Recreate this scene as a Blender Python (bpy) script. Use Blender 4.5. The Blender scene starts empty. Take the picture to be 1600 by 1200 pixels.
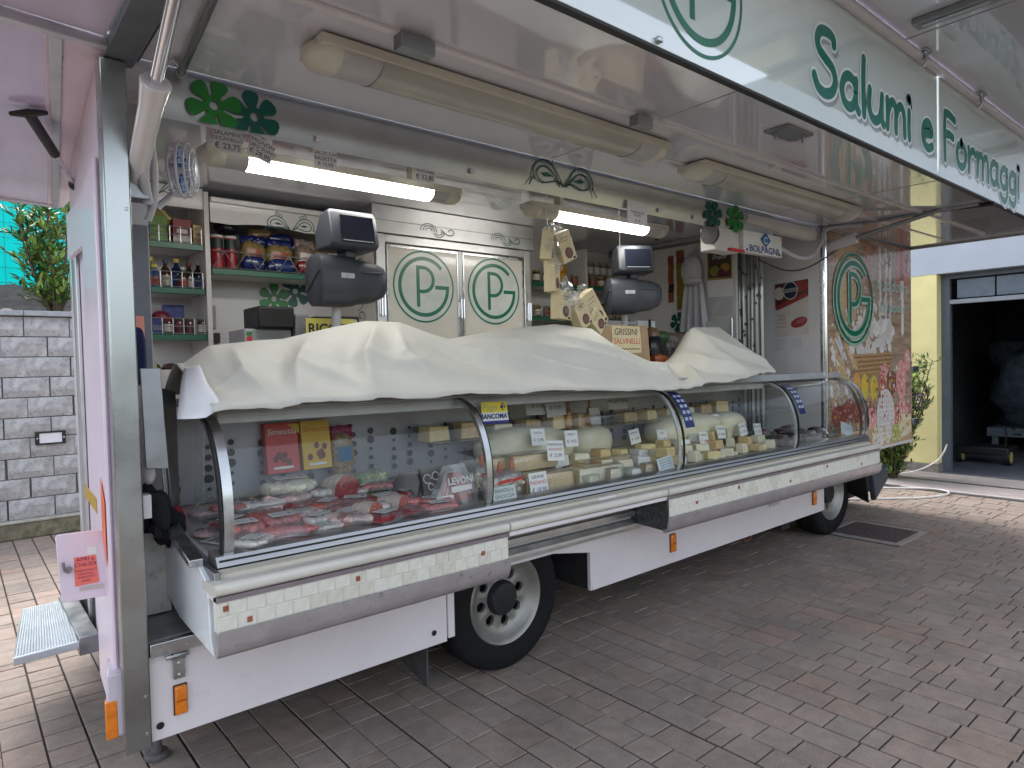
import bpy, bmesh, math, random
from mathutils import Vector, Matrix, noise
random.seed(7)
sc = bpy.context.scene
rad = math.radians

# ------------------------------------------------------------ camera, sky, sun, exposure
cam = bpy.data.cameras.new('camera')
cam.sensor_width = 36; cam.lens = 23.506; cam.clip_start = .02; cam.clip_end = 3000
camo = bpy.data.objects.new('camera', cam); sc.collection.objects.link(camo); sc.camera = camo
def cam_axes(yaw, pit, roll):
    f = Vector((math.cos(yaw)*math.cos(pit), math.sin(yaw)*math.cos(pit), math.sin(pit)))
    r = f.cross(Vector((0, 0, 1))).normalized(); u = r.cross(f)
    c, s = math.cos(roll), math.sin(roll)
    return c*r+s*u, c*u-s*r, f
r_, u_, f_ = cam_axes(rad(49.955), rad(-1.644), rad(-1.3526))
CAM = Vector((-.52, -2.8, 1.7))
camo.matrix_world = Matrix.Translation(CAM) @ Matrix((r_, u_, -f_)).transposed().to_4x4()

world = bpy.data.worlds.new('World'); sc.world = world; world.use_nodes = True
nt = world.node_tree
sky = nt.nodes.new('ShaderNodeTexSky'); sky.sky_type = 'NISHITA'; sky.sun_disc = False
SUN_EL, SUN_AZ = 62, 8          # elevation, compass direction the light comes from (degrees from +Y, clockwise)
sky.sun_elevation = rad(SUN_EL); sky.sun_rotation = rad(SUN_AZ); sky.dust_density = 3; sky.air_density = 1.0; sky.ozone_density = 1
bgn = nt.nodes['Background']; bgn.inputs[1].default_value = .15
hs_ = nt.nodes.new('ShaderNodeHueSaturation'); hs_.inputs['Saturation'].default_value = .45      # thin bright overcast
nt.links.new(sky.outputs[0], hs_.inputs['Color']); nt.links.new(hs_.outputs[0], bgn.inputs[0])
sl = bpy.data.lights.new('sun', 'SUN'); sl.energy = .5; sl.angle = rad(22); sl.color = (1, .97, .92)
so = bpy.data.objects.new('sun', sl); sc.collection.objects.link(so)
d = Vector((math.sin(rad(SUN_AZ))*math.cos(rad(SUN_EL)), math.cos(rad(SUN_AZ))*math.cos(rad(SUN_EL)), math.sin(rad(SUN_EL))))
so.rotation_euler = d.to_track_quat('Z', 'Y').to_euler(); so.location = (0, 0, 12)
sc.view_settings.view_transform = 'Standard'; sc.view_settings.look = 'None'
sc.view_settings.exposure = 1.8; sc.view_settings.gamma = 1; sc.view_settings.use_curve_mapping = False
sc.cycles.max_bounces = 7; sc.cycles.transparent_max_bounces = 16
sc.cycles.sample_clamp_indirect = 6; sc.cycles.caustics_reflective = False; sc.cycles.caustics_refractive = False

# ------------------------------------------------------------ materials
MATS = {}
def M(name, col, rough=.5, metal=0, var=.08, scale=9, bump=0, bscale=60, coat=0, spec=.5, wear=None, rvar=0, cior=0):
    if name in MATS: return MATS[name]
    m = bpy.data.materials.new(name); m.use_nodes = True; MATS[name] = m
    n = m.node_tree.nodes; L = m.node_tree.links; b = n['Principled BSDF']
    b.inputs['Roughness'].default_value = rough; b.inputs['Metallic'].default_value = metal
    b.inputs['Specular IOR Level'].default_value = spec; b.inputs['Coat Weight'].default_value = coat
    b.inputs['Base Color'].default_value = (*col, 1)
    if cior: b.inputs['Coat IOR'].default_value = cior
    tc = n.new('ShaderNodeTexCoord')
    if var:
        t = n.new('ShaderNodeTexNoise'); t.inputs['Scale'].default_value = scale; t.inputs['Detail'].default_value = 6
        L.new(tc.outputs['Object'], t.inputs['Vector'])
        r = n.new('ShaderNodeMapRange'); r.inputs[1].default_value = .3; r.inputs[2].default_value = .7
        r.inputs[3].default_value = 1-var; r.inputs[4].default_value = 1+var
        L.new(t.outputs['Fac'], r.inputs[0])
        x = n.new('ShaderNodeVectorMath'); x.operation = 'SCALE'; x.inputs[0].default_value = col
        L.new(r.outputs[0], x.inputs['Scale'])
        out = x.outputs[0]
        if wear:
            w = n.new('ShaderNodeTexNoise'); w.inputs['Scale'].default_value = wear[1]; w.inputs['Detail'].default_value = 8
            w.inputs['Roughness'].default_value = .7
            L.new(tc.outputs['Object'], w.inputs['Vector'])
            wr = n.new('ShaderNodeMapRange'); wr.inputs[1].default_value = wear[2]; wr.inputs[2].default_value = wear[2]+.12
            wr.inputs[4].default_value = wear[3]
            L.new(w.outputs['Fac'], wr.inputs[0])
            mx = n.new('ShaderNodeMix'); mx.data_type = 'RGBA'; mx.inputs['B'].default_value = (*wear[0], 1)
            L.new(wr.outputs[0], mx.inputs['Factor']); L.new(out, mx.inputs['A']); out = mx.outputs['Result']
        L.new(out, b.inputs['Base Color'])
        if rvar:
            rr = n.new('ShaderNodeMapRange'); rr.inputs[1].default_value = .3; rr.inputs[2].default_value = .7
            rr.inputs[3].default_value = max(.02, rough-rvar); rr.inputs[4].default_value = rough+rvar
            L.new(t.outputs['Fac'], rr.inputs[0]); L.new(rr.outputs[0], b.inputs['Roughness'])
    if bump:
        t2 = n.new('ShaderNodeTexNoise'); t2.inputs['Scale'].default_value = bscale; t2.inputs['Detail'].default_value = 5
        L.new(tc.outputs['Object'], t2.inputs['Vector'])
        bp = n.new('ShaderNodeBump'); bp.inputs['Strength'].default_value = bump; bp.inputs['Distance'].default_value = .01
        L.new(t2.outputs['Fac'], bp.inputs['Height']); L.new(bp.outputs[0], b.inputs['Normal'])
    return m
def clear(name, tint, gloss=.08, rough=.02, opac=0.0):
    m = bpy.data.materials.new(name); m.use_nodes = True; MATS[name] = m
    n = m.node_tree.nodes; L = m.node_tree.links; n.remove(n['Principled BSDF']); o = n['Material Output']
    t = n.new('ShaderNodeBsdfTransparent'); t.inputs[0].default_value = (*tint, 1)
    g = n.new('ShaderNodeBsdfGlossy'); g.inputs['Roughness'].default_value = rough
    f = n.new('ShaderNodeLayerWeight'); f.inputs[0].default_value = .5
    p_ = n.new('ShaderNodeMath'); p_.operation = 'POWER'; p_.inputs[1].default_value = 4.0; L.new(f.outputs['Facing'], p_.inputs[0])
    a = n.new('ShaderNodeMath'); a.operation = 'MULTIPLY_ADD'; a.inputs[1].default_value = .8; a.inputs[2].default_value = gloss; a.use_clamp = True
    L.new(p_.outputs[0], a.inputs[0])
    mx = n.new('ShaderNodeMixShader'); L.new(a.outputs[0], mx.inputs[0]); L.new(t.outputs[0], mx.inputs[1]); L.new(g.outputs[0], mx.inputs[2])
    if opac:
        d_ = n.new('ShaderNodeBsdfDiffuse'); d_.inputs[0].default_value = (.75, .76, .78, 1)
        m2 = n.new('ShaderNodeMixShader'); m2.inputs[0].default_value = opac
        L.new(mx.outputs[0], m2.inputs[1]); L.new(d_.outputs[0], m2.inputs[2]); mx = m2
    L.new(mx.outputs[0], o.inputs[0]); return m
def emit(name, col, s):
    m = bpy.data.materials.new(name); m.use_nodes = True; MATS[name] = m
    b = m.node_tree.nodes['Principled BSDF']
    b.inputs['Base Color'].default_value = (.9, .9, .9, 1); b.inputs['Emission Color'].default_value = (*col, 1); b.inputs['Emission Strength'].default_value = s
    return m
GLASS = clear('glass', (.965, .985, .975), .045)
FILM = clear('plastic_film', (.965, .97, .97), .1, .12, .12)
WHITE = M('white_enamel', (.74, .72, .72), .18, var=.04, scale=3, coat=.4)
CEIL = M('ceiling_enamel', (.66, .675, .73), .1, var=.05, scale=2, coat=1, cior=1.75, bump=.012, bscale=3, wear=((.5, .48, .48), 5, .62, .35))
PINK = M('pink_enamel', (.76, .65, .74), .34, var=.05, scale=3, coat=.12, wear=((.55, .45, .52), 7, .66, .4))
SKIRT = M('skirt_paint', (.74, .695, .71), .32, var=.05, scale=3, wear=((.42, .38, .36), 6, .58, .32))
STEEL = M('stainless_steel', (.5, .52, .52), .28, 1, var=.12, scale=14, rvar=.1)
DSTEEL = M('dull_steel', (.3, .31, .32), .42, 1, var=.15, scale=12, rvar=.1)
ALU = M('satin_aluminium', (.6, .6, .6), .38, 1, var=.1, scale=8, rvar=.08)
CHROME = M('chrome', (.8, .8, .82), .07, 1, var=0)
BLACK = M('black_plastic', (.009, .009, .01), .5, var=.2)
RUBBER = M('tyre_rubber', (.009, .009, .01), .85, spec=.25, var=.25, bump=.3, bscale=120)
GREEN = M('green_print', (.004, .16, .085), .3, var=.05)
TEAL = M('dark_green_print', (.002, .1, .075), .3, var=.05)
LIME = M('mid_green_print', (.02, .22, .035), .3, var=.05)
INK = M('black_ink', (.015, .015, .02), .6, var=0)
RED = M('red_ink', (.55, .02, .025), .45, var=.05)
BLUE = M('blue_ink', (.012, .03, .22), .4, var=.05)
SKYB = M('sky_blue_print', (.04, .32, .62), .4, var=.05)
CARD = M('white_card', (.76, .77, .76), .55, var=.05)
YELL = M('yellow_card', (.8, .62, .03), .5, var=.05)
CREAM = M('cream_card', (.72, .62, .38), .55, var=.08)
KRAFT = M('cardboard', (.42, .29, .17), .75, var=.1)
CLOTH = M('cover_vinyl', (.62, .61, .54), .58, var=.05, scale=4, bump=.08, bscale=25, wear=((.5, .46, .36), 4, .62, .4))
GREY = M('scale_plastic', (.05, .057, .07), .42, var=.08)
SHELFG = M('green_shelf_edge', (.004, .11, .055), .35, var=.1)
AMBER = M('amber_lens', (.75, .2, .01), .15, var=.15, scale=40, coat=.6)

# ------------------------------------------------------------ mesh building
COL = sc.collection
OFF = {}
def tag(o, label, cat, group=None):
    o['label'] = label; o['category'] = cat
    if group: o['group'] = group
    return o
def root(name, label, cat, loc=(0, 0, 0), rz=0, group=None, rot=None):
    o = bpy.data.objects.new(name, None); COL.objects.link(o); o.location = loc
    o.rotation_euler = rot or (0, 0, rz); o.empty_display_size = .1
    OFF[o.name] = Vector(loc); return tag(o, label, cat, group)
class Fr:                                      # flat frame: a right, b up, h out of the face
    def __init__(s, o, u=(1, 0, 0), v=(0, 0, 1)):
        s.o = Vector(o); s.u = Vector(u).normalized(); s.v = Vector(v).normalized(); s.n = s.u.cross(s.v)
    def __call__(s, a, b, h=0): return s.o+s.u*a+s.v*b+s.n*h
def facing_x(o): return Fr(o, (0, -1, 0), (0, 0, 1))      # looks towards -X
class MB:
    def __init__(s): s.v = []; s.f = []; s.m = []
    def add(s, vs, fs, m=0):
        k = len(s.v); s.v += [Vector(p) for p in vs]
        for f in fs: s.f.append([i+k for i in f]); s.m.append(m)
        return s
    def box(s, x0, x1, y0, y1, z0, z1, m=0):
        return s.add([(x, y, z) for z in (z0, z1) for y in (y0, y1) for x in (x0, x1)],
                     [(0, 2, 3, 1), (4, 5, 7, 6), (0, 1, 5, 4), (2, 6, 7, 3), (0, 4, 6, 2), (1, 3, 7, 5)], m)
    def prism(s, fr, poly, h0, h1, m=0, ms=None):
        n = len(poly); vs = [fr(a, b, h0) for a, b in poly]+[fr(a, b, h1) for a, b in poly]
        s.add(vs, [list(range(n))[::-1]], m); k = len(s.v)-2*n
        for f in [list(range(n, 2*n))]: s.f.append([i+k for i in f]); s.m.append(m)
        for i in range(n):
            j = (i+1) % n; s.f.append([k+i, k+j, k+n+j, k+n+i]); s.m.append(m if ms is None else ms)
        return s
    def flat(s, fr, poly, h=.001, m=0):
        return s.add([fr(a, b, h) for a, b in poly], [list(range(len(poly)))], m)
    def disc(s, fr, c, ra, rb=None, h=.001, m=0, n=24, rot=0):
        rb = rb or ra; cr, sr = math.cos(rot), math.sin(rot); P = []
        for i in range(n):
            t = 2*math.pi*i/n; x, y = ra*math.cos(t), rb*math.sin(t); P.append((c[0]+x*cr-y*sr, c[1]+x*sr+y*cr))
        return s.flat(fr, P, h, m)
    def ribbon(s, fr, pts, w, h=.001, m=0, closed=False, cap=True):
        pts = [Vector((p[0], p[1])) for p in pts]; n = len(pts); ws = w if isinstance(w, (list, tuple)) else [w]*n; vs = []
        for i, p in enumerate(pts):
            a = pts[(i-1) % n] if (closed or i > 0) else p; b = pts[(i+1) % n] if (closed or i < n-1) else p
            d1 = (p-a) if (p-a).length > 1e-9 else (b-p); d2 = (b-p) if (b-p).length > 1e-9 else (p-a)
            t = (d1.normalized()+d2.normalized())
            t = t.normalized() if t.length > 1e-6 else d1.normalized()
            nn = Vector((-t.y, t.x)); k = ws[i]/2/max(.5, abs(nn.dot(Vector((-d2.y, d2.x)).normalized())))
            vs += [fr(*(p+nn*k), h), fr(*(p-nn*k), h)]
        s.add(vs, [(2*i, 2*i+1, 2*((i+1) % n)+1, 2*((i+1) % n)) for i in range(n if closed else n-1)], m)
        if cap and not closed:
            for p, ww in ((pts[0], ws[0]), (pts[-1], ws[-1])): s.disc(fr, p, ww/2, h=h+.0003, m=m, n=12)
        return s
    def tube(s, pts, r, seg=8, m=0, cap=True):
        pts = [Vector(p) for p in pts]; n = len(pts); rs = r if isinstance(r, (list, tuple)) else [r]*n
        k = len(s.v); up = None
        for i, p in enumerate(pts):
            t = (pts[min(i+1, n-1)]-pts[max(i-1, 0)]).normalized()
            if up is None: up = Vector((0, 0, 1)) if abs(t.z) < .9 else Vector((1, 0, 0))
            a = t.cross(up).normalized(); b = a.cross(t).normalized(); up = b
            for j in range(seg):
                q = 2*math.pi*j/seg; s.v.append(p+a*math.cos(q)*rs[i]+b*math.sin(q)*rs[i])
        for i in range(n-1):
            for j in range(seg):
                j2 = (j+1) % seg; s.f.append([k+i*seg+j, k+i*seg+j2, k+(i+1)*seg+j2, k+(i+1)*seg+j]); s.m.append(m)
        if cap:
            s.f.append([k+j for j in range(seg)][::-1]); s.m.append(m)
            s.f.append([k+(n-1)*seg+j for j in range(seg)]); s.m.append(m)
        return s
    def lathe(s, prof, seg=16, mat=None, m=0, ms=None, caps=True):
        mat = mat or Matrix(); k = len(s.v); n = len(prof)
        for r, z in prof:
            for j in range(seg):
                q = 2*math.pi*j/seg; s.v.append(mat @ Vector((r*math.cos(q), r*math.sin(q), z)))
        for i in range(n-1):
            for j in range(seg):
                j2 = (j+1) % seg; s.f.append([k+i*seg+j, k+i*seg+j2, k+(i+1)*seg+j2, k+(i+1)*seg+j]); s.m.append(ms[i] if ms else m)
        if not caps: return s
        if prof[0][0] > 1e-6: s.f.append([k+j for j in range(seg)][::-1]); s.m.append(ms[0] if ms else m)
        if prof[-1][0] > 1e-6: s.f.append([k+(n-1)*seg+j for j in range(seg)]); s.m.append(ms[-1] if ms else m)
        return s
    def blob(s, c, rx, ry, rz, e=2.0, amp=0, fs=4, seg=14, rings=9, m=0, mat=None, seed=0):
        mat = mat or Matrix(); k = len(s.v); c = Vector(c)
        pw = lambda t: math.copysign(abs(t)**(2/e), t)
        for i in range(rings+1):
            ph = -math.pi/2+math.pi*i/rings
            for j in range(seg):
                th = 2*math.pi*j/seg
                p = Vector((rx*pw(math.cos(ph))*pw(math.cos(th)), ry*pw(math.cos(ph))*pw(math.sin(th)), rz*pw(math.sin(ph))))
                if amp: p *= 1+amp*noise.noise(p*fs+Vector((seed*3.1, 1.7, seed)))
                s.v.append(mat @ p+c)
        for i in range(rings):
            for j in range(seg):
                j2 = (j+1) % seg; s.f.append([k+i*seg+j, k+i*seg+j2, k+(i+1)*seg+j2, k+(i+1)*seg+j]); s.m.append(m)
        return s
    def mesh(s, name, mats, off=Vector(), smooth=35, merge=False):
        me = bpy.data.meshes.new(name); me.from_pydata([p-off for p in s.v], [], s.f); me.update()
        for m in (mats if isinstance(mats, (list, tuple)) else [mats]): me.materials.append(m)
        me.polygons.foreach_set('material_index', s.m)
        if merge:
            b = bmesh.new(); b.from_mesh(me); bmesh.ops.remove_doubles(b, verts=b.verts, dist=1e-5); b.to_mesh(me); b.free()
        if smooth:
            me.polygons.foreach_set('use_smooth', [True]*len(me.polygons)); me.set_sharp_from_angle(angle=rad(smooth))
        me.update(); return me
    def build(s, name, mats, parent=None, bevel=0, smooth=35, local=False, thick=0, loc=None, merge=False):
        if parent is None:
            if loc is None:
                xs = [p.x for p in s.v]; ys = [p.y for p in s.v]; zs = [p.z for p in s.v]
                loc = Vector(((min(xs)+max(xs))/2, (min(ys)+max(ys))/2, min(zs)))
            off = Vector(loc)
        else: off = Vector() if local else OFF[parent.name]
        o = bpy.data.objects.new(name, s.mesh(name, mats, off, smooth, merge)); COL.objects.link(o)
        if parent is None: o.location = off
        else: o.parent = parent
        OFF[o.name] = off
        if thick:
            q = o.modifiers.new('thickness', 'SOLIDIFY'); q.thickness = thick; q.offset = 0
        if bevel:
            q = o.modifiers.new('edge', 'BEVEL'); q.width = bevel; q.segments = 2; q.limit_method = 'ANGLE'; q.angle_limit = rad(40)
        return o
def box(name, x0, x1, y0, y1, z0, z1, mat, parent=None, bevel=.003, local=False):
    return MB().box(x0, x1, y0, y1, z0, z1).build(name, mat, parent, bevel, local=local)
def tube(name, pts, r, mat, parent=None, seg=8, local=False):
    return MB().tube(pts, r, seg).build(name, mat, parent, local=local, smooth=50)
def struct(o): o['kind'] = 'structure'; return o
def stuff(o): o['kind'] = 'stuff'; return o
def bez(P, n=10):
    out = []
    for i in range(0, len(P)-3, 3):
        a, b, c, d_ = [Vector(p) for p in P[i:i+4]]
        for k in range(n+(i+4 >= len(P))):
            t = k/n; out.append(a*(1-t)**3+b*3*t*(1-t)**2+c*3*t*t*(1-t)+d_*t**3)
    return out
def spline(pts, n=6):
    P = [Vector(p) for p in pts]; out = []
    for i in range(len(P)-1):
        a = P[max(i-1, 0)]; b = P[i]; c = P[i+1]; d_ = P[min(i+2, len(P)-1)]
        for k in range(n):
            t = k/n; out.append(.5*((2*b)+(c-a)*t+(2*a-5*b+4*c-d_)*t*t+(3*b-a-3*c+d_)*t**3))
    out.append(P[-1]); return out
def arc(cx, cy, ra, rb, a0, a1, n=24):
    return [(cx+ra*math.cos(rad(a0+(a1-a0)*i/n)), cy+rb*math.sin(rad(a0+(a1-a0)*i/n))) for i in range(n+1)]
def interp(x, P):
    if x <= P[0][0]: return P[0][1]
    for (a, b), (c, d_) in zip(P, P[1:]):
        if x <= c: return b+(d_-b)*(x-a)/max(c-a, 1e-9)
    return P[-1][1]
def copy_tree(o, parent=None):
    c = o.copy(); COL.objects.link(c); c.parent = parent; OFF[c.name] = OFF.get(o.name, Vector())
    for ch in list(o.children): copy_tree(ch, c)
    return c
FONTDEP = None
def text(name, body, fr, a, b, size, mat, parent, h=.0015, align='CENTER', sx=1, shear=0, local=False, rot=0, bold=0):
    cu = bpy.data.curves.new('t', 'FONT'); cu.body = body; cu.size = size; cu.align_x = align; cu.align_y = 'CENTER'
    cu.shear = shear; cu.resolution_u = 3; cu.offset = bold; cu.space_line = .85
    to = bpy.data.objects.new('t', cu); COL.objects.link(to)
    dg = bpy.context.evaluated_depsgraph_get(); me = bpy.data.meshes.new_from_object(to.evaluated_get(dg))
    bpy.data.objects.remove(to); cr, sr = math.cos(rot), math.sin(rot)
    off = Vector() if local else OFF[parent.name]
    for v in me.vertices:
        x, y = v.co.x*sx, v.co.y; v.co = fr(a+x*cr-y*sr, b+x*sr+y*cr, h)-off
    me.materials.clear(); me.materials.append(mat); me.name = name
    o = bpy.data.objects.new(name, me); COL.objects.link(o); o.parent = parent; OFF[o.name] = off
    return o
def flower(mb, fr, c, r, m, h, ph=0, petals=6, hole=True, clip=None, asp=1):
    # petals are separate rounded clubs, the middle ring joins them
    for k in range(petals):
        t = ph+2*math.pi*k/petals; dx, dy = math.cos(t), math.sin(t); P = []
        prof = [(.22, .13), (.42, .17), (.6, .27), (.78, .325), (.92, .27), (1, .12)]
        L_ = [(a, w) for a, w in prof]+[(a, -w) for a, w in reversed(prof)]
        for a, w in L_:
            x = c[0]+asp*r*(a*dx-w*dy); y = c[1]+r*(a*dy+w*dx)
            if clip: y = min(max(y, clip[0]), clip[1])
            P.append((x, y))
        mb.flat(fr, P, h+.0001*k, m)
    mb.ribbon(fr, [(c[0]+asp*.27*r*math.cos(t*math.pi/10), c[1]+.27*r*math.sin(t*math.pi/10)) for t in range(20)], .2*r, h+.001, m, closed=True)
def logo(mb, fr, c, R, m, h=.002, w=1):
    O = lambda P: [(c[0]+R*x, c[1]+R*y) for x, y in P]
    mb.ribbon(fr, O(arc(0, 0, .97, .97, 0, 360, 64)[:-1]), .05*R*w, h, m, closed=True)
    mb.ribbon(fr, O(arc(0, 0, .78, .78, 42, 354, 48)+[(.78, 0), (.36, 0)]), .105*R*w, h, m, cap=False)
    mb.ribbon(fr, O([(-.2, -.56), (-.2, .58)]), .105*R*w, h+.0004, m, cap=False)
    mb.ribbon(fr, O([(-.2, .53), (-.05, .53)]+arc(-.03, .2, .33, .33, 88, -88, 16)+[(-.05, -.13), (-.2, -.13)]), .1*R*w, h+.0008, m, cap=False)
def scroll(mb, fr, c, s, m, h, flip=1, w=.006):
    Q = lambda P: [(c[0]+flip*s*x, c[1]+s*y) for x, y in P]
    mb.ribbon(fr, Q(bez([(0, 0), (.4, .15), (.6, .75), (1.1, .75), (1.7, .7), (1.8, 0), (1.1, .02), (.7, .05), (.4, .35), (0, .05)], 8)), w, h, m)
    mb.ribbon(fr, Q(bez([(.05, .1), (.4, .6), (.5, .9), (1.0, 1.0), (1.7, 1.05), (1.95, .4), (1.75, .1)], 8)), w, h+.0003, m)
    mb.ribbon(fr, Q(bez([(1.75, .2), (1.9, .05), (2.0, -.1), (2.05, -.2)], 5)), w, h+.0006, m)
    mb.flat(fr, Q([(.6, .35), (.95, .5), (1.3, .42), (1.0, .3)]), h, m)
    mb.ribbon(fr, Q(arc(.75, 1.05, .13, .15, -60, 230, 10)), w*.8, h+.0005, m)
    mb.ribbon(fr, Q(arc(1.05, 1.2, .1, .12, -80, 200, 10)), w*.8, h+.0005, m)

# ============================================================ THE SETTING
def paver_material():
    m = bpy.data.materials.new('concrete_paver'); m.use_nodes = True
    n = m.node_tree.nodes; L = m.node_tree.links; b = n['Principled BSDF']; b.inputs['Roughness'].default_value = .82
    oi = n.new('ShaderNodeObjectInfo'); ge = n.new('ShaderNodeNewGeometry')
    ad = n.new('ShaderNodeMath'); ad.operation = 'ADD'; L.new(oi.outputs['Random'], ad.inputs[0]); L.new(ge.outputs['Random Per Island'], ad.inputs[1])
    fr_ = n.new('ShaderNodeMath'); fr_.operation = 'FRACT'; L.new(ad.outputs[0], fr_.inputs[0])
    cr = n.new('ShaderNodeValToRGB'); L.new(fr_.outputs[0], cr.inputs[0])
    cols = [(0, (0.257, 0.203, 0.167)), (.16, (0.248, 0.207, 0.176)), (.34, (0.293, 0.234, 0.198)), (.5, (0.239, 0.203, 0.175)), (.64, (0.275, 0.218, 0.180)), (.8, (0.261, 0.218, 0.184)), (.95, (0.302, 0.221, 0.180)), (1, (0.288, 0.234, 0.198))]
    while len(cr.color_ramp.elements) < len(cols): cr.color_ramp.elements.new(.5)
    for e, (p, c) in zip(cr.color_ramp.elements, cols): e.position = p; e.color = (*c, 1)
    pos = ge.outputs['Position']
    t1 = n.new('ShaderNodeTexNoise'); t1.inputs['Scale'].default_value = 2.2; t1.inputs['Detail'].default_value = 4; L.new(pos, t1.inputs['Vector'])
    t2 = n.new('ShaderNodeTexNoise'); t2.inputs['Scale'].default_value = 160; t2.inputs['Detail'].default_value = 3; L.new(pos, t2.inputs['Vector'])
    t3 = n.new('ShaderNodeTexNoise'); t3.inputs['Scale'].default_value = 14; t3.inputs['Detail'].default_value = 5; L.new(pos, t3.inputs['Vector'])
    def mr(src, lo, hi):
        r = n.new('ShaderNodeMapRange'); r.inputs[1].default_value = .3; r.inputs[2].default_value = .7; r.inputs[3].default_value = lo; r.inputs[4].default_value = hi
        L.new(src, r.inputs[0]); return r.outputs[0]
    def mul(a, b_):
        q = n.new('ShaderNodeMath'); q.operation = 'MULTIPLY'; L.new(a, q.inputs[0]); L.new(b_, q.inputs[1]); return q.outputs[0]
    f = mul(mul(mr(t1.outputs['Fac'], .85, 1.12), mr(t2.outputs['Fac'], .8, 1.2)), mr(t3.outputs['Fac'], .86, 1.1))
    # warm rust blush inside some pavers
    mx = n.new('ShaderNodeMix'); mx.data_type = 'RGBA'; mx.inputs['B'].default_value = (.31, .22, .175, 1)
    r3 = n.new('ShaderNodeMapRange'); r3.inputs[1].default_value = .55; r3.inputs[2].default_value = .75; r3.inputs[4].default_value = .5
    t4 = n.new('ShaderNodeTexNoise'); t4.inputs['Scale'].default_value = 5; L.new(pos, t4.inputs['Vector']); L.new(t4.outputs['Fac'], r3.inputs[0])
    L.new(r3.outputs[0], mx.inputs['Factor']); L.new(cr.outputs[0], mx.inputs['A'])
    sc_ = n.new('ShaderNodeVectorMath'); sc_.operation = 'SCALE'; L.new(mx.outputs['Result'], sc_.inputs[0]); L.new(f, sc_.inputs['Scale'])
    L.new(sc_.outputs[0], b.inputs['Base Color'])
    bp = n.new('ShaderNodeBump'); bp.inputs['Strength'].default_value = .35; bp.inputs['Distance'].default_value = .003
    L.new(t2.outputs['Fac'], bp.inputs['Height']); L.new(bp.outputs[0], b.inputs['Normal'])
    return m
PAVER = paver_material()
JOINT = M('joint_sand', (.03, .027, .025), .95, var=.3, scale=30)
gs = MB(); G_ = 400
gs.add([(-G_, -G_, -.008), (G_, -G_, -.008), (G_, G_, -.008), (-G_, G_, -.008)], [(0, 1, 2, 3)])
ground = struct(gs.build('ground', JOINT, loc=(0, 0, -.008)))
W_ = .161
def paver_verts(x0, x1, y0, y1, dz, tilt=(0, 0)):
    g = .0043; c = .0022; x0 += g; x1 -= g; y0 += g; y1 -= g; cx, cy = (x0+x1)/2, (y0+y1)/2
    z = lambda x, y: dz+(x-cx)*tilt[0]+(y-cy)*tilt[1]
    v = [(x0, y0, -.03), (x1, y0, -.03), (x1, y1, -.03), (x0, y1, -.03)]
    v += [(x, y, z(x, y)-c) for x, y in ((x0, y0), (x1, y0), (x1, y1), (x0, y1))]
    v += [(x, y, z(x, y)) for x, y in ((x0+c, y0+c), (x1-c, y0+c), (x1-c, y1-c), (x0+c, y1-c))]
    f = [(8, 9, 10, 11)]
    for i in range(4):
        j = (i+1) % 4; f += [(i, j, 4+j, 4+i), (4+i, 4+j, 8+j, 8+i)]
    return v, f
PV = []
rng = random.Random(3)
MH = (5.93, 6.63, -.47, .25)                                   # manhole cut-out
for i in range(-26, 60):
    x0 = .08+i*W_; x1 = x0+W_; y = -5.2+rng.random()*.3; jog = rng.uniform(-.004, .004)
    if x1 > 8.93: break
    while y < 6.1:
        l = rng.choices((.082, .161, .242), (1, 1.7, 2.2))[0]
        segs = [(y, y+l)]
        if x1 > MH[0]+.06 and x0 < MH[1]-.06: segs = [(a, b) for a, b in ((y, min(y+l, MH[2]+.01)), (max(y, MH[3]-.01), y+l)) if b-a > .02]
        for sa, sb in segs:
            PV.append((x0+jog, x1+jog, sa, sb, rng.uniform(-.0018, .0018), (rng.uniform(-.008, .008), rng.uniform(-.008, .008))))
        y += l
def seen(p):
    c = Vector(((p[0]+p[1])/2, (p[2]+p[3])/2, 0))-CAM; d_ = c.dot(f_)
    if d_ < .5: return 0
    u, v = c.dot(r_)/d_, c.dot(u_)/d_
    if abs(u) > .78 or abs(v) > .59: return 0
    if .3 < p[0] < 7.2 and p[2] > .15 and p[2] < 2.2: return 0          # under the truck
    return (p[1]-p[0])*(p[3]-p[2])*1.7/d_**3
PV.sort(key=seen, reverse=True)
shared = {}
for k, p in enumerate(PV[:300]):
    l = p[3]-p[2]; key = (round(l, 3), k % 5)
    if key not in shared:
        mb = MB(); v, f = paver_verts(-W_/2, W_/2, -l/2, l/2, 0, p[5]); mb.add(v, f); shared[key] = mb.mesh('paver', PAVER, smooth=0)
    o = bpy.data.objects.new('paver', shared[key]); COL.objects.link(o); o.parent = ground
    o.location = ((p[0]+p[1])/2, (p[2]+p[3])/2, .008+p[4])
mb = MB()
for p in PV[300:]:
    v, f = paver_verts(*p); mb.add(v, f)
stuff(mb.build('paver_field', PAVER, ground, smooth=0))

CONC = M('concrete', (.3, .28, .26), .85, var=.15, scale=6, bump=.3, bscale=50)
apron = struct(box('garage_apron', 8.94, 9.56, -14, 6.05, -.028, .004, M('apron_concrete', (.33, .29, .28), .8, var=.1, bump=.2), bevel=0))
box('drain_channel', 9.56, 9.66, -14, 6.05, -.028, -.002, M('drain_iron', (.03, .03, .03), .7, var=.2), apron, 0)
box('apron_slab', 9.66, 10.3, -14, 6.05, -.028, .006, M('apron_slab_stone', (.3, .27, .26), .7, var=.1), apron, 0)
box('white_kerb_line', 8.9, 8.95, -14, .6, -.02, .008, M('kerb_white', (.5, .47, .45), .7), apron, 0)

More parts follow.
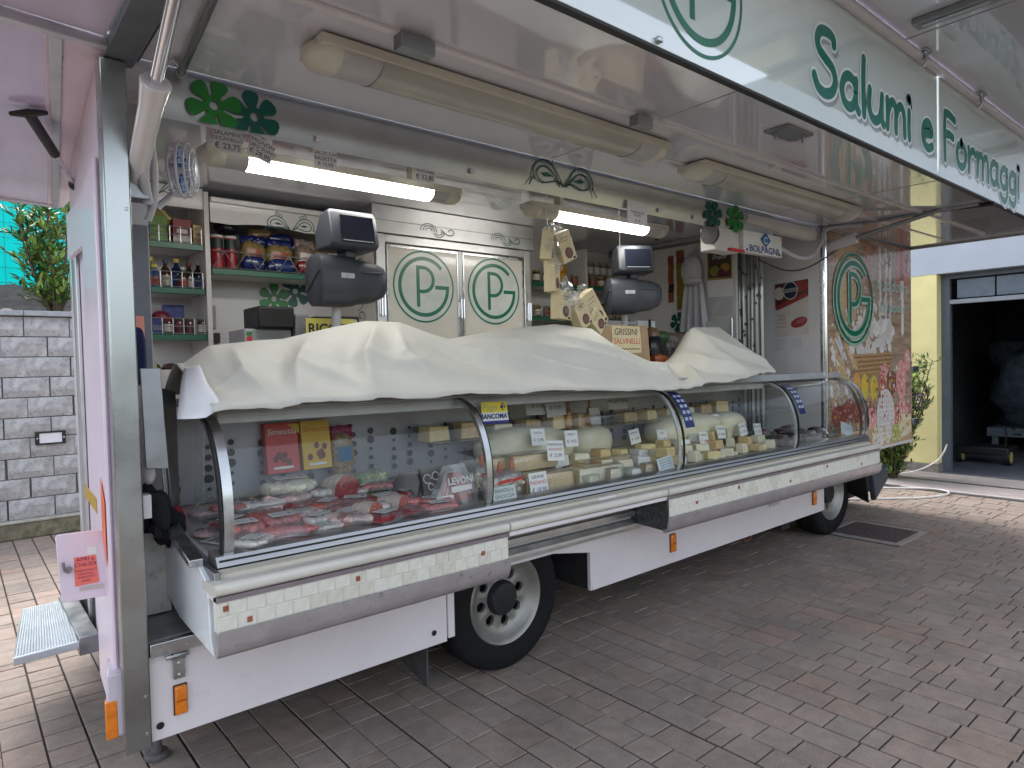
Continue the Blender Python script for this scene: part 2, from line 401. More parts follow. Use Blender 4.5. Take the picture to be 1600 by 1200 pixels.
# manhole: concrete frame, cast lid with raised studs
mh = root('manhole_cover', 'square cast iron manhole cover in a concrete frame near the front wheel', 'manhole cover', (6.28, -.11, 0))
fm = M('manhole_frame', (.3, .27, .24), .85, var=.15, bump=.3)
for a in ((MH[0], MH[1], MH[2], MH[2]+.06), (MH[0], MH[1], MH[3]-.06, MH[3]), (MH[0], MH[0]+.06, MH[2]+.06, MH[3]-.06), (MH[1]-.06, MH[1], MH[2]+.06, MH[3]-.06)):
    box('frame', a[0], a[1], a[2], a[3], -.03, .006, fm, mh, .003)
iron = M('cast_iron', (.1, .075, .075), .6, var=.3, scale=20)
mb = MB(); mb.box(MH[0]+.065, MH[1]-.065, MH[2]+.065, MH[3]-.065, -.03, -.002)
n_ = 15
for i in range(n_):
    for j in range(n_):
        cx = MH[0]+.085+(MH[1]-MH[0]-.17)*i/(n_-1); cy = MH[2]+.085+(MH[3]-MH[2]-.17)*j/(n_-1)
        mb.box(cx-.012, cx+.012, cy-.012, cy+.012, -.0015, .005)
mb.build('lid', iron, mh)

# ---- split-face block wall behind the truck, with planting above
BLOCK = M('split_block', (.44, .44, .445), .93, var=.22, scale=10, bump=1, bscale=34, wear=((.27, .265, .265), 15, .5, .75))
WY = 5.9
wall = root('block_wall', 'grey split-face block retaining wall behind the truck', 'wall', (0, WY, 0))
box('mortar_core', -7, 9, WY+.03, WY+.3, 0, 2.33, M('mortar', (.2, .195, .19), .95, var=.2), wall, 0)
BW, BH = .405, .2135
bm_ = []
for q in range(6):
    r2 = random.Random(q); mb = MB(); nx, nz = 5, 3; v = []
    for j in range(nz+1):
        for i in range(nx+1):
            e = i in (0, nx) or j in (0, nz)
            v.append((-BW/2+.005+(BW-.01)*i/nx, 0 if e else -.012-r2.random()*.028, .005+(BH-.01)*j/nz))
    v += [(-BW/2+.005, .04, .005), (BW/2-.005, .04, .005), (BW/2-.005, .04, BH-.005), (-BW/2+.005, .04, BH-.005)]
    f = [(j*(nx+1)+i, j*(nx+1)+i+1, (j+1)*(nx+1)+i+1, (j+1)*(nx+1)+i) for j in range(nz) for i in range(nx)]
    B = (nx+1)*(nz+1); TL = nz*(nx+1)
    f += [[B+1, B]+list(range(0, nx+1)), [B+3, B+2]+list(range(TL+nx, TL-1, -1)), [B, B+3]+[j*(nx+1) for j in range(nz, -1, -1)], [B+2, B+1]+[j*(nx+1)+nx for j in range(nz+1)]]
    mb.add(v, f); bm_.append(mb.mesh('block', BLOCK, smooth=20))
row0 = .195
for j in range(10):
    for i in range(-7, 5):
        cx = i*BW+(BW/2 if j % 2 else 0)+rng.uniform(-.01, .01)+.1
        o = bpy.data.objects.new('block', bm_[rng.randrange(6)]); COL.objects.link(o); o.parent = wall
        o.location = (cx, rng.uniform(-.004, .006), row0+j*BH)
        if rng.random() < .5: o.rotation_euler = (0, 0, 0)
box('footing', -7, 9, WY-.1, WY+.1, 0, .175, M('mossy_footing', (.2, .18, .13), .95, var=.4, scale=5, bump=.8, bscale=25, wear=((.09, .1, .05), 6, .5, .8)), wall, .02)
box('footing_render', -7, 9, WY-.115, WY+.02, .175, .195, M('footing_lip', (.4, .38, .34), .9, var=.2), wall, .004)
for i in range(-4, 4):
    box('cap_stone', i*.8+.1, i*.8+.895, WY-.06, WY+.34, 2.335, 2.39, M('cap_concrete', (.33, .34, .36), .85, var=.2, bump=.3), wall, .006)
wl = root('wall_lamp', 'white rectangular brick lamp with dark frame set into the block wall', 'wall lamp', (.28, WY-.03, 1.0))
fr = Fr((.285, WY-.05, 1.037)); mb = MB()
for a in ((-.135, .135, -.07, -.052), (-.135, .135, .052, .07), (-.135, -.1, -.052, .052), (.1, .135, -.052, .052)):
    mb.prism(fr, [(a[0], a[2]), (a[1], a[2]), (a[1], a[3]), (a[0], a[3])], -.05, .012)
mb.build('frame', BLACK, wl, .003)
mb = MB(); mb.prism(fr, [(-.1, -.052), (.1, -.052), (.1, .052), (-.1, .052)], -.05, .004); mb.build('diffuser', M('opal_glass', (.72, .73, .78), .25, var=.03), wl)
mb = MB()
for a in (-.118, .118): mb.disc(fr, (a, 0), .008, h=.0135)
mb.build('screws', STEEL, wl)
# soil bank with rocks
SOIL = M('dark_soil', (.045, .042, .045), .95, var=.5, scale=9, bump=1, bscale=30)
mb = MB(); nx, ny = 60, 16
for j in range(ny+1):
    for i in range(nx+1):
        x = -4+8*i/nx; y = WY+.28+2.4*j/ny
        mb.v.append(Vector((x, y, 2.3+.06*j/4+.42*min(1, j/7)*(.75+.5*noise.noise(Vector((x*1.3, y, 0))))+.07*noise.noise(Vector((x*5, y*5, 3))))))
for j in range(ny):
    for i in range(nx):
        k = j*(nx+1)+i; mb.f.append([k, k+1, k+nx+2, k+nx+1]); mb.m.append(0)
struct(mb.build('soil_bank', SOIL))
ROCK = M('pale_rock', (.42, .36, .31), .85, var=.2)
for k, (x, s_) in enumerate(((-.02, .05), (.6, .05), (.68, .06), (.76, .05))):
    mb = MB(); mb.blob((x, WY+.32, 2.36+s_*.6), s_*1.3, s_, s_*.8, amp=.5, fs=9, seed=k, seg=9, rings=6)
    tag(mb.build('rock', ROCK), ('small pale rock on the soil at the left above the wall', 'pale rock left of the group beside the truck', 'middle pale rock of the group beside the truck', 'pale rock nearest the truck above the wall')[k], 'rock', 'pale rocks on the wall top')
# green screening mesh on a wire fence
fe = root('screen_fence', 'bright turquoise screening net on a welded wire fence behind the shrubs', 'fence', (0, WY+2.5, 2.6))
def net_mat():
    m = M('screen_net', (.0, .42, .4), .7, var=.12, scale=3)
    n = m.node_tree.nodes; L = m.node_tree.links; b = n['Principled BSDF']
    tr = n.new('ShaderNodeBsdfTranslucent'); tr.inputs[0].default_value = (.0, .5, .48, 1)
    mx = n.new('ShaderNodeMixShader'); mx.inputs[0].default_value = .5
    L.new(b.outputs[0], mx.inputs[1]); L.new(tr.outputs[0], mx.inputs[2]); L.new(mx.outputs[0], n['Material Output'].inputs[0]); return m
mb = MB(); nx = 60
for i in range(nx+1):
    x = -4.5+9*i/nx
    for z in (2.5, 3.3, 4.1, 5.0): mb.v.append(Vector((x, WY+2.5+.03*math.sin(x*5+z*3), z)))
for i in range(nx):
    for j in range(3): mb.f.append([i*4+j, i*4+4+j, i*4+5+j, i*4+1+j]); mb.m.append(0)
mb.build('net', net_mat(), fe)
WIRE = M('fence_wire', (.02, .2, .2), .5)
mb = MB()
for i in range(46): mb.box(-4.5+i*.2, -4.494+i*.2, WY+2.445, WY+2.451, 2.5, 5)
mb.build('vertical_wires', WIRE, fe)
mb = MB()
for j in range(13): mb.box(-4.5, 4.5, WY+2.452, WY+2.457, 2.55+j*.2, 2.556+j*.2)
mb.build('horizontal_wires', WIRE, fe)
for x in (-3.6, -1.2, 1.3, 3.6): tube('post', [(x, WY+2.56, 2.4), (x, WY+2.56, 5.05)], .025, WIRE, fe)
# shrubs: upright stems with whorls of pointed leaves
LEAFA = M('laurel_leaf', (.12, .25, .045), .35, var=.35, scale=12)
LEAFB = M('young_leaf', (.26, .38, .08), .35, var=.3, scale=12)
LEAFC = M('dark_leaf', (.03, .1, .03), .35, var=.3, scale=12)
BARK = M('stem_bark', (.12, .085, .05), .9, var=.3)
def leaf(mb, p, d_, l, w, m, r):
    d_ = d_.normalized(); s_ = d_.cross(Vector((r.uniform(-.3, .3), r.uniform(-.3, .3), 1))).normalized(); up = s_.cross(d_)
    a = p; t = p+d_*l; m1 = p+d_*l*.35-up*l*.03; m2 = p+d_*l*.7-up*l*.05
    mb.add([a, m1+s_*w+up*w*.4, m1, m1-s_*w+up*w*.4, m2+s_*w*.8+up*w*.3, m2, m2-s_*w*.8+up*w*.3, t-up*l*.1],
           [(0, 2, 1), (0, 3, 2), (1, 2, 5, 4), (2, 3, 6, 5), (4, 5, 7), (5, 6, 7)], m)
def shrub(name, label, cat, base, stems, h, spread, ll, seed, group=None, lean=(0, 0)):
    r = random.Random(seed); rt = root(name, label, cat, base, group=group); st = MB(); lf = MB(); B = Vector(base)
    for k in range(stems):
        a = r.uniform(0, 2*math.pi); s_ = r.random()**.6*spread; hh = h*r.uniform(.6, 1)
        tip = B+Vector((math.cos(a)*s_+lean[0], math.sin(a)*s_+lean[1], hh)); mid = B+Vector((math.cos(a)*s_*.7, math.sin(a)*s_*.7, hh*.45))
        P = spline([B+Vector((math.cos(a)*.04, math.sin(a)*.04, -.05)), mid, tip], 8); st.tube(P, [.012*(1-.7*i/len(P)) for i in range(len(P))], 5)
        for i in range(3, len(P)):
            for q in range(4):
                b = P[i-1].lerp(P[i], r.random()); t = r.uniform(0, 6.28); f = i/len(P)
                dr = Vector((math.cos(t), math.sin(t), r.uniform(.1, 1.0)))
                if r.random() < .3:                       # side twig
                    e = b+dr.normalized()*ll*r.uniform(.8, 2); st.tube([b, e], [.004, .002], 4)
                    for w in range(5):
                        t2 = r.uniform(0, 6.28); leaf(lf, b.lerp(e, .4+.15*w), Vector((math.cos(t2), math.sin(t2), r.uniform(.1, .9)))+dr, ll*r.uniform(.7, 1.1), ll*.13, r.choice((0, 1, 1, 2)), r)
                else: leaf(lf, b, dr, ll*r.uniform(.7, 1.15), ll*.14, 1 if f > .75 and r.random() < .7 else r.choice((0, 0, 1, 2)), r)
    st.build('stems', BARK, rt); lf.build('foliage', [LEAFA, LEAFB, LEAFC], rt, smooth=60)
    return rt
shrub('laurel_shrub', 'leafy green shrub nearest the truck above the block wall', 'shrub', (.43, WY+.5, 2.42), 15, 1.55, .4, .13, 4, 'shrubs above the wall')
shrub('laurel_shrub', 'low leafy green shrub at the left edge above the block wall', 'shrub', (-.38, WY+.5, 2.42), 13, 1.15, .42, .13, 5, 'shrubs above the wall')
shrub('laurel_shrub', 'tall green shrub behind the turquoise net corner at the far left', 'shrub', (-.75, WY+1.1, 2.5), 9, 2.1, .35, .13, 8, 'shrubs above the wall', lean=(.25, 0))

# ---- house with the open garage at the right
HX = 10.3
house = root('garage_house', 'yellow rendered house with a pale blue lintel and an open dark garage', 'house', (HX, .6, 0))
YR = M('yellow_render', (.8, .71, .34), .9, var=.06, scale=3, bump=.15, bscale=40)
BR = M('pale_blue_render', (.42, .46, .51), .9, var=.05, scale=2, bump=.1)
box('wall', HX, HX+.3, .61, 6.2, .13, 2.85, YR, house, .006)
box('upper_wall', HX-.004, HX+.3, -12, 6.2, 2.85, 6.5, BR, house, 0)
box('wall', HX, HX+.3, -12, -5.2, .13, 2.85, YR, house, .006)
PLN = M('plinth_stone', (.24, .22, .19), .8, var=.2, scale=12)
for y in (.595, 1.0, 1.405, 1.81, 2.215): box('plinth_tile', HX-.02, HX+.3, y, y+.4, 0, .13, PLN, house, .003)
GF = M('garage_frame', (.1, .12, .15), .5, var=.1)
box('door_frame', HX+.18, HX+.28, .5, .61, 0, 2.85, GF, house, .003)
box('door_frame', HX+.18, HX+.28, -5.2, .5, 2.78, 2.85, GF, house, .003)
box('transom_rail', HX+.17, HX+.28, -5.2, .5, 2.42, 2.48, M('transom_grey', (.28, .3, .33), .5), house, .003)
PG = M('frosted_pane', (.13, .16, .2), .35, var=.15)
for k in range(9):
    y1 = .42-k*.47; box('transom_pane', HX+.22, HX+.24, y1-.45, y1, 2.5, 2.76, PG, house, .003)
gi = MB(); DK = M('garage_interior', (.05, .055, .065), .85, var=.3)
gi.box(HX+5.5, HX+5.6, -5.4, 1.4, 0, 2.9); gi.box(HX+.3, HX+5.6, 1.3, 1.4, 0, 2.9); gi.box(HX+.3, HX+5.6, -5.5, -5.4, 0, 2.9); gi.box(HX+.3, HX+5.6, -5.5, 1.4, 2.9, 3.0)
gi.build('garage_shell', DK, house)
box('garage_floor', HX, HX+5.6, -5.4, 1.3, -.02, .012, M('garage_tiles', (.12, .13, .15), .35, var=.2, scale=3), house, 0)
# things inside the garage
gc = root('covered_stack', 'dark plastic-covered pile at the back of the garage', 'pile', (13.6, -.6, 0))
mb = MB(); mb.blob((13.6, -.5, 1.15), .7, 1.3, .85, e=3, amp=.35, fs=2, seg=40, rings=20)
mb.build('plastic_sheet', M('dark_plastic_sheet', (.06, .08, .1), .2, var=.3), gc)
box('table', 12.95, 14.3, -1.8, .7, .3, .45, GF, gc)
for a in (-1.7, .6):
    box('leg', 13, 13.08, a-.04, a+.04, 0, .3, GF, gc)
tr = root('garden_trolley', 'low black trolley with a yellow-rimmed wheel on the garage floor', 'trolley', (11.6, .2, 0))
box('bed', 11.5, 12.0, .05, .75, .16, .28, BLACK, tr, .02)
for y in (.08, .7):
    mt = Matrix.Translation((11.62, y, .13)) @ Matrix.Rotation(rad(90), 4, 'X')
    w_ = MB().lathe([(.05, -.03), (.125, -.035), (.13, 0), (.125, .035), (.05, .03)], 20, mt).build('wheel', BLACK, tr)
    MB().lathe([(0, -.037), (.08, -.037), (.085, .037), (0, .037)], 20, mt).build('rim', M('yellow_rim', (.5, .42, .12), .5), w_)
tube('handle', [(11.55, .1, .28), (11.5, .08, .5), (11.48, .1, .62)], .012, BLACK, tr)
pr = root('metal_rack', 'low metal tube rack lying across the garage floor', 'rack', (11.9, -1, 0))
for z in (.42, .5): tube('rail', [(12.3, .2, z), (12.1, -2.6, z-.03)], .012, STEEL, pr)
for y in (-.75, -2.4):
    tube('upright', [(12.2, y, 0), (12.2, y, .75)], .014, STEEL, pr)
tube('top_rail', [(12.2, -.75, .75), (12.2, -2.4, .75)], .012, STEEL, pr); tube('brace', [(12.2, -.75, .45), (12.2, -1.3, .75)], .01, STEEL, pr)
# flowering shrub by the pillar
fl = shrub('flowering_shrub', 'bushy green shrub with small purple flowers against the yellow pillar', 'shrub', (9.5, .92, .0), 52, 1.7, .4, .085, 21, lean=(0, -.14))
mb = MB(); r = random.Random(5)
for k in range(16):
    c = Vector((9.45, .55, 1.12))+Vector((r.gauss(0, .05), r.gauss(0, .06), r.gauss(0, .07)))
    for q in range(5):
        t = q*1.257; leaf(mb, c, Vector((math.cos(t)*.6-.8, math.sin(t), .3)), .035, .014, 0, r)
mb.build('blossom', M('purple_petal', (.3, .12, .4), .6, var=.2), fl)
''' pot.lathe([(.2, 0), (.22, .02), (.27, .3), (.29, .3), (.29, .34), (.25, .34), (.24, .28), (0, .28)], 20, Matrix.Translation((9.55, .75, .006)))
'''
# white cable from the garage, looped on the ground
cb = spline([(10.33, .5, .42), (10.28, .53, .3), (10.2, .62, .16), (9.9, .85, .03), (9.3, 1.25, .016), (8.4, 1.5, .016), (7.6, 1.5, .012), (7.2, 1.35, .012), (7.35, .9, .012), (7.75, .55, .012), (8.25, .12, .012), (8.65, -.02, .02), (8.85, .1, .02), (8.8, .35, .02), (8.5, .75, .012), (7.9, 1.2, .012), (7.2, 1.75, .012), (6.8, 2.0, .03)], 6)
tag(MB().tube(cb, .011, 6).build('power_cable', M('white_cable', (.72, .7, .68), .5, var=.05), smooth=60), 'white power cable looped on the paving and running into the garage', 'cable')

# ============================================================ THE MARKET TRUCK
ZT = 2.87; YB = 2.12; XF = 7.56
truck = root('market_truck', 'pale pink market sales truck with its side flap raised over the counter', 'truck', (0, 0, 0))
def quad_slab(name, P, t, mat, parent, bevel=.003):
    P = [Vector(p) for p in P]; n = (P[1]-P[0]).cross(P[2]-P[0]).normalized()
    k = len(P); mb = MB(); mb.add(P+[p-n*t for p in P], [list(range(k)), list(range(2*k-1, k-1, -1))]+[(i, k+i, k+(i+1) % k, (i+1) % k) for i in range(k)])
    return mb.build(name, mat, parent, bevel)
# chassis, floor, skirts
UND = M('underbody', (.02, .02, .022), .8, var=.3)
box('chassis', .15, 7.0, .55, 1.6, .42, .62, UND, truck)
box('floor', .0, 5.6, .012, YB-.03, .63, .685, M('floor_plate', (.3, .31, .3), .45, .6, var=.2), truck)
box('floor_edge', .015, 1.42, -.03, .01, .635, .685, STEEL, truck)
for i, z in enumerate((.665, .70, .735)):
    box('sill_rail', 1.43, 5.45, -.02-.018*i, .012, z-.04, z-.008, (ALU, STEEL, DSTEEL)[i], truck)
sk = quad_slab('skirt_panel', [(.012, 0, .305), (1.365, 0, .305), (1.365, 0, .63), (.012, 0, .63)], .025, SKIRT, truck)
box('skirt_edge_strip', 1.372, 1.412, -.002, .022, .318, .62, SKIRT, truck)
sk2 = quad_slab('skirt_panel', [(2.44, 0, .31), (5.45, 0, .32), (5.45, 0, .625), (1.43, 0, .625), (1.43, 0, .6), (2.12, 0, .6), (2.43, 0, .545)], .025, SKIRT, truck)
box('wheel_arch_lip', 2.425, 2.438, .002, .03, .31, .545, SKIRT, truck)
box('wheel_arch_side', 2.45, 2.46, .03, .7, .3, .62, UND, truck)
box('skirt_edge_strip', 5.458, 5.485, .0, .04, .322, .62, SKIRT, truck)
box('wheel_arch', 1.42, 1.44, .03, .6, .3, .63, UND, truck); box('arch_back', 1.3, 2.6, .75, .8, .2, .63, UND, truck); box('arch_back', 5.2, 6.6, .75, .8, .2, .72, UND, truck)
box('skirt_panel', .1, 5.5, YB-.03, YB, .3, .63, SKIRT, truck); box('skirt_panel', 6.5, 7.5, YB-.03, YB, .3, .75, SKIRT, truck)  # unseen far-side skirts, added to block light under the truck
box('rear_valance', .0, .03, .5, YB-.05, .34, .63, UND, truck)
box('underbody_shade_box', 2.6, 5.2, .9, YB-.06, .26, .62, UND, truck)  # boxes added below the floor to keep the underside dark
box('underbody_shade_box', .3, 1.3, .9, YB-.06, .3, .62, UND, truck)
mudm = M('mud_flap', (.06, .06, .06), .8, var=.3)
quad_slab('mud_flap', [(1.3, .08, .06), (1.38, .5, .06), (1.38, .5, .5), (1.3, .08, .5)], .012, mudm, truck)
fr0 = Fr((0, -.001, 0))
mb = MB()
for x, z in ((.045, .36), (1.285, .37)): mb.disc(fr0, (x, z), .014, h=.003)
mb.build('rubber_plugs', BLACK, truck)
tube('hook', [(4.3, .1, .33), (4.32, .1, .24), (4.4, .1, .24), (4.42, .1, .3)], .012, M('rusty_iron', (.12, .04, .03), .8, var=.3), truck)
box('stowage_bracket', 4.9, 5.05, .1, .3, .22, .34, UND, truck)
# toggle latch
lt = box('latch', .065, .155, -.012, .0, .622, .652, STEEL, truck)
mb = MB(); mb.box(.095, .135, -.016, -.001, .525, .6); mb.tube([(.07, -.018, .616), (.15, -.018, .616)], .008, 6); mb.tube([(.092, -.016, .6), (.092, -.02, .625)], .004, 5); mb.tube([(.138, -.016, .6), (.138, -.02, .625)], .004, 5)
mb.build('latch_lever', STEEL, lt)
mb = MB()
for a in ((.085, .637), (.14, .637), (.115, .585), (.115, .54)): mb.blob((a[0], -.017, a[1]), .006, .004, .006, seg=8, rings=4)
mb.build('rivets', CHROME, lt)
# side marker lamps
for x, z, n in ((.118, .44, 'amber_marker'), (3.235, .453, 'amber_marker'), (5.28, .462, 'amber_marker')):
    w = .022 if x < 1 else .026
    h = .055 if x < 1 else .06
    a = box('marker_lamp', x-w, x+w, -.022, -.001, z-h, z+h, AMBER, truck, .006)
    box('lamp_base', x-w-.003, x+w+.003, -.008, -.0005, z-h-.003, z+h+.003, BLACK, a, .002)
    box('lens_rib', x-w+.004, x+w-.004, -.024, -.021, z-.004, z+.004, M('amber_dark', (.45, .1, .0), .2), a, .001)
box('service_hatch', 4.15, 4.5, -.006, .0, .52, .585, SKIRT, truck, .003); box('service_hatch', 4.52, 4.68, -.008, .0, .5, .575, M('hatch_grey', (.5, .48, .48), .4), truck, .003)
# levelling jack foot
jk = MB(); jk.lathe([(.05, 0), (.052, .014), (.046, .026), (.024, .032), (.022, .06)], 24, Matrix.Translation((.122, .47, 0)))
jf = jk.build('jack_foot', M('jack_iron', (.13, .12, .12), .6, .5, var=.2), truck)
tube('jack_leg', [(.122, .47, .05), (.122, .47, .5)], .021, M('jack_leg_iron', (.16, .12, .12), .6, .4), jf)
# wheels: tyre, dished rim with eight oval hand holes, hub
def wheel(cx, cy, dish=1):
    R0 = .395; mt = Matrix.Translation((cx, cy, R0)) @ Matrix.Rotation(rad(90), 4, 'X')    # local z -> -Y (outwards)
    t = MB().lathe([(.245, -.22), (.29, -.235), (.36, -.23), (.385, -.2), (.395, -.15), (.395, -.03), (.385, .0), (.37, .012), (.33, .02), (.285, .018), (.25, .005), (.245, -.02)], 56, mt, caps=False).build('wheel', RUBBER, truck, smooth=40)
    RM = M('rim_paint', (.27, .265, .24), .4, .5, var=.12, scale=10, wear=((.2, .17, .13), 16, .62, .5))
    mb = MB(); N = 96; d0 = -.05
    prof = [(.246, -.02), (.252, .008), (.245, .016), (.236, .012), (.225, -.005), (.21, -.02), (.2, -.03), (.19, d0+.012), (.175, d0+.006)]
    mb.lathe(prof, N, mt, caps=False)
    # disc with oval holes built as ring sectors with an inner lip
    def P(r, a, z): return mt @ Vector((r*math.cos(a), r*math.sin(a), z))
    for k in range(8):
        a0 = 2*math.pi*(k-.5)/8+.2; a1 = a0+2*math.pi/8; ac = (a0+a1)/2; n = 24; rc, hr, ha = .138, .03, .2
        outer = []; inner = []; deep = []
        for i in range(n):
            q = 2*math.pi*i/n; inner.append(P(rc+hr*math.cos(q), ac+ha*math.sin(q), d0+.0)); deep.append(P(rc+hr*.95*math.cos(q), ac+ha*.95*math.sin(q), d0-.02))
            c_, s_ = math.cos(q), math.sin(q); sc_ = 1/max(abs(c_), abs(s_)); rr, aa = c_*sc_, s_*sc_
            r_o = .175 if rr > 0 else .095; r_o = .135+rr*.04
            outer.append(P(r_o, ac+aa*(a1-a0)/2, d0+.006 if rr > .9 else d0+.004))
        k0 = len(mb.v); mb.v += outer+inner+deep
        for i in range(n):
            j = (i+1) % n; mb.f += [[k0+i, k0+j, k0+n+j, k0+n+i], [k0+n+i, k0+n+j, k0+2*n+j, k0+2*n+i]]; mb.m += [0, 0]
    rim = mb.build('rim', RM, t, smooth=50)
    MB().lathe([(.098, d0+.004), (.096, d0+.03), (.085, d0+.045), (.03, d0+.05), (0, d0+.05)], 32, mt).build('hub_cap', M('hub_black', (.012, .013, .016), .5, var=.2), t)
    MB().lathe([(.2, d0-.06), (0, d0-.06)], 32, mt).build('brake_drum', UND, t)
    return t
wheel(1.81, .07); wheel(5.9, .13)
for y in (1.7,):
    for x in (1.81, 5.9):
        MB().lathe([(.2, -.12), (.38, -.12), (.395, 0), (.38, .12), (.2, .12)], 32, Matrix.Translation((x, y, .395)) @ Matrix.Rotation(rad(90), 4, 'X')).build('wheel', RUBBER, truck)
# front step / bumper corner below the mural
mb = MB(); f2 = Fr((6.45, 0, 0), (0, 1, 0), (0, 0, 1))
bp_ = quad_slab('bumper_corner', [(6.15, -.1, .63), (6.7, -.03, .6), (6.7, -.03, .45), (6.45, -.06, .37), (6.25, -.09, .31)], .05, M('bumper_plastic', (.03, .045, .06), .5, var=.1), truck, .012)
box('bumper_rib', 6.3, 6.68, -.09, -.04, .555, .572, M('bumper_rib_grey', (.2, .24, .27), .5), bp_, .006)
quad_slab('bumper_return', [(6.15, -.09, .63), (6.25, -.08, .29), (6.3, .5, .5), (6.2, .5, .63)], .02, BLACK, truck)
box('cab_underside', 6.4, 7.5, .3, 2.0, .2, .74, UND, truck, .02)
# rear corner post and rear wall
post = MB(); post.box(-.075, .012, -.03, .05, .30, 2.834)
po = post.build('corner_post', M('post_steel', (.4, .425, .415), .26, 1, var=.2, scale=3, rvar=.1), truck, .006)
mb = MB()
for z in (.36, .5, 2.3): mb.blob((-.005, -.031, z), .007, .003, .007, seg=8, rings=4)
mb.build('post_screws', STEEL, po)
quad_slab('rear_wall', [(-.068, .055, .33), (.04, 1.74, .33), (.04, 1.74, 2.84), (-.068, .055, 2.84)][::-1], .05, PINK, truck)
quad_slab('rear_column', [(-.092, .06, .36), (-.055, .66, .36), (-.055, .66, 2.5), (-.092, .06, 2.5)][::-1], .02, PINK, truck, .01)
def rear(y, d=0): return -.068+.062*(y-.055)-d
for y0, y1, mt_, d_ in ((1.22, 1.36, ALU, .016), (1.37, 1.46, BLACK, .006), (1.47, 1.55, WHITE, .02), (1.56, 1.72, M('door_grey', (.5, .53, .6), .35), .012)):
    quad_slab('door_trim', [(rear(y0, d_), y0, .42), (rear(y1, d_), y1, .42), (rear(y1, d_), y1, 2.52), (rear(y0, d_), y0, 2.52)][::-1], d_, mt_, truck)
box('door_header', rear(.75)-.02, rear(.75)+.0, .3, 1.2, 2.28, 2.5, PINK, truck)
quad_slab('reflective_tape', [(rear(.5, .03), .45, 1.12), (rear(.9, .03), .95, 1.12), (rear(.9, .03), .95, 1.18), (rear(.5, .03), .45, 1.18)][::-1], .002, M('yellow_tape', (.5, .3, .01), .4), truck, 0)
quad_slab('reflective_tape', [(-.0955, .09, .98), (-.088, .21, 1.06), (-.088, .21, 1.3), (-.0955, .09, 1.22)][::-1], .002, M('orange_tape', (.85, .17, .06), .35, var=.1), truck, 0)
tl = quad_slab('tail_lamp', [(-.125, .02, .36), (-.09, .2, .36), (-.09, .2, .6), (-.125, .02, .6)][::-1], .06, M('clear_lens', (.55, .5, .55), .15, var=.05), truck, .01)
quad_slab('orange_lens', [(-.13, .015, .36), (-.127, .05, .36), (-.127, .05, .5), (-.13, .015, .5)][::-1], .04, AMBER, tl, .004)
# small open service door on the rear, with its note
sd = root('service_door', 'small open pink service door with a red handwritten note at the truck rear', 'door', (-.06, .21, .83))
FD = Fr((-.232, .24, .83), (1, -.14, 0), (-.02, 0, 1))
DS = .66
def fd(P): return [(x*DS, z*.86) for x, z in P]
mb = MB(); mb.prism(FD, fd([(.01, .015), (.0, .3), (.01, .31), (.245, .31), (.255, .3), (.265, .02), (.255, .005), (.02, .005)]), -.012, 0); mb.build('panel', PINK, sd, .003)
for z in (.285, .035):
    mb = MB(); mb.prism(FD, fd([(.252, z-.022), (.3, z-.022), (.3, z+.022), (.252, z+.022)]), .001, .01); mb.build('hinge', DSTEEL, sd, .003)
mb = MB(); mb.tube([FD(.035, .13, 0), FD(.035, .13, .02)], .012, 12); mb.tube([FD(.033, .13, .02), FD(.024, .134, .026), FD(.02, .165, .026)], .006, 8); mb.build('lock', DSTEEL, sd)
for a, b in fd([(.235, .3), (.24, .255), (.245, .05), (.245, .012)]): MB().blob(FD(a, b, .002), .005, .004, .005, seg=8, rings=4).build('screw', STEEL, sd)
mb = MB(); mb.flat(FD, fd([(.08, .07), (.2, .075), (.19, .2), (.083, .2)]), .0025); nt_ = mb.build('paper_note', M('red_paper', (.85, .18, .14), .7, var=.05), sd)
for q, (t_, b, s_) in enumerate((('APRI e', .187, .021), ('CHIUDI', .163, .021), ('-CHIAVISTELLO', .137, .0105), ('VENTOLA', .121, .0115), ('-RUBINETTO', .107, .0105), ('FUMO', .09, .0105))):
    text('lettering', t_, FD, .137*DS, b*.86, s_, M('purple_ink', (.12, .02, .12), .6, var=0), sd, .0035)
mb = MB(); mb.flat(FD, fd([(.15, .205), (.195, .205), (.195, .24), (.15, .24)]), .0025); mb.build('paper_note', CARD, sd)
mb = MB(); mb.flat(FD, fd([(.1, .045), (.22, .045), (.22, .065), (.1, .065)]), .0022); mb.build('paper_note', M('torn_paper', (.6, .52, .5), .8, var=.2), sd)
# fold-down rear step
st = root('rear_step', 'ribbed aluminium folding step at the truck rear', 'step', (-.2, 1.2, .4))
SF = [(-.35, .885, .45), (-.1, .9, .45), (-.075, 1.66, .45), (-.27, 1.64, .45)]
quad_slab('tread', SF, .035, M('step_alu', (.62, .68, .72), .4, .7, var=.1), st)
mb = MB()
for k in range(22):
    t = (k+.5)/22; a = Vector(SF[0]).lerp(Vector(SF[1]), t); b = Vector(SF[3]).lerp(Vector(SF[2]), t)
    mb.tube([a+Vector((0, .02, .001)), b+Vector((0, -.02, .001))], .003, 4)
mb.build('ribs', M('step_rib', (.7, .75, .78), .35, .6), st)
box('bracket', -.1, -.02, .9, 1.68, .38, .465, DSTEEL, st)
mb = MB()
for y in (.98, 1.5): mb.blob((-.105, y, .43), .008, .012, .012, seg=8, rings=5)
mb.build('bolt', STEEL, st)
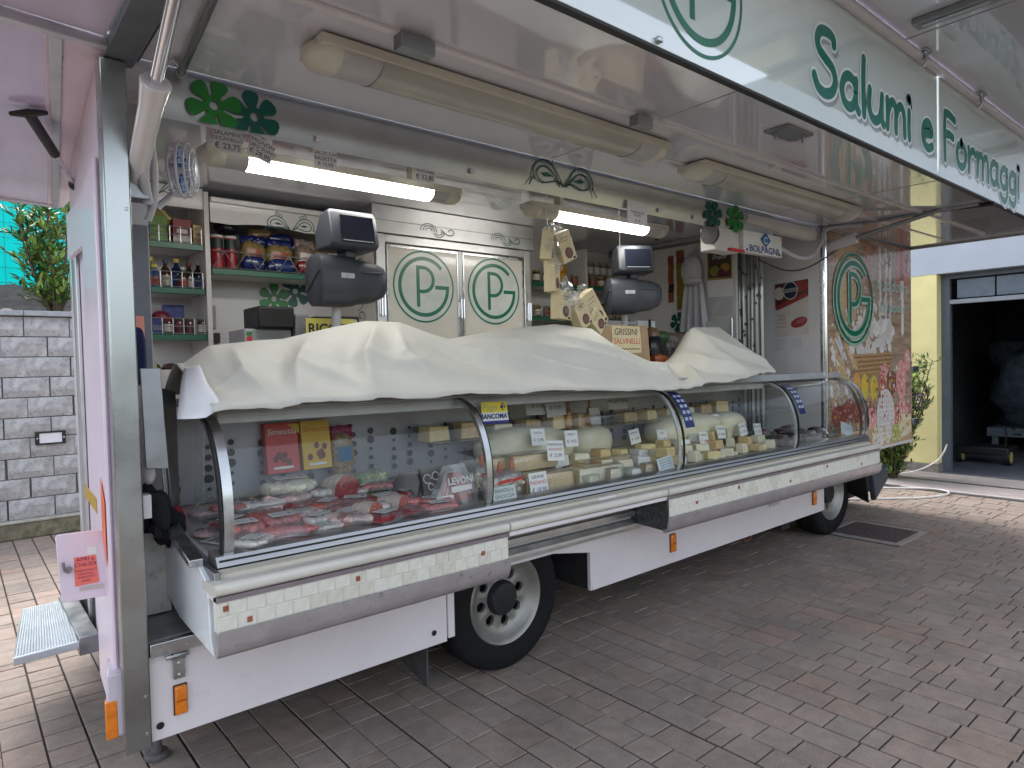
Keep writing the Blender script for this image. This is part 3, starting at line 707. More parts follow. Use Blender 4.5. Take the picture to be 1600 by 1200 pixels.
# rear hatch raised overhead, strut, side wing; unseen outer reach lengthened to shade the paving
HP = M('hatch_liner', (.64, .58, .76), .16, var=.05, scale=2, coat=.5, wear=((.55, .48, .58), 5, .6, .4))
quad_slab('rear_hatch', [(-.95, -.1, 2.885), (-.2, -.09, 2.852), (.07, 2.67, 2.85), (-.95, 2.67, 2.885)][::-1], .035, HP, truck)
hb = quad_slab('hatch_frame', [(-.95, -.135, 2.866), (-.06, -.12, 2.83), (-.06, -.085, 2.83), (-.95, -.09, 2.866)][::-1], .05, ALU, truck)
quad_slab('hatch_frame', [(-.225, -.08, 2.838), (-.185, -.08, 2.836), (.09, 2.67, 2.835), (.055, 2.67, 2.836)][::-1], .02, ALU, truck)
quad_slab('hatch_frame', [(-.95, 2.63, 2.868), (.07, 2.63, 2.835), (.07, 2.68, 2.835), (-.95, 2.68, 2.868)][::-1], .03, ALU, truck)
quad_slab('rear_header', [(-.24, -.1, 2.868), (-.02, -.02, 2.868), (.14, 2.12, 2.868), (.12, 2.69, 2.868), (.03, 2.69, 2.868)], .02, PINK, truck)
mb = MB()
for k in range(24): mb.box(-.176+.0085*k, -.164+.0085*k, .1+.09*k, .15+.09*k, 2.842, 2.858)
mb.build('piano_hinge', DSTEEL, truck)
quad_slab('side_wing', [(-.95, -1.3, 2.91), (-.065, -1.3, 2.862), (-.065, -.13, 2.862), (-.95, -.13, 2.91)][::-1], .03, HP, truck)
A, B = Vector((.02, 1.375, 2.70)), Vector((-.22, .73, 2.825)); Mi = A.lerp(B, .48)
gsn = MB().tube([A, Mi], .012, 10).build('gas_strut', CHROME, truck)
MB().tube([Mi, B], .022, 12).build('strut_cylinder', BLACK, gsn)
MB().tube([B+Vector((-.06, .05, .0)), B, B+Vector((.06, -.05, .0))], [.01, .02, .01], 8).build('strut_bracket', BLACK, gsn)
MB().blob(A, .03, .03, .03, seg=10, rings=6).build('strut_pivot', BLACK, gsn)
# ---- roof canopy (raised side flap), fascia boards, upper flap
cano = box('canopy', .05, XF, -1.2, .0, ZT, ZT+.05, CEIL, truck, .002)
mb = MB(); mb.box(.05, XF, -1.232, -1.2, ZT-.007, ZT+.004); mb.build('edge_seal', BLACK, cano)
for y, h in ((-.75, .014), (-.4, .008)):
    box('ceiling_batten', .06 if h > .01 else 2.5, XF-.3, y-.02, y+.012, ZT-h, ZT-.0005, WHITE, cano, .002)
for a in (2.15, 4.6): box('ceiling_joint', a, a+.004, -1.19, -.01, ZT-.0025, ZT-.0005, M('joint_grey', (.4, .38, .4), .5), cano, 0)
box('canopy_end', XF, XF+.02, -1.2, .0, ZT-.02, ZT+.05, DSTEEL, truck)
eb = box('canopy_end_box', -.06, .045, -1.5, .03, 2.835, 2.95, M('end_box_steel', (.25, .27, .29), .4, .9, var=.15), truck, .004)
box('canopy_end_seal', .045, .06, -1.5, .0, 2.855, 2.95, BLACK, truck, .002)
# fascia
FH0, FH1, FY = ZT+.005, 3.545, -1.22
FAS = M('fascia_board', (.64, .72, .68), .05, var=.03, scale=2, coat=1, cior=2.0, spec=.9)
seam = 4.5
fa1 = MB(); fa1.box(.06, seam-.02, FY-.012, FY+.012, FH0, FH1-.01); fa1 = fa1.build('fascia_board', FAS, truck, .002)
fa2 = MB(); fa2.box(seam+.02, XF, FY-.012, FY+.012, FH0-.0, FH1-.01); fa2 = fa2.build('fascia_board', FAS, truck, .002)
tube('fascia_rail', [(.06, FY-.03, FH1-.005), (XF, FY-.03, FH1-.005)], .028, M('rail_white', (.62, .6, .64), .35), truck, 12)
uf = box('upper_flap', -.5, 9.2, -1.98, FY+.02, FH1+.035, FH1+.09, M('upper_flap_enamel', (.66, .68, .74), .12, var=.04, scale=2, coat=1, cior=1.8), truck, .003)
box('flap_joint', 3.9, 3.906, -1.97, FY, FH1+.0315, FH1+.0345, M('joint_grey2', (.3, .3, .34), .5), uf, 0)
for x in (3.72, 6.9):
    br = box('flap_track', x-.05, x+.05, -1.97, -1.36, FH1-.0, FH1+.034, DSTEEL, uf, .004)
    box('track_slot', x-.015, x+.015, -1.96, -1.4, FH1-.006, FH1+.0, STEEL, uf, .002)
for x in (4.16, 5.25):
    mb = MB(); mb.box(x-.05, x+.05, FY-.075, FY-.02, FH1+.02, FH1+.03); mb.tube([(x-.03, FY-.06, FH1+.02), (x-.03, FY-.07, FH1-.05), (x-.03, FY-.04, FH1-.075)], .012, 6); mb.box(x-.045, x-.015, FY-.075, FY-.062, FH1-.05, FH1+.02)
    mb.build('fascia_clip', STEEL, truck, .002)
box('fascia_screw', 1.53, 1.56, FY-.03, FY-.012, FH0+.01, FH0+.03, STEEL, fa1, .004)
FF = Fr((0, FY-.012, 0))
mb = MB(); logo(mb, FF, (1.83, 3.215), .305, 0, .002); mb.build('printed_logo', GREEN, fa1)
# rounded hand-lettering, drawn with strokes
GL = {
 'S': [[(.62, 1.22), (.6, 1.36), (.42, 1.42), (.2, 1.36), (.1, 1.14), (.16, .94), (.36, .8), (.58, .66), (.66, .4), (.56, .14), (.34, .02), (.12, .08), (.0, .3)]],
 'a': [[(.5, .52), (.42, .68), (.24, .72), (.08, .58), (.02, .32), (.1, .08), (.26, 0), (.42, .1), (.5, .32)], [(.52, .7), (.5, .4), (.52, .12), (.6, 0)]],
 'l': [[(.06, 1.35), (.04, .7), (.06, 0)]],
 'u': [[(.04, .7), (.02, .3), (.1, .06), (.26, .0), (.42, .12), (.5, .4)], [(.52, .7), (.5, .4), (.52, .1), (.58, .0)]],
 'm': [[(.02, .7), (.04, .3), (.02, 0)], [(.05, .4), (.16, .66), (.3, .7), (.38, .5), (.38, .0)], [(.4, .42), (.5, .66), (.64, .7), (.74, .5), (.76, 0)]],
 'i': [[(.05, .7), (.04, .3), (.06, 0)], [(.05, 1.02), (.055, 1.06)]],
 'e': [[(.04, .36), (.3, .4), (.48, .46), (.42, .66), (.26, .72), (.08, .58), (.02, .32), (.1, .08), (.3, .0), (.5, .1)]],
 'F': [[(.06, 1.36), (.04, .7), (.06, 0)], [(.06, 1.36), (.3, 1.38), (.6, 1.3)], [(.05, .74), (.3, .78), (.5, .74)]],
 'o': [[(.28, .72), (.08, .58), (.02, .34), (.1, .08), (.28, .0), (.46, .1), (.54, .36), (.46, .62), (.28, .72)]],
 'r': [[(.02, .7), (.05, .35), (.04, 0)], [(.05, .38), (.16, .62), (.32, .7), (.44, .62)]],
 'g': [[(.5, .54), (.4, .7), (.24, .72), (.07, .56), (.02, .34), (.1, .1), (.26, .03), (.42, .14), (.5, .36)], [(.52, .7), (.52, .2), (.5, -.2), (.36, -.42), (.14, -.38), (.02, -.26)]],
}
WID = {'S': .86, 'a': .74, 'l': .24, 'u': .72, 'm': .92, 'i': .26, 'e': .66, 'F': .72, 'o': .7, 'r': .56, 'g': .7, ' ': .42}
def handwrite(word, fr, x, z, s, sx, w, parent):
    sh = MB(); ou = MB(); gr = MB(); p = x
    for ch in word:
        for k, st_ in enumerate(GL.get(ch, [])):
            P = [(p+a*s*sx, z+b*s) for a, b in (spline([(q[0], q[1], 0) for q in st_], 5) and [(v.x, v.y) for v in spline([(q[0], q[1], 0) for q in st_], 5)])]
            S2 = [(a+.02, b-.028) for a, b in P]
            sh.ribbon(fr, S2, w*1.15, .0012+.0002*k); ou.ribbon(fr, P, w*1.5, .0020+.0002*k); gr.ribbon(fr, P, w, .0028+.0002*k)
        p += WID[ch]*s*sx
    sh.build('lettering_shadow', M('letter_shadow', (.3, .33, .32), .12, var=0, coat=.5), parent); ou.build('lettering_outline', M('letter_outline', (.72, .78, .75), .12, var=0), parent)
    gr.build('lettering', M('letter_green', (.0, .14, .1), .25, var=.03), parent); return p
e_ = handwrite('Salumi', FF, 2.78, 3.02, .222, 1.55, .056, fa1); handwrite('e', FF, e_+.42*.222*1.55, 3.02, .222, 1.55, .056, fa1)
e2 = handwrite('Formaggi', FF, 4.6, 3.01, .222, 1.58, .056, fa2)
# hardware under the canopy
for p in ((.78, 'wide'), (2.03, 'n')):
    x = p[0]; w = .07 if p[1] == 'wide' else .055
    mb = MB(); mb.box(x-w, x+w, -.79, -.735, ZT-.065, ZT-.012); b_ = mb.build('latch_housing', DSTEEL, truck, .003)
    box('latch_slot', x-w+.012, x+w-.012, -.735, -.725, ZT-.06, ZT-.03, BLACK, b_, .002)
for p in ((3.35, -.72), (4.95, -.7)):
    box('cable_clip', p[0]-.04, p[0]+.04, p[1]-.02, p[1]+.02, ZT-.035, ZT-.012, WHITE, truck, .003)
pl = box('bracket_plate', 2.72, 2.98, -1.13, -1.0, ZT-.012, ZT-.001, DSTEEL, truck, .002)
for a in ((2.76, -1.04), (2.93, -1.1)): tube('bolt', [(a[0], a[1], ZT-.012), (a[0], a[1], ZT-.05)], .008, DSTEEL, pl)
# lifting strut at the rear: fat white cylinder with chrome rod, and a loose rod
A = Vector((.045, .08, 2.42)); B = Vector((.042, -.66, 2.885)); Dv = (B-A).normalized()
cy = MB().tube([A, A+Dv*.08, A+Dv*.38, A+Dv*.47, A+Dv*.475], [.03, .034, .04, .05, .046], 16).build('lift_cylinder', WHITE, truck)
MB().tube([A+Dv*.46, B], .022, 14).build('lift_rod', CHROME, cy)
box('lift_pivot', .0, .09, .04, .12, 2.36, 2.43, DSTEEL, truck, .004)
MB().blob((.085, -.11, 2.66), .022, .022, .02, seg=12, rings=8).build('hose_fitting', STEEL, cy)
tube('air_hose', spline([(.085, -.1, 2.66), (.075, -.06, 2.56), (.06, .0, 2.45), (.09, .08, 2.36)], 6), .02, M('hose_grey', (.5, .5, .52), .5), truck, 10)
tube('air_hose', spline([(.11, .1, 2.66), (.12, .1, 2.5), (.12, .12, 2.38), (.1, .14, 2.3)], 6), .014, M('hose_grey', (.5, .5, .52), .5), truck, 8)
rod = MB().tube([(.2, -.02, 2.845), (.147, -.61, 2.85), (.13, -.8, 2.86)], .013, 10).build('stay_rod', M('rod_nickel', (.35, .35, .35), .25, 1, var=.1), truck)
MB().tube([(.2, -.02, 2.845), (.2, -.005, 2.85)], .02, 10).build('rod_end', DSTEEL, rod)
tube('rod_hook', [(.197, -.06, 2.846), (.15, -.09, 2.858), (.16, -.1, 2.862)], .005, STEEL, rod)
# front strut and braces
A = Vector((5.6, .08, 2.68)); B = Vector((5.62, -.95, 2.872))
fs = MB().tube([A, A.lerp(B, .32)], [.045, .05], 14).build('lift_cylinder', WHITE, truck)
MB().tube([A.lerp(B, .31), B], .018, 10).build('lift_rod', DSTEEL, fs)
tube('stay_bar', [(5.62, .01, 2.86), (5.62, -1.16, 2.862)], .016, DSTEEL, truck)
tube('stay_bar', [(5.62, .012, 2.872), (XF, -.005, 2.866)], .014, DSTEEL, truck)
quad_slab('stay_bracket', [(5.6, -.85, 2.86), (5.64, -1.25, 2.845), (5.66, -1.25, 2.868), (5.66, -.85, 2.868)], .02, BLACK, truck)
tube('air_hose', spline([(4.75, .02, 2.62), (5.0, -.02, 2.55), (5.25, -.02, 2.58), (5.42, -.03, 2.72), (5.5, -.05, 2.84), (5.62, -.3, 2.85)], 6), .018, M('hose_grey', (.5, .5, .52), .5), truck, 8)
tube('cable', spline([(4.5, .05, 2.5), (4.9, .03, 2.44), (5.3, .02, 2.5), (5.7, -.05, 2.68)], 5), .006, BLACK, truck)
tube('hand_pole', [(5.54, .0, .95), (5.54, .0, 2.86)], .021, CHROME, truck, 16)

# ---- front side panel with the printed mural
MX0, MX1, MZ0, MZ1 = 5.58, 7.58, .75, 2.862
mural = box('front_panel', MX0, MX1, .0, .03, MZ0, MZ1, M('panel_edge', (.5, .46, .42), .3), truck, .003)
box('panel_base_trim', 5.45, MX1, -.006, .0, MZ0, MZ0+.03, M('trim_grey', (.6, .58, .58), .35), truck, .002)
def mural_mat():
    m = bpy.data.materials.new('mural_print'); m.use_nodes = True; n = m.node_tree.nodes; L = m.node_tree.links; b = n['Principled BSDF']
    b.inputs['Roughness'].default_value = .2; b.inputs['Coat Weight'].default_value = .4
    tc = n.new('ShaderNodeTexCoord'); mp = n.new('ShaderNodeMapping'); mp.inputs['Scale'].default_value = (1, 1, 7); L.new(tc.outputs['Object'], mp.inputs[0])
    w = n.new('ShaderNodeTexNoise'); w.inputs['Scale'].default_value = 3; w.inputs['Detail'].default_value = 9; L.new(mp.outputs[0], w.inputs['Vector'])
    cr = n.new('ShaderNodeValToRGB'); L.new(w.outputs['Fac'], cr.inputs[0])
    for e, (p, c) in zip(cr.color_ramp.elements, ((.3, (.26, .17, .11)), (.72, (.52, .4, .29)))): e.position = p; e.color = (*c, 1)
    L.new(cr.outputs[0], b.inputs['Base Color']); return m
def pm(name, c, var=.18, sc_=25): return M('print_'+name, c, .22, var=var, scale=sc_, coat=.4)
PMS = [mural_mat(), pm('tan', (.55, .38, .22)), pm('brown', (.22, .12, .08)), pm('grey_white', (.66, .63, .6), .12), pm('pink', (.75, .36, .33)), pm('red', (.55, .2, .13)),
       pm('orange', (.7, .38, .12)), pm('yellow', (.72, .52, .08)), pm('cream', (.76, .68, .46), .1), pm('dark_red', (.32, .1, .08)), pm('basket', (.4, .24, .12), .4, 60), pm('straw', (.6, .45, .24), .35, 50),
       pm('green_cheese', (.45, .5, .14)), pm('pale', (.74, .72, .66), .1), pm('white', (.8, .79, .76), .05)]
FM = Fr((0, 0, 0)); r = random.Random(11); mb = MB(); H = [.0012]
def lay(): H[0] += .000006; return H[0]
mb.flat(FM, [(MX0+.01, MZ0+.03), (MX1-.01, MZ0+.03), (MX1-.01, MZ1-.01), (MX0+.01, MZ1-.01)], .001, 0)
for k in range(5): mb.flat(FM, [(MX0+.02+.4*k, 2.2), (MX0+.03+.4*k, 2.2), (MX0+.03+.4*k, 2.85), (MX0+.02+.4*k, 2.85)], lay(), 2)           # plank gaps
mb.flat(FM, [(MX0+.2, 2.0), (MX0+.6, 2.05), (MX0+.62, 2.75), (MX0+.18, 2.75)], lay(), 1)                                    # chopping board
for a in (6.75, 6.9, 7.0):                                                                                                  # strings of white salami
    for k in range(14): mb.disc(FM, (a+r.uniform(-.02, .02), 2.78-k*.055), .03, .035, lay(), 3, 10)
for a in (6.45, 7.2, 7.3, 7.38, 7.45):                                                                                     # hanging dark hams and sausages
    mb.flat(FM, [(a-.03, 2.84), (a+.05, 2.84), (a+.07, 2.5), (a+.03, 2.25+r.random()*.15), (a-.02, 2.45)], lay(), r.choice((5, 9, 9)))
mb.flat(FM, [(7.3, 2.3), (7.36, 2.3), (7.36, 1.95), (7.33, 1.9), (7.29, 1.95)], lay(), 14)                                    # knife
mb.flat(FM, [(7.28, 2.3), (7.36, 2.3), (7.37, 2.5), (7.28, 2.5)], lay(), 13)
for k in range(64):                                                                                                        # basket heaped with white sausages
    t = r.random(); a = 6.05+r.random()*1.0; top = 2.28-.9*abs(a-6.62)**1.3
    z = 1.72+(top-1.72)*t
    mb.disc(FM, (a, z), .05+r.random()*.04, .035+r.random()*.025, lay(), r.choice((3, 3, 14, 13)), 12, r.uniform(-.9, .9))
mb.flat(FM, [(6.05, 1.72), (7.05, 1.74), (6.95, 1.5), (6.2, 1.5)], lay(), 10)
for k in range(9): mb.ribbon(FM, [(6.06+.01*k, 1.71-.022*k), (7.04-.01*k, 1.73-.022*k)], .006, lay(), 2 if k % 2 else 11, cap=False)
for k in range(40):                                                                                                        # bread sticks and straw at the left
    a = MX0+.04+r.random()*.42; z = 1.25+r.random()*.7; t = r.uniform(-1.2, -.5); l = .1+r.random()*.2
    mb.ribbon(FM, [(a, z), (min(a+l*math.cos(t), MX1-.02), z+l*math.sin(t))], .025+r.random()*.02, lay(), r.choice((11, 11, 1, 13, 3)), cap=False)
for a, z, c in ((6.18, 1.42, 6), (6.36, 1.4, 7), (6.58, 1.38, 7)): mb.disc(FM, (a, z), .085, .13, lay(), c, 20)              # peppers / fruit
for a, z, ra, rb, c in ((6.85, 1.5, .09, .13, 4), (6.78, 1.4, .09, .12, 5), (7.02, 1.42, .13, .13, 2), (7.28, 1.45, .14, .21, 4), (7.45, 1.65, .08, .12, 4), (7.3, 1.12, .1, .16, 4), (6.95, 1.18, .09, .1, 5), (7.03, 1.05, .11, .13, 4), (7.16, 1.1, .06, .1, 5),
                        (6.35, 1.13, .2, .1, 5), (6.5, 1.05, .14, .14, 4), (6.2, 1.18, .16, .08, 9), (7.2, .98, .1, .12, 5), (7.45, 1.05, .07, .15, 5), (6.55, .93, .1, .08, 4), (6.0, 1.2, .12, .1, 9), (5.8, 1.15, .16, .1, 9)):
    mb.disc(FM, (a, z), ra, rb, lay(), c, 24); mb.disc(FM, (a, z), ra*.82, rb*.82, lay(), 4 if c == 4 else c, 20)
    for k in range(10): mb.disc(FM, (a+r.uniform(-.6, .6)*ra, z+r.uniform(-.6, .6)*rb), .012, .014, lay(), 13 if c in (4, 5) else 5, 6)
mb.flat(FM, [(5.6, .78), (7.55, .78), (7.55, .98), (5.6, .98)], lay(), 1)
mb.disc(FM, (6.86, 1.08), .22, .28, lay(), 13, 32); mb.disc(FM, (6.86, 1.08), .2, .26, lay(), 3, 32)                               # big white cheese oval
for k in range(9): mb.ribbon(FM, [(6.7, .8+.05*k), (7.02, .8+.05*k)], .008, lay(), 14, cap=False)
for P, c in (([(7.2, .8), (7.54, .86), (7.54, 1.06), (7.22, 1.08)], 8), ([(6.5, .8), (6.68, .8), (6.6, 1.05)], 8), ([(6.75, .8), (6.95, .8), (6.92, .92), (6.8, .95)], 6), ([(7.0, .8), (7.2, .8), (7.2, .96), (7.02, .98)], 12), ([(6.3, .79), (6.5, .79), (6.45, .9), (6.33, .9)], 5)):
    mb.flat(FM, P, lay(), c)
    for k in range(5):
        u, v = r.random(), r.random(); q = [P[0][i]*(1-u)*(1-v)+P[1][i]*u*(1-v)+P[2][i]*u*v+(P[3] if len(P) > 3 else P[0])[i]*(1-u)*v for i in (0, 1)]
        mb.disc(FM, q, .014, .016, lay(), 11, 8)
for a in range(5): mb.disc(FM, (6.6+.08*a, .84+.03*(a % 2)), .045, .05, lay(), (14, 13, 14, 8, 14)[a], 14)
zones = [((5.62, 6.05, 1.3, 2.2), (11, 1, 13, 3), 70, .03), ((6.1, 7.05, 1.74, 2.2), (3, 14, 13, 3, 8), 90, .022), ((6.7, 7.5, 1.0, 1.6), (4, 4, 5, 13, 9), 110, .022), ((5.65, 6.6, .82, 1.3), (5, 9, 4, 6, 13, 2), 110, .026), ((6.3, 7.5, .8, 1.0), (8, 14, 13, 12, 6, 11), 80, .022), ((6.2, 7.5, 2.3, 2.84), (9, 3, 2, 5, 13), 60, .02), ((5.7, 7.4, 1.32, 1.5), (6, 7, 12, 2, 11), 40, .02)]
for (a0, a1, b0, b1), cs, n_, s0 in zones:
    for k in range(n_):
        s_ = s0*r.uniform(.4, 1.1); mb.disc(FM, (r.uniform(a0, a1), r.uniform(b0, b1)), s_, s_*r.uniform(.4, 1.3), lay(), r.choice(cs), 8, r.random()*3)
mb.build('mural_print', PMS, mural)
mb = MB(); logo(mb, Fr((0, -.007, 0)), (6.12, 2.255), .43, 0, .0055); logo(mb, Fr((0, -.007, 0)), (6.118, 2.25), .44, 1, .004, w=1.9); mb.build('printed_logo', [GREEN, pm('pale_green', (.35, .5, .38))], mural)
text('lettering', 'le tradizioni', Fr((0, -.012, 0)), 7.03, 2.42, .17, pm('mint', (.45, .68, .62), .05), mural, shear=.3)
text('lettering', 'del sapore', Fr((0, -.012, 0)), 7.03, 2.2, .15, pm('mint', (.45, .68, .62), .05), mural, shear=.3)
for z in (1.55, .97): box('panel_hinge', MX1-.02, MX1+.16, -.02, .02, z-.03, z+.03, DSTEEL, mural, .004)
# cab body behind the panel
box('cab_side', MX0+.02, MX1-.02, .03, 2.0, .76, 2.84, M('cab_paint', (.6, .56, .58), .3), truck, .02)

# ---- interior shell
IW = M('interior_wall', (.66, .645, .63), .25, var=.03, scale=2, coat=.2)
box('interior_ceiling', .0, 5.55, .062, YB, ZT-.002, ZT+.05, CEIL, truck, 0)
box('back_wall', .12, 5.6, YB-.02, YB, .69, ZT-.002, IW, truck, 0)
box('roof_skin', -.05, XF, .0, YB+.02, ZT+.052, ZT+.1, PINK, truck, .01)
box('end_wall', 5.0, 5.03, .56, YB-.02, .69, ZT-.003, IW, truck, 0)
box('cab_wall', 5.5, 5.53, .03, .9, .69, ZT-.003, IW, truck, 0)
box('cab_jamb', 5.505, 5.56, .004, .028, .95, 2.6, STEEL, truck, .002)
box('rear_jamb', .014, .155, .4, .43, .69, 2.84, M('jamb_enamel', (.5, .49, .49), .3, var=.08), truck, 0)
box('rear_jamb_lining', .03, .15, .392, .4, 1.65, 2.33, M('slate_lining', (.13, .14, .16), .4, var=.1), truck, 0)
bx_ = Fr((0, .03, 0))
beam = MB(); prof = [(.03, ZT-.003), (.028, 2.84), (.032, 2.78), (.04, 2.72), (.05, 2.685), (.06, 2.69), (.06, ZT-.003)]
for x in (.13, 4.72): beam.v += [Vector((x, y, z)) for y, z in prof]
n = len(prof)
for i in range(n): beam.f.append([i, (i+1) % n, n+(i+1) % n, n+i]); beam.m.append(0)
beam.f += [list(range(n))[::-1], list(range(n, 2*n))]; beam.m += [0, 0]
bm2 = beam.build('header_beam', M('brushed_beam', (.5, .515, .53), .3, .7, var=.08, scale=5), truck)
FB = Fr((0, .024, 0))
mb = MB(); pass
for cx, cz, r0, m_, h_, ph, cl, asp in ((.33, 2.765, .107, LIME, .001, .25, (2.69, 2.86), 1), (.49, 2.755, .106, TEAL, -.0005, .7, (2.69, 2.86), 1), (3.83, 2.775, .1, TEAL, .001, .2, None, 1.15), (4.13, 2.775, .105, LIME, .001, .45, None, 1.15)):
    mb = MB(); flower(mb, FB, (cx, cz), r0, 0, h_, ph, clip=cl, asp=asp); mb.build('flower_print', m_, bm2)
mb = MB(); scroll(mb, FB, (2.28, 2.74), .13, 0, .001, -1, .009); scroll(mb, FB, (2.3, 2.74), .13, 0, .001, 1, .009); mb.build('scroll_print', TEAL, bm2)
for x in (.77, 1.62, 3.2, 3.6): box('beam_clip', x-.013, x+.013, .018, .034, 2.71, 2.735, WHITE, bm2, .002)
box('ceiling_track', 4.93, 4.99, .1, YB-.1, ZT-.05, ZT-.004, DSTEEL, truck, .003)
box('ceiling_track_light', 4.9, 4.93, .35, 1.9, ZT-.035, ZT-.004, ALU, truck, .003)
tube('ceiling_stud', [(4.3, .9, ZT-.005), (4.3, .9, ZT-.1)], .02, BLACK, truck)
# steel plates and bits in the rear gap
quad_slab('guard_plate', [(.035, .02, 1.34), (.115, .02, 1.33), (.1, .03, 1.72), (.03, .03, 1.72)], .01, DSTEEL, truck)
quad_slab('guard_plate', [(.17, .25, 1.14), (.215, .3, 1.12), (.215, .3, 1.62), (.15, .25, 1.64)], .012, DSTEEL, truck)
tube('guard_pin', [(.14, .22, 1.15), (.125, .22, 1.62)], .006, STEEL, truck)
box('switch_box', .02, .05, .02, .1, 1.15, 1.24, WHITE, truck)
sc1 = box('side_cabinet', .06, .17, .3, .6, .69, 1.13, M('cabinet_worn', (.62, .62, .56), .5, var=.1, wear=((.2, .19, .17), 7, .5, .6)), truck, .006)
tag(MB().blob((.07, .13, 1.17), .042, .06, .085, amp=1.3, fs=16, seg=22, rings=16).blob((.105, .18, 1.09), .065, .09, .05, amp=1.4, fs=18, seg=22, rings=14, seed=2).blob((.15, .2, 1.06), .045, .06, .06, amp=1.2, fs=20, seg=18, rings=12, seed=5).build('black_rag', M('black_cloth', (.008, .008, .01), .95, var=.3)), 'crumpled black cloth stuffed beside the counter end', 'cloth')
tag(MB().blob((.19, .3, 1.08), .03, .06, .05, amp=.6, fs=9).build('red_cloth', M('dark_red_cloth', (.3, .02, .03), .9, var=.2)), 'small dark red cloth peeking out behind the counter end', 'cloth')
jk = MB(); jk.blob((.06, .25, 1.78), .028, .06, .13, e=3, amp=.25, fs=8, seg=16, rings=12)
tag(jk.build('hanging_jacket', M('navy_cloth', (.008, .015, .07), .9, var=.3)), 'navy blue garment hanging on the rear jamb', 'garment')
tag(MB().box(.055, .085, .2, .203, 1.84, 1.93).build('note_slip', M('salmon_paper', (.75, .3, .22), .7)), 'salmon paper slip stuck on the rear jamb above the navy garment', 'note')
tag(MB().blob((.07, .16, 1.31), .02, .03, .04, amp=.5, fs=12).build('white_rag', M('white_cloth', (.7, .7, .72), .9)), 'white rag tucked behind the steel guard plate', 'rag')
tag(MB().box(.165, .215, .62, .66, 1.68, 1.75).build('yellow_sponge', M('sponge', (.5, .48, .25), .95, bump=.5)), 'yellow sponge on the ledge by the rear jamb', 'sponge')
# desk fan clipped by the strut: cage rings, blue blades
fan = root('clip_fan', 'small white clip fan with blue blades by the rear strut', 'fan', (.28, .3, 2.55))
Fm = Matrix.Translation((.28, .32, 2.57)) @ Matrix.Rotation(rad(62), 4, 'Z') @ Matrix.Rotation(rad(90), 4, 'X')
WP = M('fan_white', (.6, .62, .68), .35, var=.04)
mb = MB()
for R_, z in ((.115, 0), (.112, .03), (.112, -.03), (.085, .045), (.05, .05), (.085, -.045)):
    mb.tube([Fm @ Vector((R_*math.cos(t*math.pi/12), R_*math.sin(t*math.pi/12), z)) for t in range(25)], .0035 if z else .006, 5, cap=False)
for t in range(24):
    c, s_ = math.cos(t*math.pi/12), math.sin(t*math.pi/12)
    for sg in (1, -1): mb.tube([Fm @ Vector((R_*c, R_*s_, z*sg)) for R_, z in ((.03, .052), (.08, .047), (.108, .034), (.115, .0))], .0018, 4, cap=False)
mb.build('cage', WP, fan)
mb = MB(); fb = Fr(Fm @ Vector((0, 0, 0)), Fm.to_3x3() @ Vector((1, 0, 0)), Fm.to_3x3() @ Vector((0, 1, 0)))
for k in range(3):
    t = k*2.094+.5; P = [(.02, -.02), (.05, -.05), (.09, -.045), (.1, .0), (.085, .035), (.04, .025)]
    mb.prism(fb, [(a*math.cos(t)-b*math.sin(t), a*math.sin(t)+b*math.cos(t)) for a, b in P], -.004, .004)
mb.build('blade', M('fan_blue', (.02, .13, .4), .4), fan)
MB().lathe([(.03, -.06), (.034, -.05), (.034, .05), (.028, .056), (0, .058)], 16, Fm).build('motor', WP, fan)
tube('bracket', [Fm @ Vector((0, 0, -.06)), (.27, .42, 2.5), (.2, .43, 2.42)], .014, WP, fan)

# ============================================================ REFRIGERATED COUNTER
CX0, CX1 = .2, 5.84
DIV = [.235, 1.475, 3.06, 4.56, 5.83]
def sag(x): return -.0062*(x-.2)                       # the counter hangs a little lower towards the front
ctr = root('display_counter', 'long curved-glass refrigerated counter with marble shelf and tiled front', 'counter', (3, .2, .69))
def ext(name, prof, x0, x1, mat, parent, bevel=0, nseg=10, smooth=35, closed=True):
    mb = MB(); n = len(prof)
    for i in range(nseg+1):
        x = x0+(x1-x0)*i/nseg; mb.v += [Vector((x, y, z+sag(x))) for y, z in prof]
    for i in range(nseg):
        for j in range(n if closed else n-1):
            k = (j+1) % n; mb.f.append([i*n+j, i*n+k, (i+1)*n+k, (i+1)*n+j]); mb.m.append(0)
    if closed: mb.f += [list(range(n))[::-1], [nseg*n+j for j in range(n)]]; mb.m += [0, 0]
    return mb.build(name, mat, parent, bevel, smooth=smooth)
GP = [(-.215, 1.0), (-.235, 1.07), (-.24, 1.16), (-.232, 1.26), (-.205, 1.35), (-.165, 1.43), (-.11, 1.49), (-.03, 1.53), (.06, 1.55)]
GP = [(p.x, p.y) for p in spline([(a, b, 0) for a, b in GP], 4)]
for i in range(4):
    x0, x1 = DIV[i]+.008, DIV[i+1]-.008
    ext('curved_glass', [(y, z) for y, z in GP], x0, x1, GLASS, ctr, closed=False, nseg=6, smooth=80)
def hoop(x, w, mat, name, d=.014, s0=0):
    mb = MB(); G2 = GP[s0:]; n = len(G2)
    for y, z in G2: mb.v += [Vector((x-w, y-.004, z+.002+sag(x))), Vector((x+w, y-.004, z+.002+sag(x))), Vector((x+w, y+d, z-d+sag(x))), Vector((x-w, y+d, z-d+sag(x)))]
    for i in range(n-1):
        for j in range(4): k = (j+1) % 4; mb.f.append([4*i+j, 4*i+k, 4*i+4+k, 4*i+4+j]); mb.m.append(0)
    mb.f += [[0, 1, 2, 3][::-1], [4*n-4, 4*n-3, 4*n-2, 4*n-1]]; mb.m += [0, 0]
    return mb.build(name, mat, ctr)
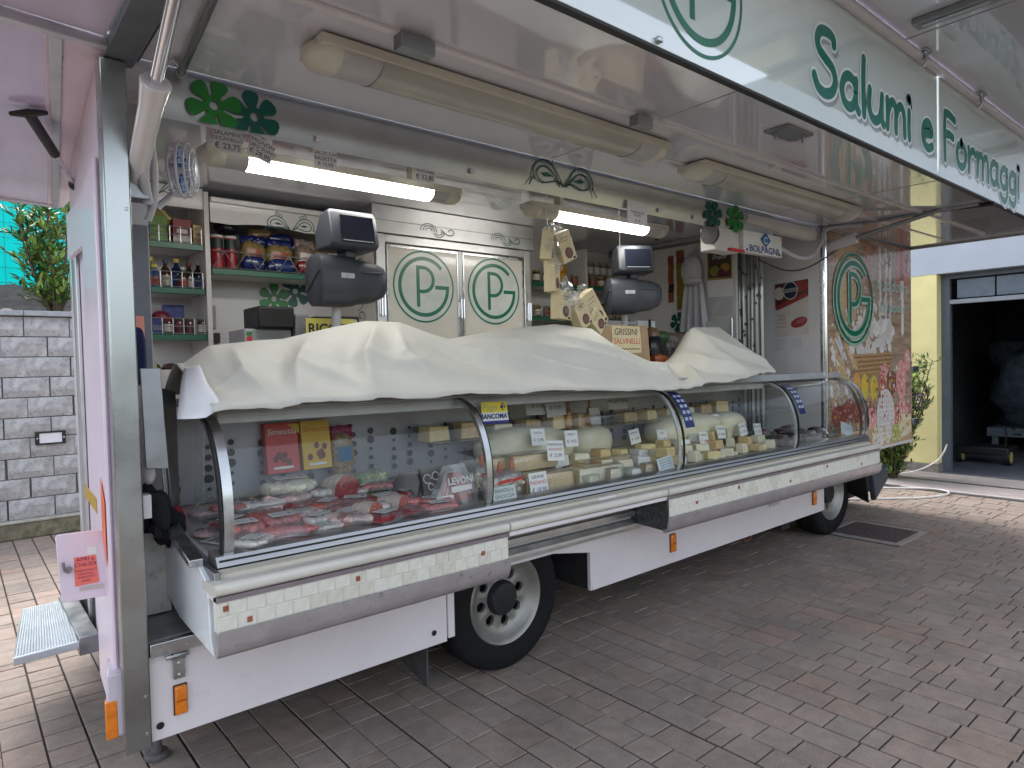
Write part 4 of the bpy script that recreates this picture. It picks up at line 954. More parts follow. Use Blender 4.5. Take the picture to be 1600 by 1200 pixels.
hoop(DIV[0]+.015, .018, STEEL, 'glass_post'); hoop(DIV[0]-.012, .004, BLACK, 'glass_seal')
hoop(DIV[1], .016, STEEL, 'glass_post'); hoop(DIV[1]+.02, .003, BLACK, 'glass_seal')
for k in (2, 3): hoop(DIV[k], .004, BLACK, 'glass_seal', .008); hoop(DIV[k]-.05, .012, M('post_clear', (.5, .53, .52), .2, .5), 'glass_post', .006)
hoop(DIV[4], .022, STEEL, 'glass_post'); hoop(DIV[4]-.12, .006, M('post_dark', (.2, .21, .2), .3, .8), 'glass_post')
for k in (2, 3):                                                      # blue sticker strips on the dividers
    x = DIV[k]+.03; mb = MB(); G2 = GP[13:27]
    for y, z in G2: mb.v += [Vector((x, y-.006, z+sag(x)+.002)), Vector((x+.1, y-.006, z+sag(x)+.002))]
    for i in range(len(G2)-1): mb.f.append([2*i, 2*i+1, 2*i+3, 2*i+2]); mb.m.append(0)
    st_ = mb.build('blue_sticker', M('sticker_navy', (.012, .025, .13), .3, var=.1), ctr)
    mb = MB()
    for q in range(5):
        for c in range(2):
            y, z = GP[15+2*q]; y2, z2 = GP[16+2*q]; a = x+.015+c*.045
            mb.add([(a, y-.008, z+sag(x)+.002), (a+.03, y-.008, z+sag(x)+.002), (a+.03, y2-.008, z2+sag(x)+.002), (a, y2-.008, z2+sag(x)+.002)], [(0, 1, 2, 3)])
    stuff(mb.build('sticker_marks', M('sticker_white', (.45, .5, .65), .4), st_))
# left end: side glass, frame and sloping white end board
mb = MB(); mb.add([(CX0+.015, y, z) for y, z in GP]+[(CX0+.015, .5, 1.55), (CX0+.015, .62, 1.1), (CX0+.015, .1, 1.02)], [list(range(len(GP)+3))]); mb.build('end_glass', GLASS, ctr, smooth=0)
mb = MB(); e = CX1-.02; mb.add([(e, y, z+sag(e)) for y, z in GP]+[(e, .5, 1.5), (e, .55, .98)], [list(range(len(GP)+2))]); mb.build('end_glass', GLASS, ctr, smooth=0)
EB = [(CX0-.03, .44, 1.13), (CX0-.03, -.17, 1.0), (CX0-.03, -.3, .95), (CX0-.035, -.34, .76), (CX0-.03, -.36, .705), (CX0-.03, .1, .72), (CX0-.03, .44, .80)]
quad_slab('end_board', EB, .02, M('end_board_white', (.74, .77, .78), .22, var=.04, wear=((.5, .46, .4), 3, .6, .35)), ctr)
quad_slab('end_frame', [(CX0-.032, .46, 1.16), (CX0-.032, -.2, 1.018), (CX0-.032, -.2, .99), (CX0-.032, .46, 1.13)], .05, STEEL, ctr)
box('end_upright', CX0-.03, CX0+.03, .44, .5, .8, 1.62, STEEL, ctr); box('end_upright', CX0-.035, CX0-.005, .5, .56, .8, 1.62, DSTEEL, ctr)
box('end_front_trim', CX0-.034, CX0-.012, -.33, -.18, .7, .99, DSTEEL, ctr)
# carcass, deck, perforated back, upper rail
STD = M('deck_steel', (.64, .64, .63), .4, .2, var=.1)
ext('carcass', [(-.13, .7), (.66, .7), (.66, 1.5), (.62, 1.5), (.62, 1.08), (.1, 1.01), (-.13, .99)], CX0+.01, CX1, STD, ctr)
RAILS = M('rail_steel', (.4, .405, .4), .3, .85, var=.04, scale=3)
ext('front_rail', [(-.255, .985), (-.14, .985), (-.14, 1.03), (-.2, 1.035), (-.235, 1.02)], CX0, CX1, RAILS, ctr)
ext('front_rail_groove', [(-.25, 1.004), (-.24, 1.004), (-.24, 1.008), (-.25, 1.008)], CX0+.01, CX1-.01, BLACK, ctr)
ext('front_rail_lower', [(-.262, .955), (-.14, .955), (-.14, .983), (-.262, .98)], CX0, CX1, ALU, ctr)
ext('marble_upstand', [(-.3, .955), (-.263, .955), (-.263, .978), (-.3, .972)], CX0-.01, CX1-.1, M('upstand_cream', (.6, .56, .46), .3, var=.06), ctr)
PERF = M('perforated_panel', (.3, .31, .34), .4, .6, var=.08)
mb = MB()
ext('back_panel', [(.56, 1.08), (.615, 1.08), (.615, 1.48), (.55, 1.48)], CX0+.02, CX1-.03, PERF, ctr)
mb = MB(); FP = Fr((0, .553, 0)); rr = random.Random(2)
for k in range(44):
    x = CX0+.06+k*.125; s_ = (.009, .012, .015, .018, .021)
    for j in range(5): mb.disc(FP, (x+.02*(k % 2), 1.36-j*.05+sag(x)-.015*(k % 2)), s_[(j+k) % 5], h=.004, n=14)
mb.build('back_holes', BLACK, ctr)
TOPR = M('top_rail_grey', (.42, .43, .42), .38, .5, var=.1)
ext('top_rail', [(-.02, 1.545), (.12, 1.545), (.12, 1.6), (.0, 1.6)], CX0+.05, CX1-.02, TOPR, ctr, .004)
ext('under_rail', [(.02, 1.49), (.14, 1.49), (.14, 1.545), (.03, 1.545)], CX0+.1, 4.5, M('under_rail_pale', (.5, .5, .48), .4), ctr, .003)
ext('top_shelf', [(.1, 1.56), (.64, 1.54), (.64, 1.57), (.1, 1.6)], CX0+.02, CX1, TOPR, ctr)
ext('rear_shelf', [(.3, 1.27), (.55, 1.27), (.55, 1.28), (.3, 1.28)], 1.55, 5.7, GLASS, ctr)
box('rail_screw', .42, .45, -.026, -.018, 1.565, 1.58, STEEL, ctr, .003)
# marble shelf, three lengths, with bullnose
MARB = M('cream_marble', (.64, .62, .55), .25, var=.07, scale=6, coat=.2, wear=((.48, .42, .32), 9, .6, .35))
nose = [(-.26, .925), (-.26, .955), (-.395, .97), (-.408, .968), (-.415, .958), (-.415, .94), (-.408, .93), (-.395, .925)]
for a, b in ((.145, 1.455), (1.46, 2.655), (2.66, 5.69)):
    ext('marble_shelf', nose, a, b-.004, MARB, ctr, nseg=8, smooth=50)
ext('shelf_underside', [(-.4, .905), (-.2, .905), (-.2, .924), (-.4, .924)], .15, 5.68, SKIRT, ctr)
for z_, y_, m_ in ((.85, -.2, DSTEEL), (.8, -.17, ALU), (.745, -.16, DSTEEL)): ext('lower_rail', [(y_, z_-.02), (-.13, z_-.02), (-.13, z_+.012), (y_, z_+.012)], 1.46, 2.65, m_, ctr, .003)
ext('shelf_drip_rail', [(-.18, .86), (-.05, .86), (-.05, .9), (-.18, .9)], 1.46, 5.6, ALU, ctr)
# tiled fold-down fronts
TILE = [M('tile_cream', (.7, .69, .61), .35, var=.08, scale=30, wear=((.45, .4, .25), 18, .6, .6)), M('tile_sand', (.63, .61, .52), .35, var=.12, scale=30), M('tile_pale', (.7, .69, .6), .35, var=.1, scale=30), M('tile_rust', (.3, .09, .05), .4, var=.3, scale=50)]
GROUT = M('grout', (.64, .63, .56), .8)
def tiled(x0, x1, ztop, zbot, reds, seed):
    r = random.Random(seed); base = ext('tiled_front', [(-.398, zbot), (-.36, zbot), (-.36, ztop), (-.398, ztop)], x0, x1, GROUT, ctr)
    tw = .066; h = (ztop-zbot)/2; shared = {}
    for row in range(2):
        x = x0+.002-(.033 if row else 0)
        while x < x1-.004:
            a, b = max(x, x0+.001), min(x+tw, x1-.001)
            if b-a > .012:
                w = round(b-a-.0018, 4); t = r.choice((0, 0, 0, 1, 2)); key = (w, t)
                if key not in shared:
                    m = MB(); c = .003
                    m.add([(0, 0, 0), (w, 0, 0), (w, 0, h-.003), (0, 0, h-.003), (c, -.004, c), (w-c, -.004, c), (w-c, -.004, h-.003-c), (c, -.004, h-.003-c)], [(4, 5, 6, 7), (0, 1, 5, 4), (1, 2, 6, 5), (2, 3, 7, 6), (3, 0, 4, 7)])
                    shared[key] = m.mesh('tile', TILE[t], smooth=0)
                o = bpy.data.objects.new('tile', shared[key]); COL.objects.link(o); o.parent = base
                o.location = Vector((a+.0015, -.398, zbot+row*h+.0015+sag(a)))-OFF[base.name]
            x += tw
    for x, row in reds:
        mb = MB(); z = zbot+row*.8+sag(x); mb.box(x-.0085, x+.0085, -.4065, -.398, z, z+.019); mb.build('inset_tile', TILE[3], base, .001)
    return base
tiled(.152, 1.452, .905, .80, ((.18, .09), (.26, .02), (.68, .085), (1.3, .06)), 1)
tiled(2.665, 5.68, .905, .80, ((2.95, .05), (3.42, .09), (4.1, .035), (4.68, .09), (5.3, .03)), 2)
DIRTY = M('dirty_steel', (.56, .53, .55), .28, .65, var=.12, scale=8, wear=((.14, .12, .11), 20, .58, .6))
for a, b in ((.15, 1.455), (2.66, 5.69)):
    ext('shelf_trim', [(-.404, .906), (-.37, .906), (-.37, .924), (-.41, .924)], a, b, M('trim_lilac', (.36, .31, .34), .35, .4, var=.1), ctr)
    ext('kick_channel', [(-.412, .80), (-.36, .80), (-.36, .715), (-.37, .706), (-.385, .708), (-.397, .72), (-.408, .75)], a, b, DIRTY, ctr, smooth=50)
quad_slab('channel_end', [(2.655, -.41, .80), (2.655, -.395, .72), (2.655, -.36, .705), (2.655, .0, .72), (2.655, .0, .86), (2.655, -.41, .9)][::-1], .01, M('quilted_steel', (.12, .13, .13), .35, .9, var=.4, scale=60), ctr)
quad_slab('fold_bracket', [(1.9, -.1, .74), (2.65, -.1, .7), (2.65, -.08, .78), (1.9, -.08, .8)], .02, M('bracket_green', (.02, .08, .06), .5), ctr)
box('thermometer', 2.18, 2.32, -.305, -.3, .936, .955, CARD, ctr, .002)
box('maker_badge', .29, .335, -.268, -.2625, .962, .972, CARD, ctr, .001)
# ---- loose cover draped over the counter top
RIDGE = [(p[0], p[2]) for p in ((0.27,0.35,1.739), (0.379,0.35,1.815), (0.577,0.35,1.838), (0.714,0.35,1.848), (0.961,0.35,1.908), (1.14,0.35,1.944), (1.337,0.35,1.942), (1.539,0.35,1.882), (1.659,0.35,1.854), (1.772,0.35,1.87), (2.011,0.35,1.907), (2.138,0.35,1.92), (2.509,0.35,1.956), (2.854,0.35,1.932), (3.08,0.35,1.818), (3.447,0.35,1.7), (3.742,0.35,1.686), (3.928,0.35,1.819), (4.017,0.35,1.961), (4.52,0.35,1.976), (5.17,0.35,1.75), (5.492,0.35,1.615))]
FRONT = [(p[0], p[2]) for p in ((0.144,-0.13,1.563), (0.269,-0.13,1.57), (0.478,-0.13,1.571), (0.845,-0.13,1.576), (1.473,-0.13,1.574), (2.047,-0.13,1.567), (2.764,-0.13,1.554), (3.45,-0.13,1.55), (3.98,-0.13,1.579), (4.3,-0.13,1.619))]
mb = MB(); nu, nv, nb = 280, 46, 12; xa, xb = RIDGE[0][0]-.03, FRONT[-1][0]+.1
FOLDS = [([(1.43, .97), (1.75, .6), (2.25, .28), (2.9, .1)], .042, .07), ([(2.05, .7), (2.6, .36), (3.2, .2), (3.5, .85)], .036, .06), ([(2.3, .85), (2.9, .5), (3.28, .36), (3.48, .6)], .03, .05), ([(1.75, .95), (2.2, .55), (2.75, .22), (3.3, .1)], .026, .05),
         ([(3.65, .97), (3.6, .5), (3.45, .12)], .04, .055), ([(3.85, .97), (3.86, .5), (4.06, .1)], .04, .06), ([(3.98, .9), (4.2, .5), (4.45, .1)], .03, .05), ([(1.2, .97), (1.0, .5), (.93, .08)], .036, .06), ([(1.3, .95), (1.22, .5), (1.3, .1)], .022, .05), ([(.83, .97), (.68, .5), (.6, .08)], .034, .055), ([(.47, .92), (.44, .45), (.5, .1)], .026, .045), ([(1.0, .5), (1.35, .3), (1.7, .12)], .02, .045), ([(.7, .5), (.85, .3), (.9, .1)], .018, .04)]
def fold(x, t):
    s_ = 0; S = .55
    for P, am, w in FOLDS:
        best = 9; sg = 1; uu = 0
        for k, ((a, b), (c, e)) in enumerate(zip(P, P[1:])):
            dx, dy = c-a, (e-b)*S; px_, py_ = x-a, (t-b)*S; L2 = dx*dx+dy*dy; q = min(1, max(0, (px_*dx+py_*dy)/L2))
            dd = math.hypot(px_-q*dx, py_-q*dy)
            if dd < best: best = dd; sg = 1 if px_*dy-py_*dx > 0 else -1; uu = (k+q)/(len(P)-1)
        if best < .4:
            f = math.sin(math.pi*(.12+.8*uu)); s_ += am*f*(math.exp(-best/(w*(.55 if sg > 0 else 1.0)))-.55*math.exp(-((best*sg-.085)/.06)**2))
    win = math.sin(math.pi*min(1, max(0, t*.94+.03)))
    q2 = abs(noise.noise(Vector((x*4.4-t*2.0, t*3.1+x*.8, 3)))); q3 = abs(noise.noise(Vector((x*10+t*3, t*6-x*2, 11))))
    return s_*2.2+(.022*(.3-min(.3, q2*1.8))+.014*(.3-min(.3, q3*1.5))+.02*noise.noise(Vector((x*1.7, t*1.4, 1))))*win
for i in range(nu+1):
    x = xa+(xb-xa)*i/nu; zr = interp(x, RIDGE); zf = max(interp(x, FRONT), 1.585+sag(x)-.02)
    for j in range(nv+nb+1):
        if j <= nv:
            t = j/nv; y = -.15+.5*t; hump = (.32+.68*t)*t
            z = zf+(zr-zf)*(hump*.55+.45*math.sin(t*math.pi/2))+fold(x, t)*.6*(1-t**6)
            y += -.03*math.sin(math.pi*t)*noise.noise(Vector((x*1.7, 5, t)))
            if j == 0: z -= .012
            if j < 6: z += (.02*noise.noise(Vector((x*3.1, 2, 8)))-.012*abs(noise.noise(Vector((x*7, 1, 1)))))*(1-j/6); y += .03*noise.noise(Vector((x*2.3, 9, 1)))*(1-j/6)
        else:
            s_ = (j-nv)/nb; y = .35+.26*s_; z = zr-(zr-1.58)*s_**1.5*.9
        mb.v.append(Vector((x+.02*noise.noise(Vector((x, t, 9))), y, z)))
w_ = nv+nb+1
for i in range(nu):
    for j in range(nv+nb): k = i*w_+j; mb.f.append([k, k+w_, k+w_+1, k+1]); mb.m.append(0)
cover = root('counter_cover', 'cream vinyl cover heaped loosely along the top of the glass counter', 'cover', (2.3, .2, 1.6))
mb.build('sheet', CLOTH, cover, thick=.004, smooth=60)
mb = MB(); P0 = [(0.227,0.2,1.719), (0.188,0.1,1.654), (0.154,0,1.582), (0.133,-0.05,1.524)]; P1 = [(0.26,0.1,1.73), (0.262,0,1.652), (0.269,-0.13,1.575), (0.206,-0.16,1.531)]
n = 6
for i, (a, b) in enumerate(zip(spline(P0, 4), spline(P1, 4))):
    for j in range(n+1): t = j/n; p = a.lerp(b, t); p.y -= .03*math.sin(math.pi*t); mb.v.append(p)
for i in range(len(mb.v)//(n+1)-1):
    for j in range(n): k = i*(n+1)+j; mb.f.append([k, k+1, k+n+2, k+n+1]); mb.m.append(0)
mb.build('hanging_corner', M('cover_inside', (.8, .8, .82), .5, var=.05, bump=.1), cover, thick=.004, smooth=60)

# ============================================================ LAMPS
LIT = emit('lit_diffuser', (1, .97, .9), 6)
LAMPW = M('lamp_housing', (.62, .6, .5), .35, var=.05)
LAMPD = M('lamp_diffuser', (.42, .42, .36), .22, var=.08, scale=4)
def lamp(name, x0, x1, y, z, label, lit, w=.085, cov=.18, group='ceiling lamps of the truck'):
    rt = root(name, label, 'lamp', ((x0+x1)/2, y, z), group=group); prof = []
    n = 10
    for k in range(n+1):
        t = math.pi*k/n; prof.append((y-w*math.cos(t), z-.05*math.sin(t)))
    def part(nm, a, b, mat, g=0.0, cp=prof):
        mb = MB(); m = len(cp)
        for x in (a, b): mb.v += [Vector((x, yy, zz-g)) for yy, zz in cp]
        for j in range(m): k = (j+1) % m; mb.f.append([j, k, m+k, m+j]); mb.m.append(0)
        mb.f += [list(range(m))[::-1], list(range(m, 2*m))]; mb.m += [0, 0]
        return mb.build(nm, mat, rt)
    box('housing', x0, x1, y-w-.006, y+w+.006, z, z+.04, LAMPW, rt, .006)
    part('end_cover', x0+.06, x0+.06+cov, M('lamp_cover', (.46, .46, .45), .4, var=.06)); part('end_cover', x1-.06-cov, x1-.06, M('lamp_cover', (.46, .46, .45), .4, var=.06))
    part('diffuser', x0+.063+cov, x1-.063-cov, LIT if lit else LAMPD)
    for a, b in ((x0+.06, -1), (x1-.06, 1)):
        mb = MB(); mb.blob((a, y, z), .09, w+.004, .054, seg=20, rings=12); mb.build('end_cap', LAMPW, rt)
    for a in (x0+.0605+cov, x1-.0625-cov): part('joint_ring', a-.0015, a+.0035, DSTEEL, 0.0, [(yy, zz-.0025) for yy, zz in prof])
    if z < ZT-.06:
        for a in (x0+.3, x1-.3): box('hanger', a-.02, a+.02, y-.03, y+.03, z+.04, ZT-.003, LAMPW, rt, .003)
    return rt
lamp('ceiling_lamp', .42, 1.86, .52, 2.72, 'lit fluorescent lamp inside the truck with four price cards, nearest the rear', True, w=.062, cov=.13)
lamp('ceiling_lamp', 2.4, 3.84, .49, 2.72, 'lit fluorescent lamp inside the truck behind the hanging cheese cartons', True, w=.062)
lamp('canopy_lamp', .5, 2.46, -.52, ZT-.048, 'long unlit cream lamp under the canopy at the upper left', False, .095)
lamp('canopy_lamp', 2.86, 4.98, -.46, ZT-.048, 'unlit cream lamp under the canopy farther towards the front', False, .095)
# price cards
def card(name, label, fr, w, h, lines, cat='price card', group=None, mat=None, ink=INK, tilt=0):
    o = Vector(fr.o); rt = root(name, label, cat, o, group=group)
    c, s_ = math.cos(tilt), math.sin(tilt); f2 = Fr(fr.o, fr.u*c+fr.v*s_, fr.v*c-fr.u*s_)
    mb = MB(); mb.prism(f2, [(-w/2, -h/2), (w/2, -h/2), (w/2, h/2), (-w/2, h/2)], -.0012, 0); mb.build('card', mat or CARD, rt)
    for t, b, s2, ik in lines: text('lettering', t, f2, 0, b*h, s2*h, ik or ink, rt, .0008)
    return rt
for p, w, h, L_, lab, ti in (((0.47,0.39,2.754), .125, .1, (('SALAMINI', .3, .27, None), ('DI CAVALLO', .05, .24, None), ('€ 23,75', -.28, .36, None)), 'SALAMINI DI CAVALLO', 0),
                    ((0.615,0.37,2.739), .115, .095, (('MIGNON', .3, .28, None), ('PURO SUINO', .03, .25, None), ('€ 28,90', -.27, .33, None)), 'MIGNON PURO SUINO', -.35),
                    ((0.936,0.39,2.757), .12, .09, (('SALSICCIA', .3, .28, None), ('RAGETTA', .0, .3, None), ('€ 15,90', -.3, .28, None)), 'SALSICCIA RAGETTA', 0),
                    ((1.518,0.39,2.787), .12, .105, (('SALAME', .3, .24, None), ('CREMONESE', .08, .24, None), ('€ 32,80', -.25, .36, None)), 'SALAME CREMONESE', 0)):
    p = (p[0], p[1]-.004*len(lab), p[2]-.022); card('price_card', 'white handwritten card reading %s on the lit lamp' % lab, Fr(p), w, h, L_, group='cards on the lit lamp', tilt=ti)
card('notice_card', 'white printed notice hanging under the header beam before the second lit lamp', Fr((2.954,0.02,2.67)), .2, .15, (('FORMAGGI DEL', .02, .13, None), ('MONTE', -.12, .13, None), ('€ 14', -.35, .17, None)), 'notice')

# ============================================================ REFRIGERATOR CABINET
FX0, FX1, FYF = 1.83, 3.3, 1.46
fg = root('fridge_cabinet', 'tall cream refrigerator with two doors bearing green ring logos', 'refrigerator', (2.55, FYF, .69))
FC = M('fridge_enamel', (.66, .63, .57), .22, var=.03, coat=.3)
box('cabinet', FX0, FX1, FYF+.04, YB-.03, .69, 2.66, FC, fg, .004)
box('header', FX0-.03, FX1+.03, FYF-.01, YB-.03, 2.665, ZT-.004, ALU, fg, .004)
box('header_seam', FX0-.03, FX1+.03, FYF-.0125, FYF-.0095, 2.755, 2.76, DSTEEL, fg, 0)
mid = (FX0+FX1)/2
for a, b in ((FX0, FX0+.075), (FX1-.075, FX1)): box('frame_upright', a, b, FYF, FYF+.04, .7, 2.662, ALU, fg, .005)
box('frame_top', FX0+.075, FX1-.075, FYF, FYF+.04, 2.6, 2.662, ALU, fg, .005)
for a, b in ((FX0+.085, mid-.022), (mid+.022, FX1-.085)):
    d_ = box('door', a, b, FYF+.008, FYF+.036, .75, 2.59, FC, fg, .004)
    box('door_edge', a, b, FYF+.002, FYF+.008, 2.57, 2.59, STEEL, d_, .001)
    for q in (a, b-.012): box('door_edge', q, q+.012, FYF+.002, FYF+.0079, .75, 2.57, STEEL, d_, .001)
    f = Fr((0, FYF+.008, 0)); mb = MB(); logo(mb, f, ((a+b)/2, 2.3), .27, 0, .002); mb.build('printed_logo', GREEN, d_)
    mb = MB(); mb.disc(f, ((a+b)/2, 2.3), .275, h=.001, n=48); mb.build('logo_ground', M('logo_pale', (.6, .64, .6), .22), d_)
box('door_post', mid-.02, mid+.02, FYF+.004, FYF+.036, .72, 2.598, DSTEEL, fg, .004)
for x in (mid, FX1-.04, FX0+.04):
    mb = MB(); mb.box(x-.026, x+.026, FYF-.012, FYF+.002, 2.08, 2.2); mb.tube([(x-.012, FYF-.018, 2.07), (x-.012, FYF-.018, 2.22)], .008, 8); mb.tube([(x+.012, FYF-.018, 2.07), (x+.012, FYF-.018, 2.22)], .008, 8); mb.build('door_latch', CHROME, fg)
f = Fr((0, FYF-.0125, 0)); mb = MB()
for x in (2.33, 3.0):
    for s_ in (.02, .036, .052): mb.ribbon(f, arc(x-.06, 2.72, s_*1.4, s_, 0, 180, 14), .006, .001)
    for s_ in (.02, .036): mb.ribbon(f, arc(x+.03, 2.715, s_*1.3, s_, 200, 380, 14), .006, .0014)
    mb.ribbon(f, [(p.x, p.y) for p in bez([(x+.05, 2.74, 0), (x+.1, 2.69, 0), (x+.17, 2.69, 0), (x+.17, 2.73, 0), (x+.16, 2.76, 0), (x+.12, 2.75, 0), (x+.12, 2.73, 0)], 8)], .007, .001)
mb.build('scroll_print', TEAL, fg)
f = facing_x((FX0-.001, 0, 0)); mb = MB()
for k in range(4): mb.ribbon(f, [(p.x, p.y) for p in bez([(-1.75, 2.0+.13*k, 0), (-1.66, 2.02+.13*k, 0), (-1.62, 2.1+.13*k, 0), (-1.7, 2.12+.13*k, 0), (-1.76, 2.12+.13*k, 0), (-1.74, 2.06+.13*k, 0), (-1.7, 2.07+.13*k, 0)], 7)], .008, .001)
mb.build('scroll_print', TEAL, fg)

# ============================================================ WALL SHELVES AND GOODS
SY = 1.72                                                # shelf fronts
RAILM = M('wire_rail', (.45, .45, .47), .35, .8, var=0)
WB = M('shelf_board', (.64, .62, .6), .35, var=.04)
def rail(x0, x1, y, z, h, n, parent, zig=False):
    mb = MB(); mb.tube([(x0, y, z+h), (x1, y, z+h)], .0035, 5); mb.tube([(x0, y, z+.006), (x1, y, z+.006)], .0035, 5)
    if not zig: mb.tube([(x0, y, z+h*.5), (x1, y, z+h*.5)], .003, 5)
    for k in range(n+1):
        x = x0+(x1-x0)*k/n
        if zig:
            if k < n: mb.tube([(x, y, z+.006), (x+(x1-x0)/n/2, y, z+h)], .003, 5); mb.tube([(x+(x1-x0)/n/2, y, z+h), (x+(x1-x0)/n, y, z+.006)], .003, 5)
        else: mb.tube([(x, y, z), (x, y, z+h)], .0035, 5)
    return mb.build('wire_rail', RAILM, parent)
def shelf(parent, x0, x1, z, y=SY, h=.1, n=6, zig=False, depth=None):
    box('shelf_board', x0, x1, y+.02, YB-.022 if depth is None else y+depth, z-.025, z, WB, parent, .002)
    box('shelf_edge', x0, x1, y, y+.02, z-.035, z+.002, SHELFG, parent, .003)
    if n: rail(x0+.01, x1-.01, y+.01, z+.003, h, n, parent, zig)
s1 = root('corner_shelf', 'narrow wall shelf unit with green edges and wire rails in the rear corner', 'shelf', (.62, SY, 1.7))
Z1, Z2, Z3 = (0.603,1.72,2.505)[2], (0.593,1.72,2.226)[2], (0.583,1.72,1.936)[2]
SX0, SX1 = .36, (0.752,1.72,2.357)[0]
for z in (Z1, Z2, Z3): shelf(s1, SX0, SX1-.005, z)
box('side_panel', SX1, SX1+.03, SY-.01, YB-.022, 1.5, 2.845, WB, s1, .002)
box('top_panel', SX0, SX1, SY, SY+.02, 2.73, 2.86, IW, s1, .002)
box('base_cabinet', SX0, SX1, SY-.1, YB-.022, .69, 1.72, WB, s1, .003)
mb = MB(); scroll(mb, Fr((0, SY, 0)), (.5, 2.8), .07, 0, .001, 1, .006); mb.build('scroll_print', TEAL, s1)
# generic goods
CNT = [0]
def gm(c, rough=.45, var=.15, sc_=35):
    c = tuple(v*(.55 if max(c) < .66 else .85) for v in c); return M('goods_%d' % (hash((c, rough)) % 100000), c, rough, var=var, scale=sc_)
def carton(label, p, w, d_, h, col, bands=(), group=None, rz=0, name='carton', cat='carton', window=None, words=()):
    rt = root(name, label, cat, p, rz, group)
    MB().box(-w/2, w/2, 0, d_, 0, h).build('box', gm(col), rt, .002, local=True)
    f = Fr((0, 0, 0)); mb = MB(); ms = []
    for k, (a0, a1, b0, b1, c) in enumerate(bands):
        ms.append(gm(c)); mb.flat(f, [((a0-.5)*w, b0*h), ((a1-.5)*w, b0*h), ((a1-.5)*w, b1*h), ((a0-.5)*w, b1*h)], .0008+.0003*k, k)
    if bands: mb.build('print', ms, rt, local=True)
    for t, b, s_, mt_ in words: text('lettering', t, f, 0, b*h, s_*h, mt_, rt, .003, local=True)
    return rt
def lathe_thing(name, label, cat, p, parts, group=None, seg=14, rot=None):
    rt = root(name, label, cat, p, group=group, rot=rot)
    for nm, prof, mt_ in parts: MB().lathe(prof, seg).build(nm, mt_, rt, local=True, smooth=40)
    return rt
def bottle(label, p, r, h, col, cap, lab, group, name='bottle', neck=.35):
    return lathe_thing(name, label, 'bottle', p, [('body', [(r*.9, 0), (r, .01), (r, h*.55), (r*.85, h*.66), (r*neck, h*.78), (r*neck, h*.9)], gm(col, .12)),
        ('label', [(r*1.01, h*.14), (r*1.015, h*.15), (r*1.015, h*.46), (r*1.01, h*.47)], gm(lab)), ('cap', [(r*(neck+.1), h*.88), (r*(neck+.12), h*.9), (r*(neck+.12), h), (0, h)], gm(cap, .35))], group)
def jar(label, p, r, h, col, lid, lab, group):
    return lathe_thing('jar', label, 'jar', p, [('glass', [(r*.9, 0), (r, .008), (r, h*.78), (r*.85, h*.86)], gm(col, .1)), ('label', [(r*1.012, h*.2), (r*1.015, h*.22), (r*1.015, h*.62), (r*1.012, h*.64)], gm(lab)),
        ('lid', [(r*.93, h*.84), (r*.95, h*.85), (r*.95, h*.99), (r*.9, h), (0, h)], gm(lid, .3))], group)
def bag(label, p, w, d_, h, col, top, lab, group, seed, name='snack_bag', film=True, filler=None, tilt=0):
    rt = root(name, label, 'bag', p, group=group, rot=(0, tilt, 0)); r = random.Random(seed)
    mb = MB(); mb.blob((0, 0, h*.42), w/2, d_/2, h*.42, e=3.2, amp=.12, fs=14, seg=20, rings=12, seed=seed); mb.build('pouch', gm(col, .2, .5, 60), rt, local=True)
    mb = MB(); n = 10
    for i in range(n+1):
        a = -w/2*.95+w*.95*i/n
        mb.v += [Vector((a, -d_*.16+.012*math.sin(i*2.1+seed), h*.74)), Vector((a*1.02, .01*math.sin(i*1.7+seed), h*.9)), Vector((a*1.04, .006*math.sin(i*2.9), h*(1+.02*math.sin(i*1.3+seed))))]
    for i in range(n):
        for j in range(2): k = 3*i+j; mb.f.append([k, k+3, k+4, k+1]); mb.m.append(0)
    mb.build('top_seal', gm(top, .2), rt, local=True, thick=.003)
    mb = MB()
    for i in range(7):
        for j in range(4):
            a = -w*.3+w*.6*i/6; z = h*(.28+.3*j/3); mb.v.append(Vector((a, -d_/2*(1-.16*abs(i-3)/3)-.006, z)))
    for i in range(6):
        for j in range(3): k = i*4+j; mb.f.append([k, k+4, k+5, k+1]); mb.m.append(0)
    mb.build('label', gm(lab, .3), rt, local=True)
    return rt
g1 = 'goods on the corner shelf'
y0 = SY+.05
B_ = [(.41, (.03, .1, .45), (.6, .05, .06), .085, .15, 'blue and red carton at the left of the top corner shelf'),
      (.5, (.2, .42, .06), (.35, .6, .2), .1, .17, 'light green carton on the top corner shelf'),
      (.635, (.42, .03, .04), (.75, .7, .68), .105, .16, 'dark red carton with white panel on the top corner shelf'),
      (.745, (.68, .5, .2), (.5, .3, .1), .09, .135, 'golden carton at the right of the top corner shelf')]
for x, c, c2, w, h, lb in B_:
    carton(lb, (x, y0, Z1), w, .07, h, c, ((.0, 1, .0, .35, c2), (.2, .8, .45, .62, c2)), g1)
hs = root('house_carton', 'yellow gabled carton standing behind the green carton on the corner shelf', 'carton', (.53, SY+.2, Z1), group=g1)
MB().prism(Fr((0, 0, 0)), [(-.09, 0), (.09, 0), (.09, .16), (0, .26), (-.09, .16)], -.08, 0).build('box', gm((.62, .52, .12)), hs, local=True)
MB().prism(Fr((0, -.002, 0)), [(-.11, .15), (-.1, .14), (0, .245), (.1, .14), (.11, .15), (0, .275)], -.09, .008).build('roof', gm((.75, .66, .2)), hs, local=True)
r = random.Random(4)
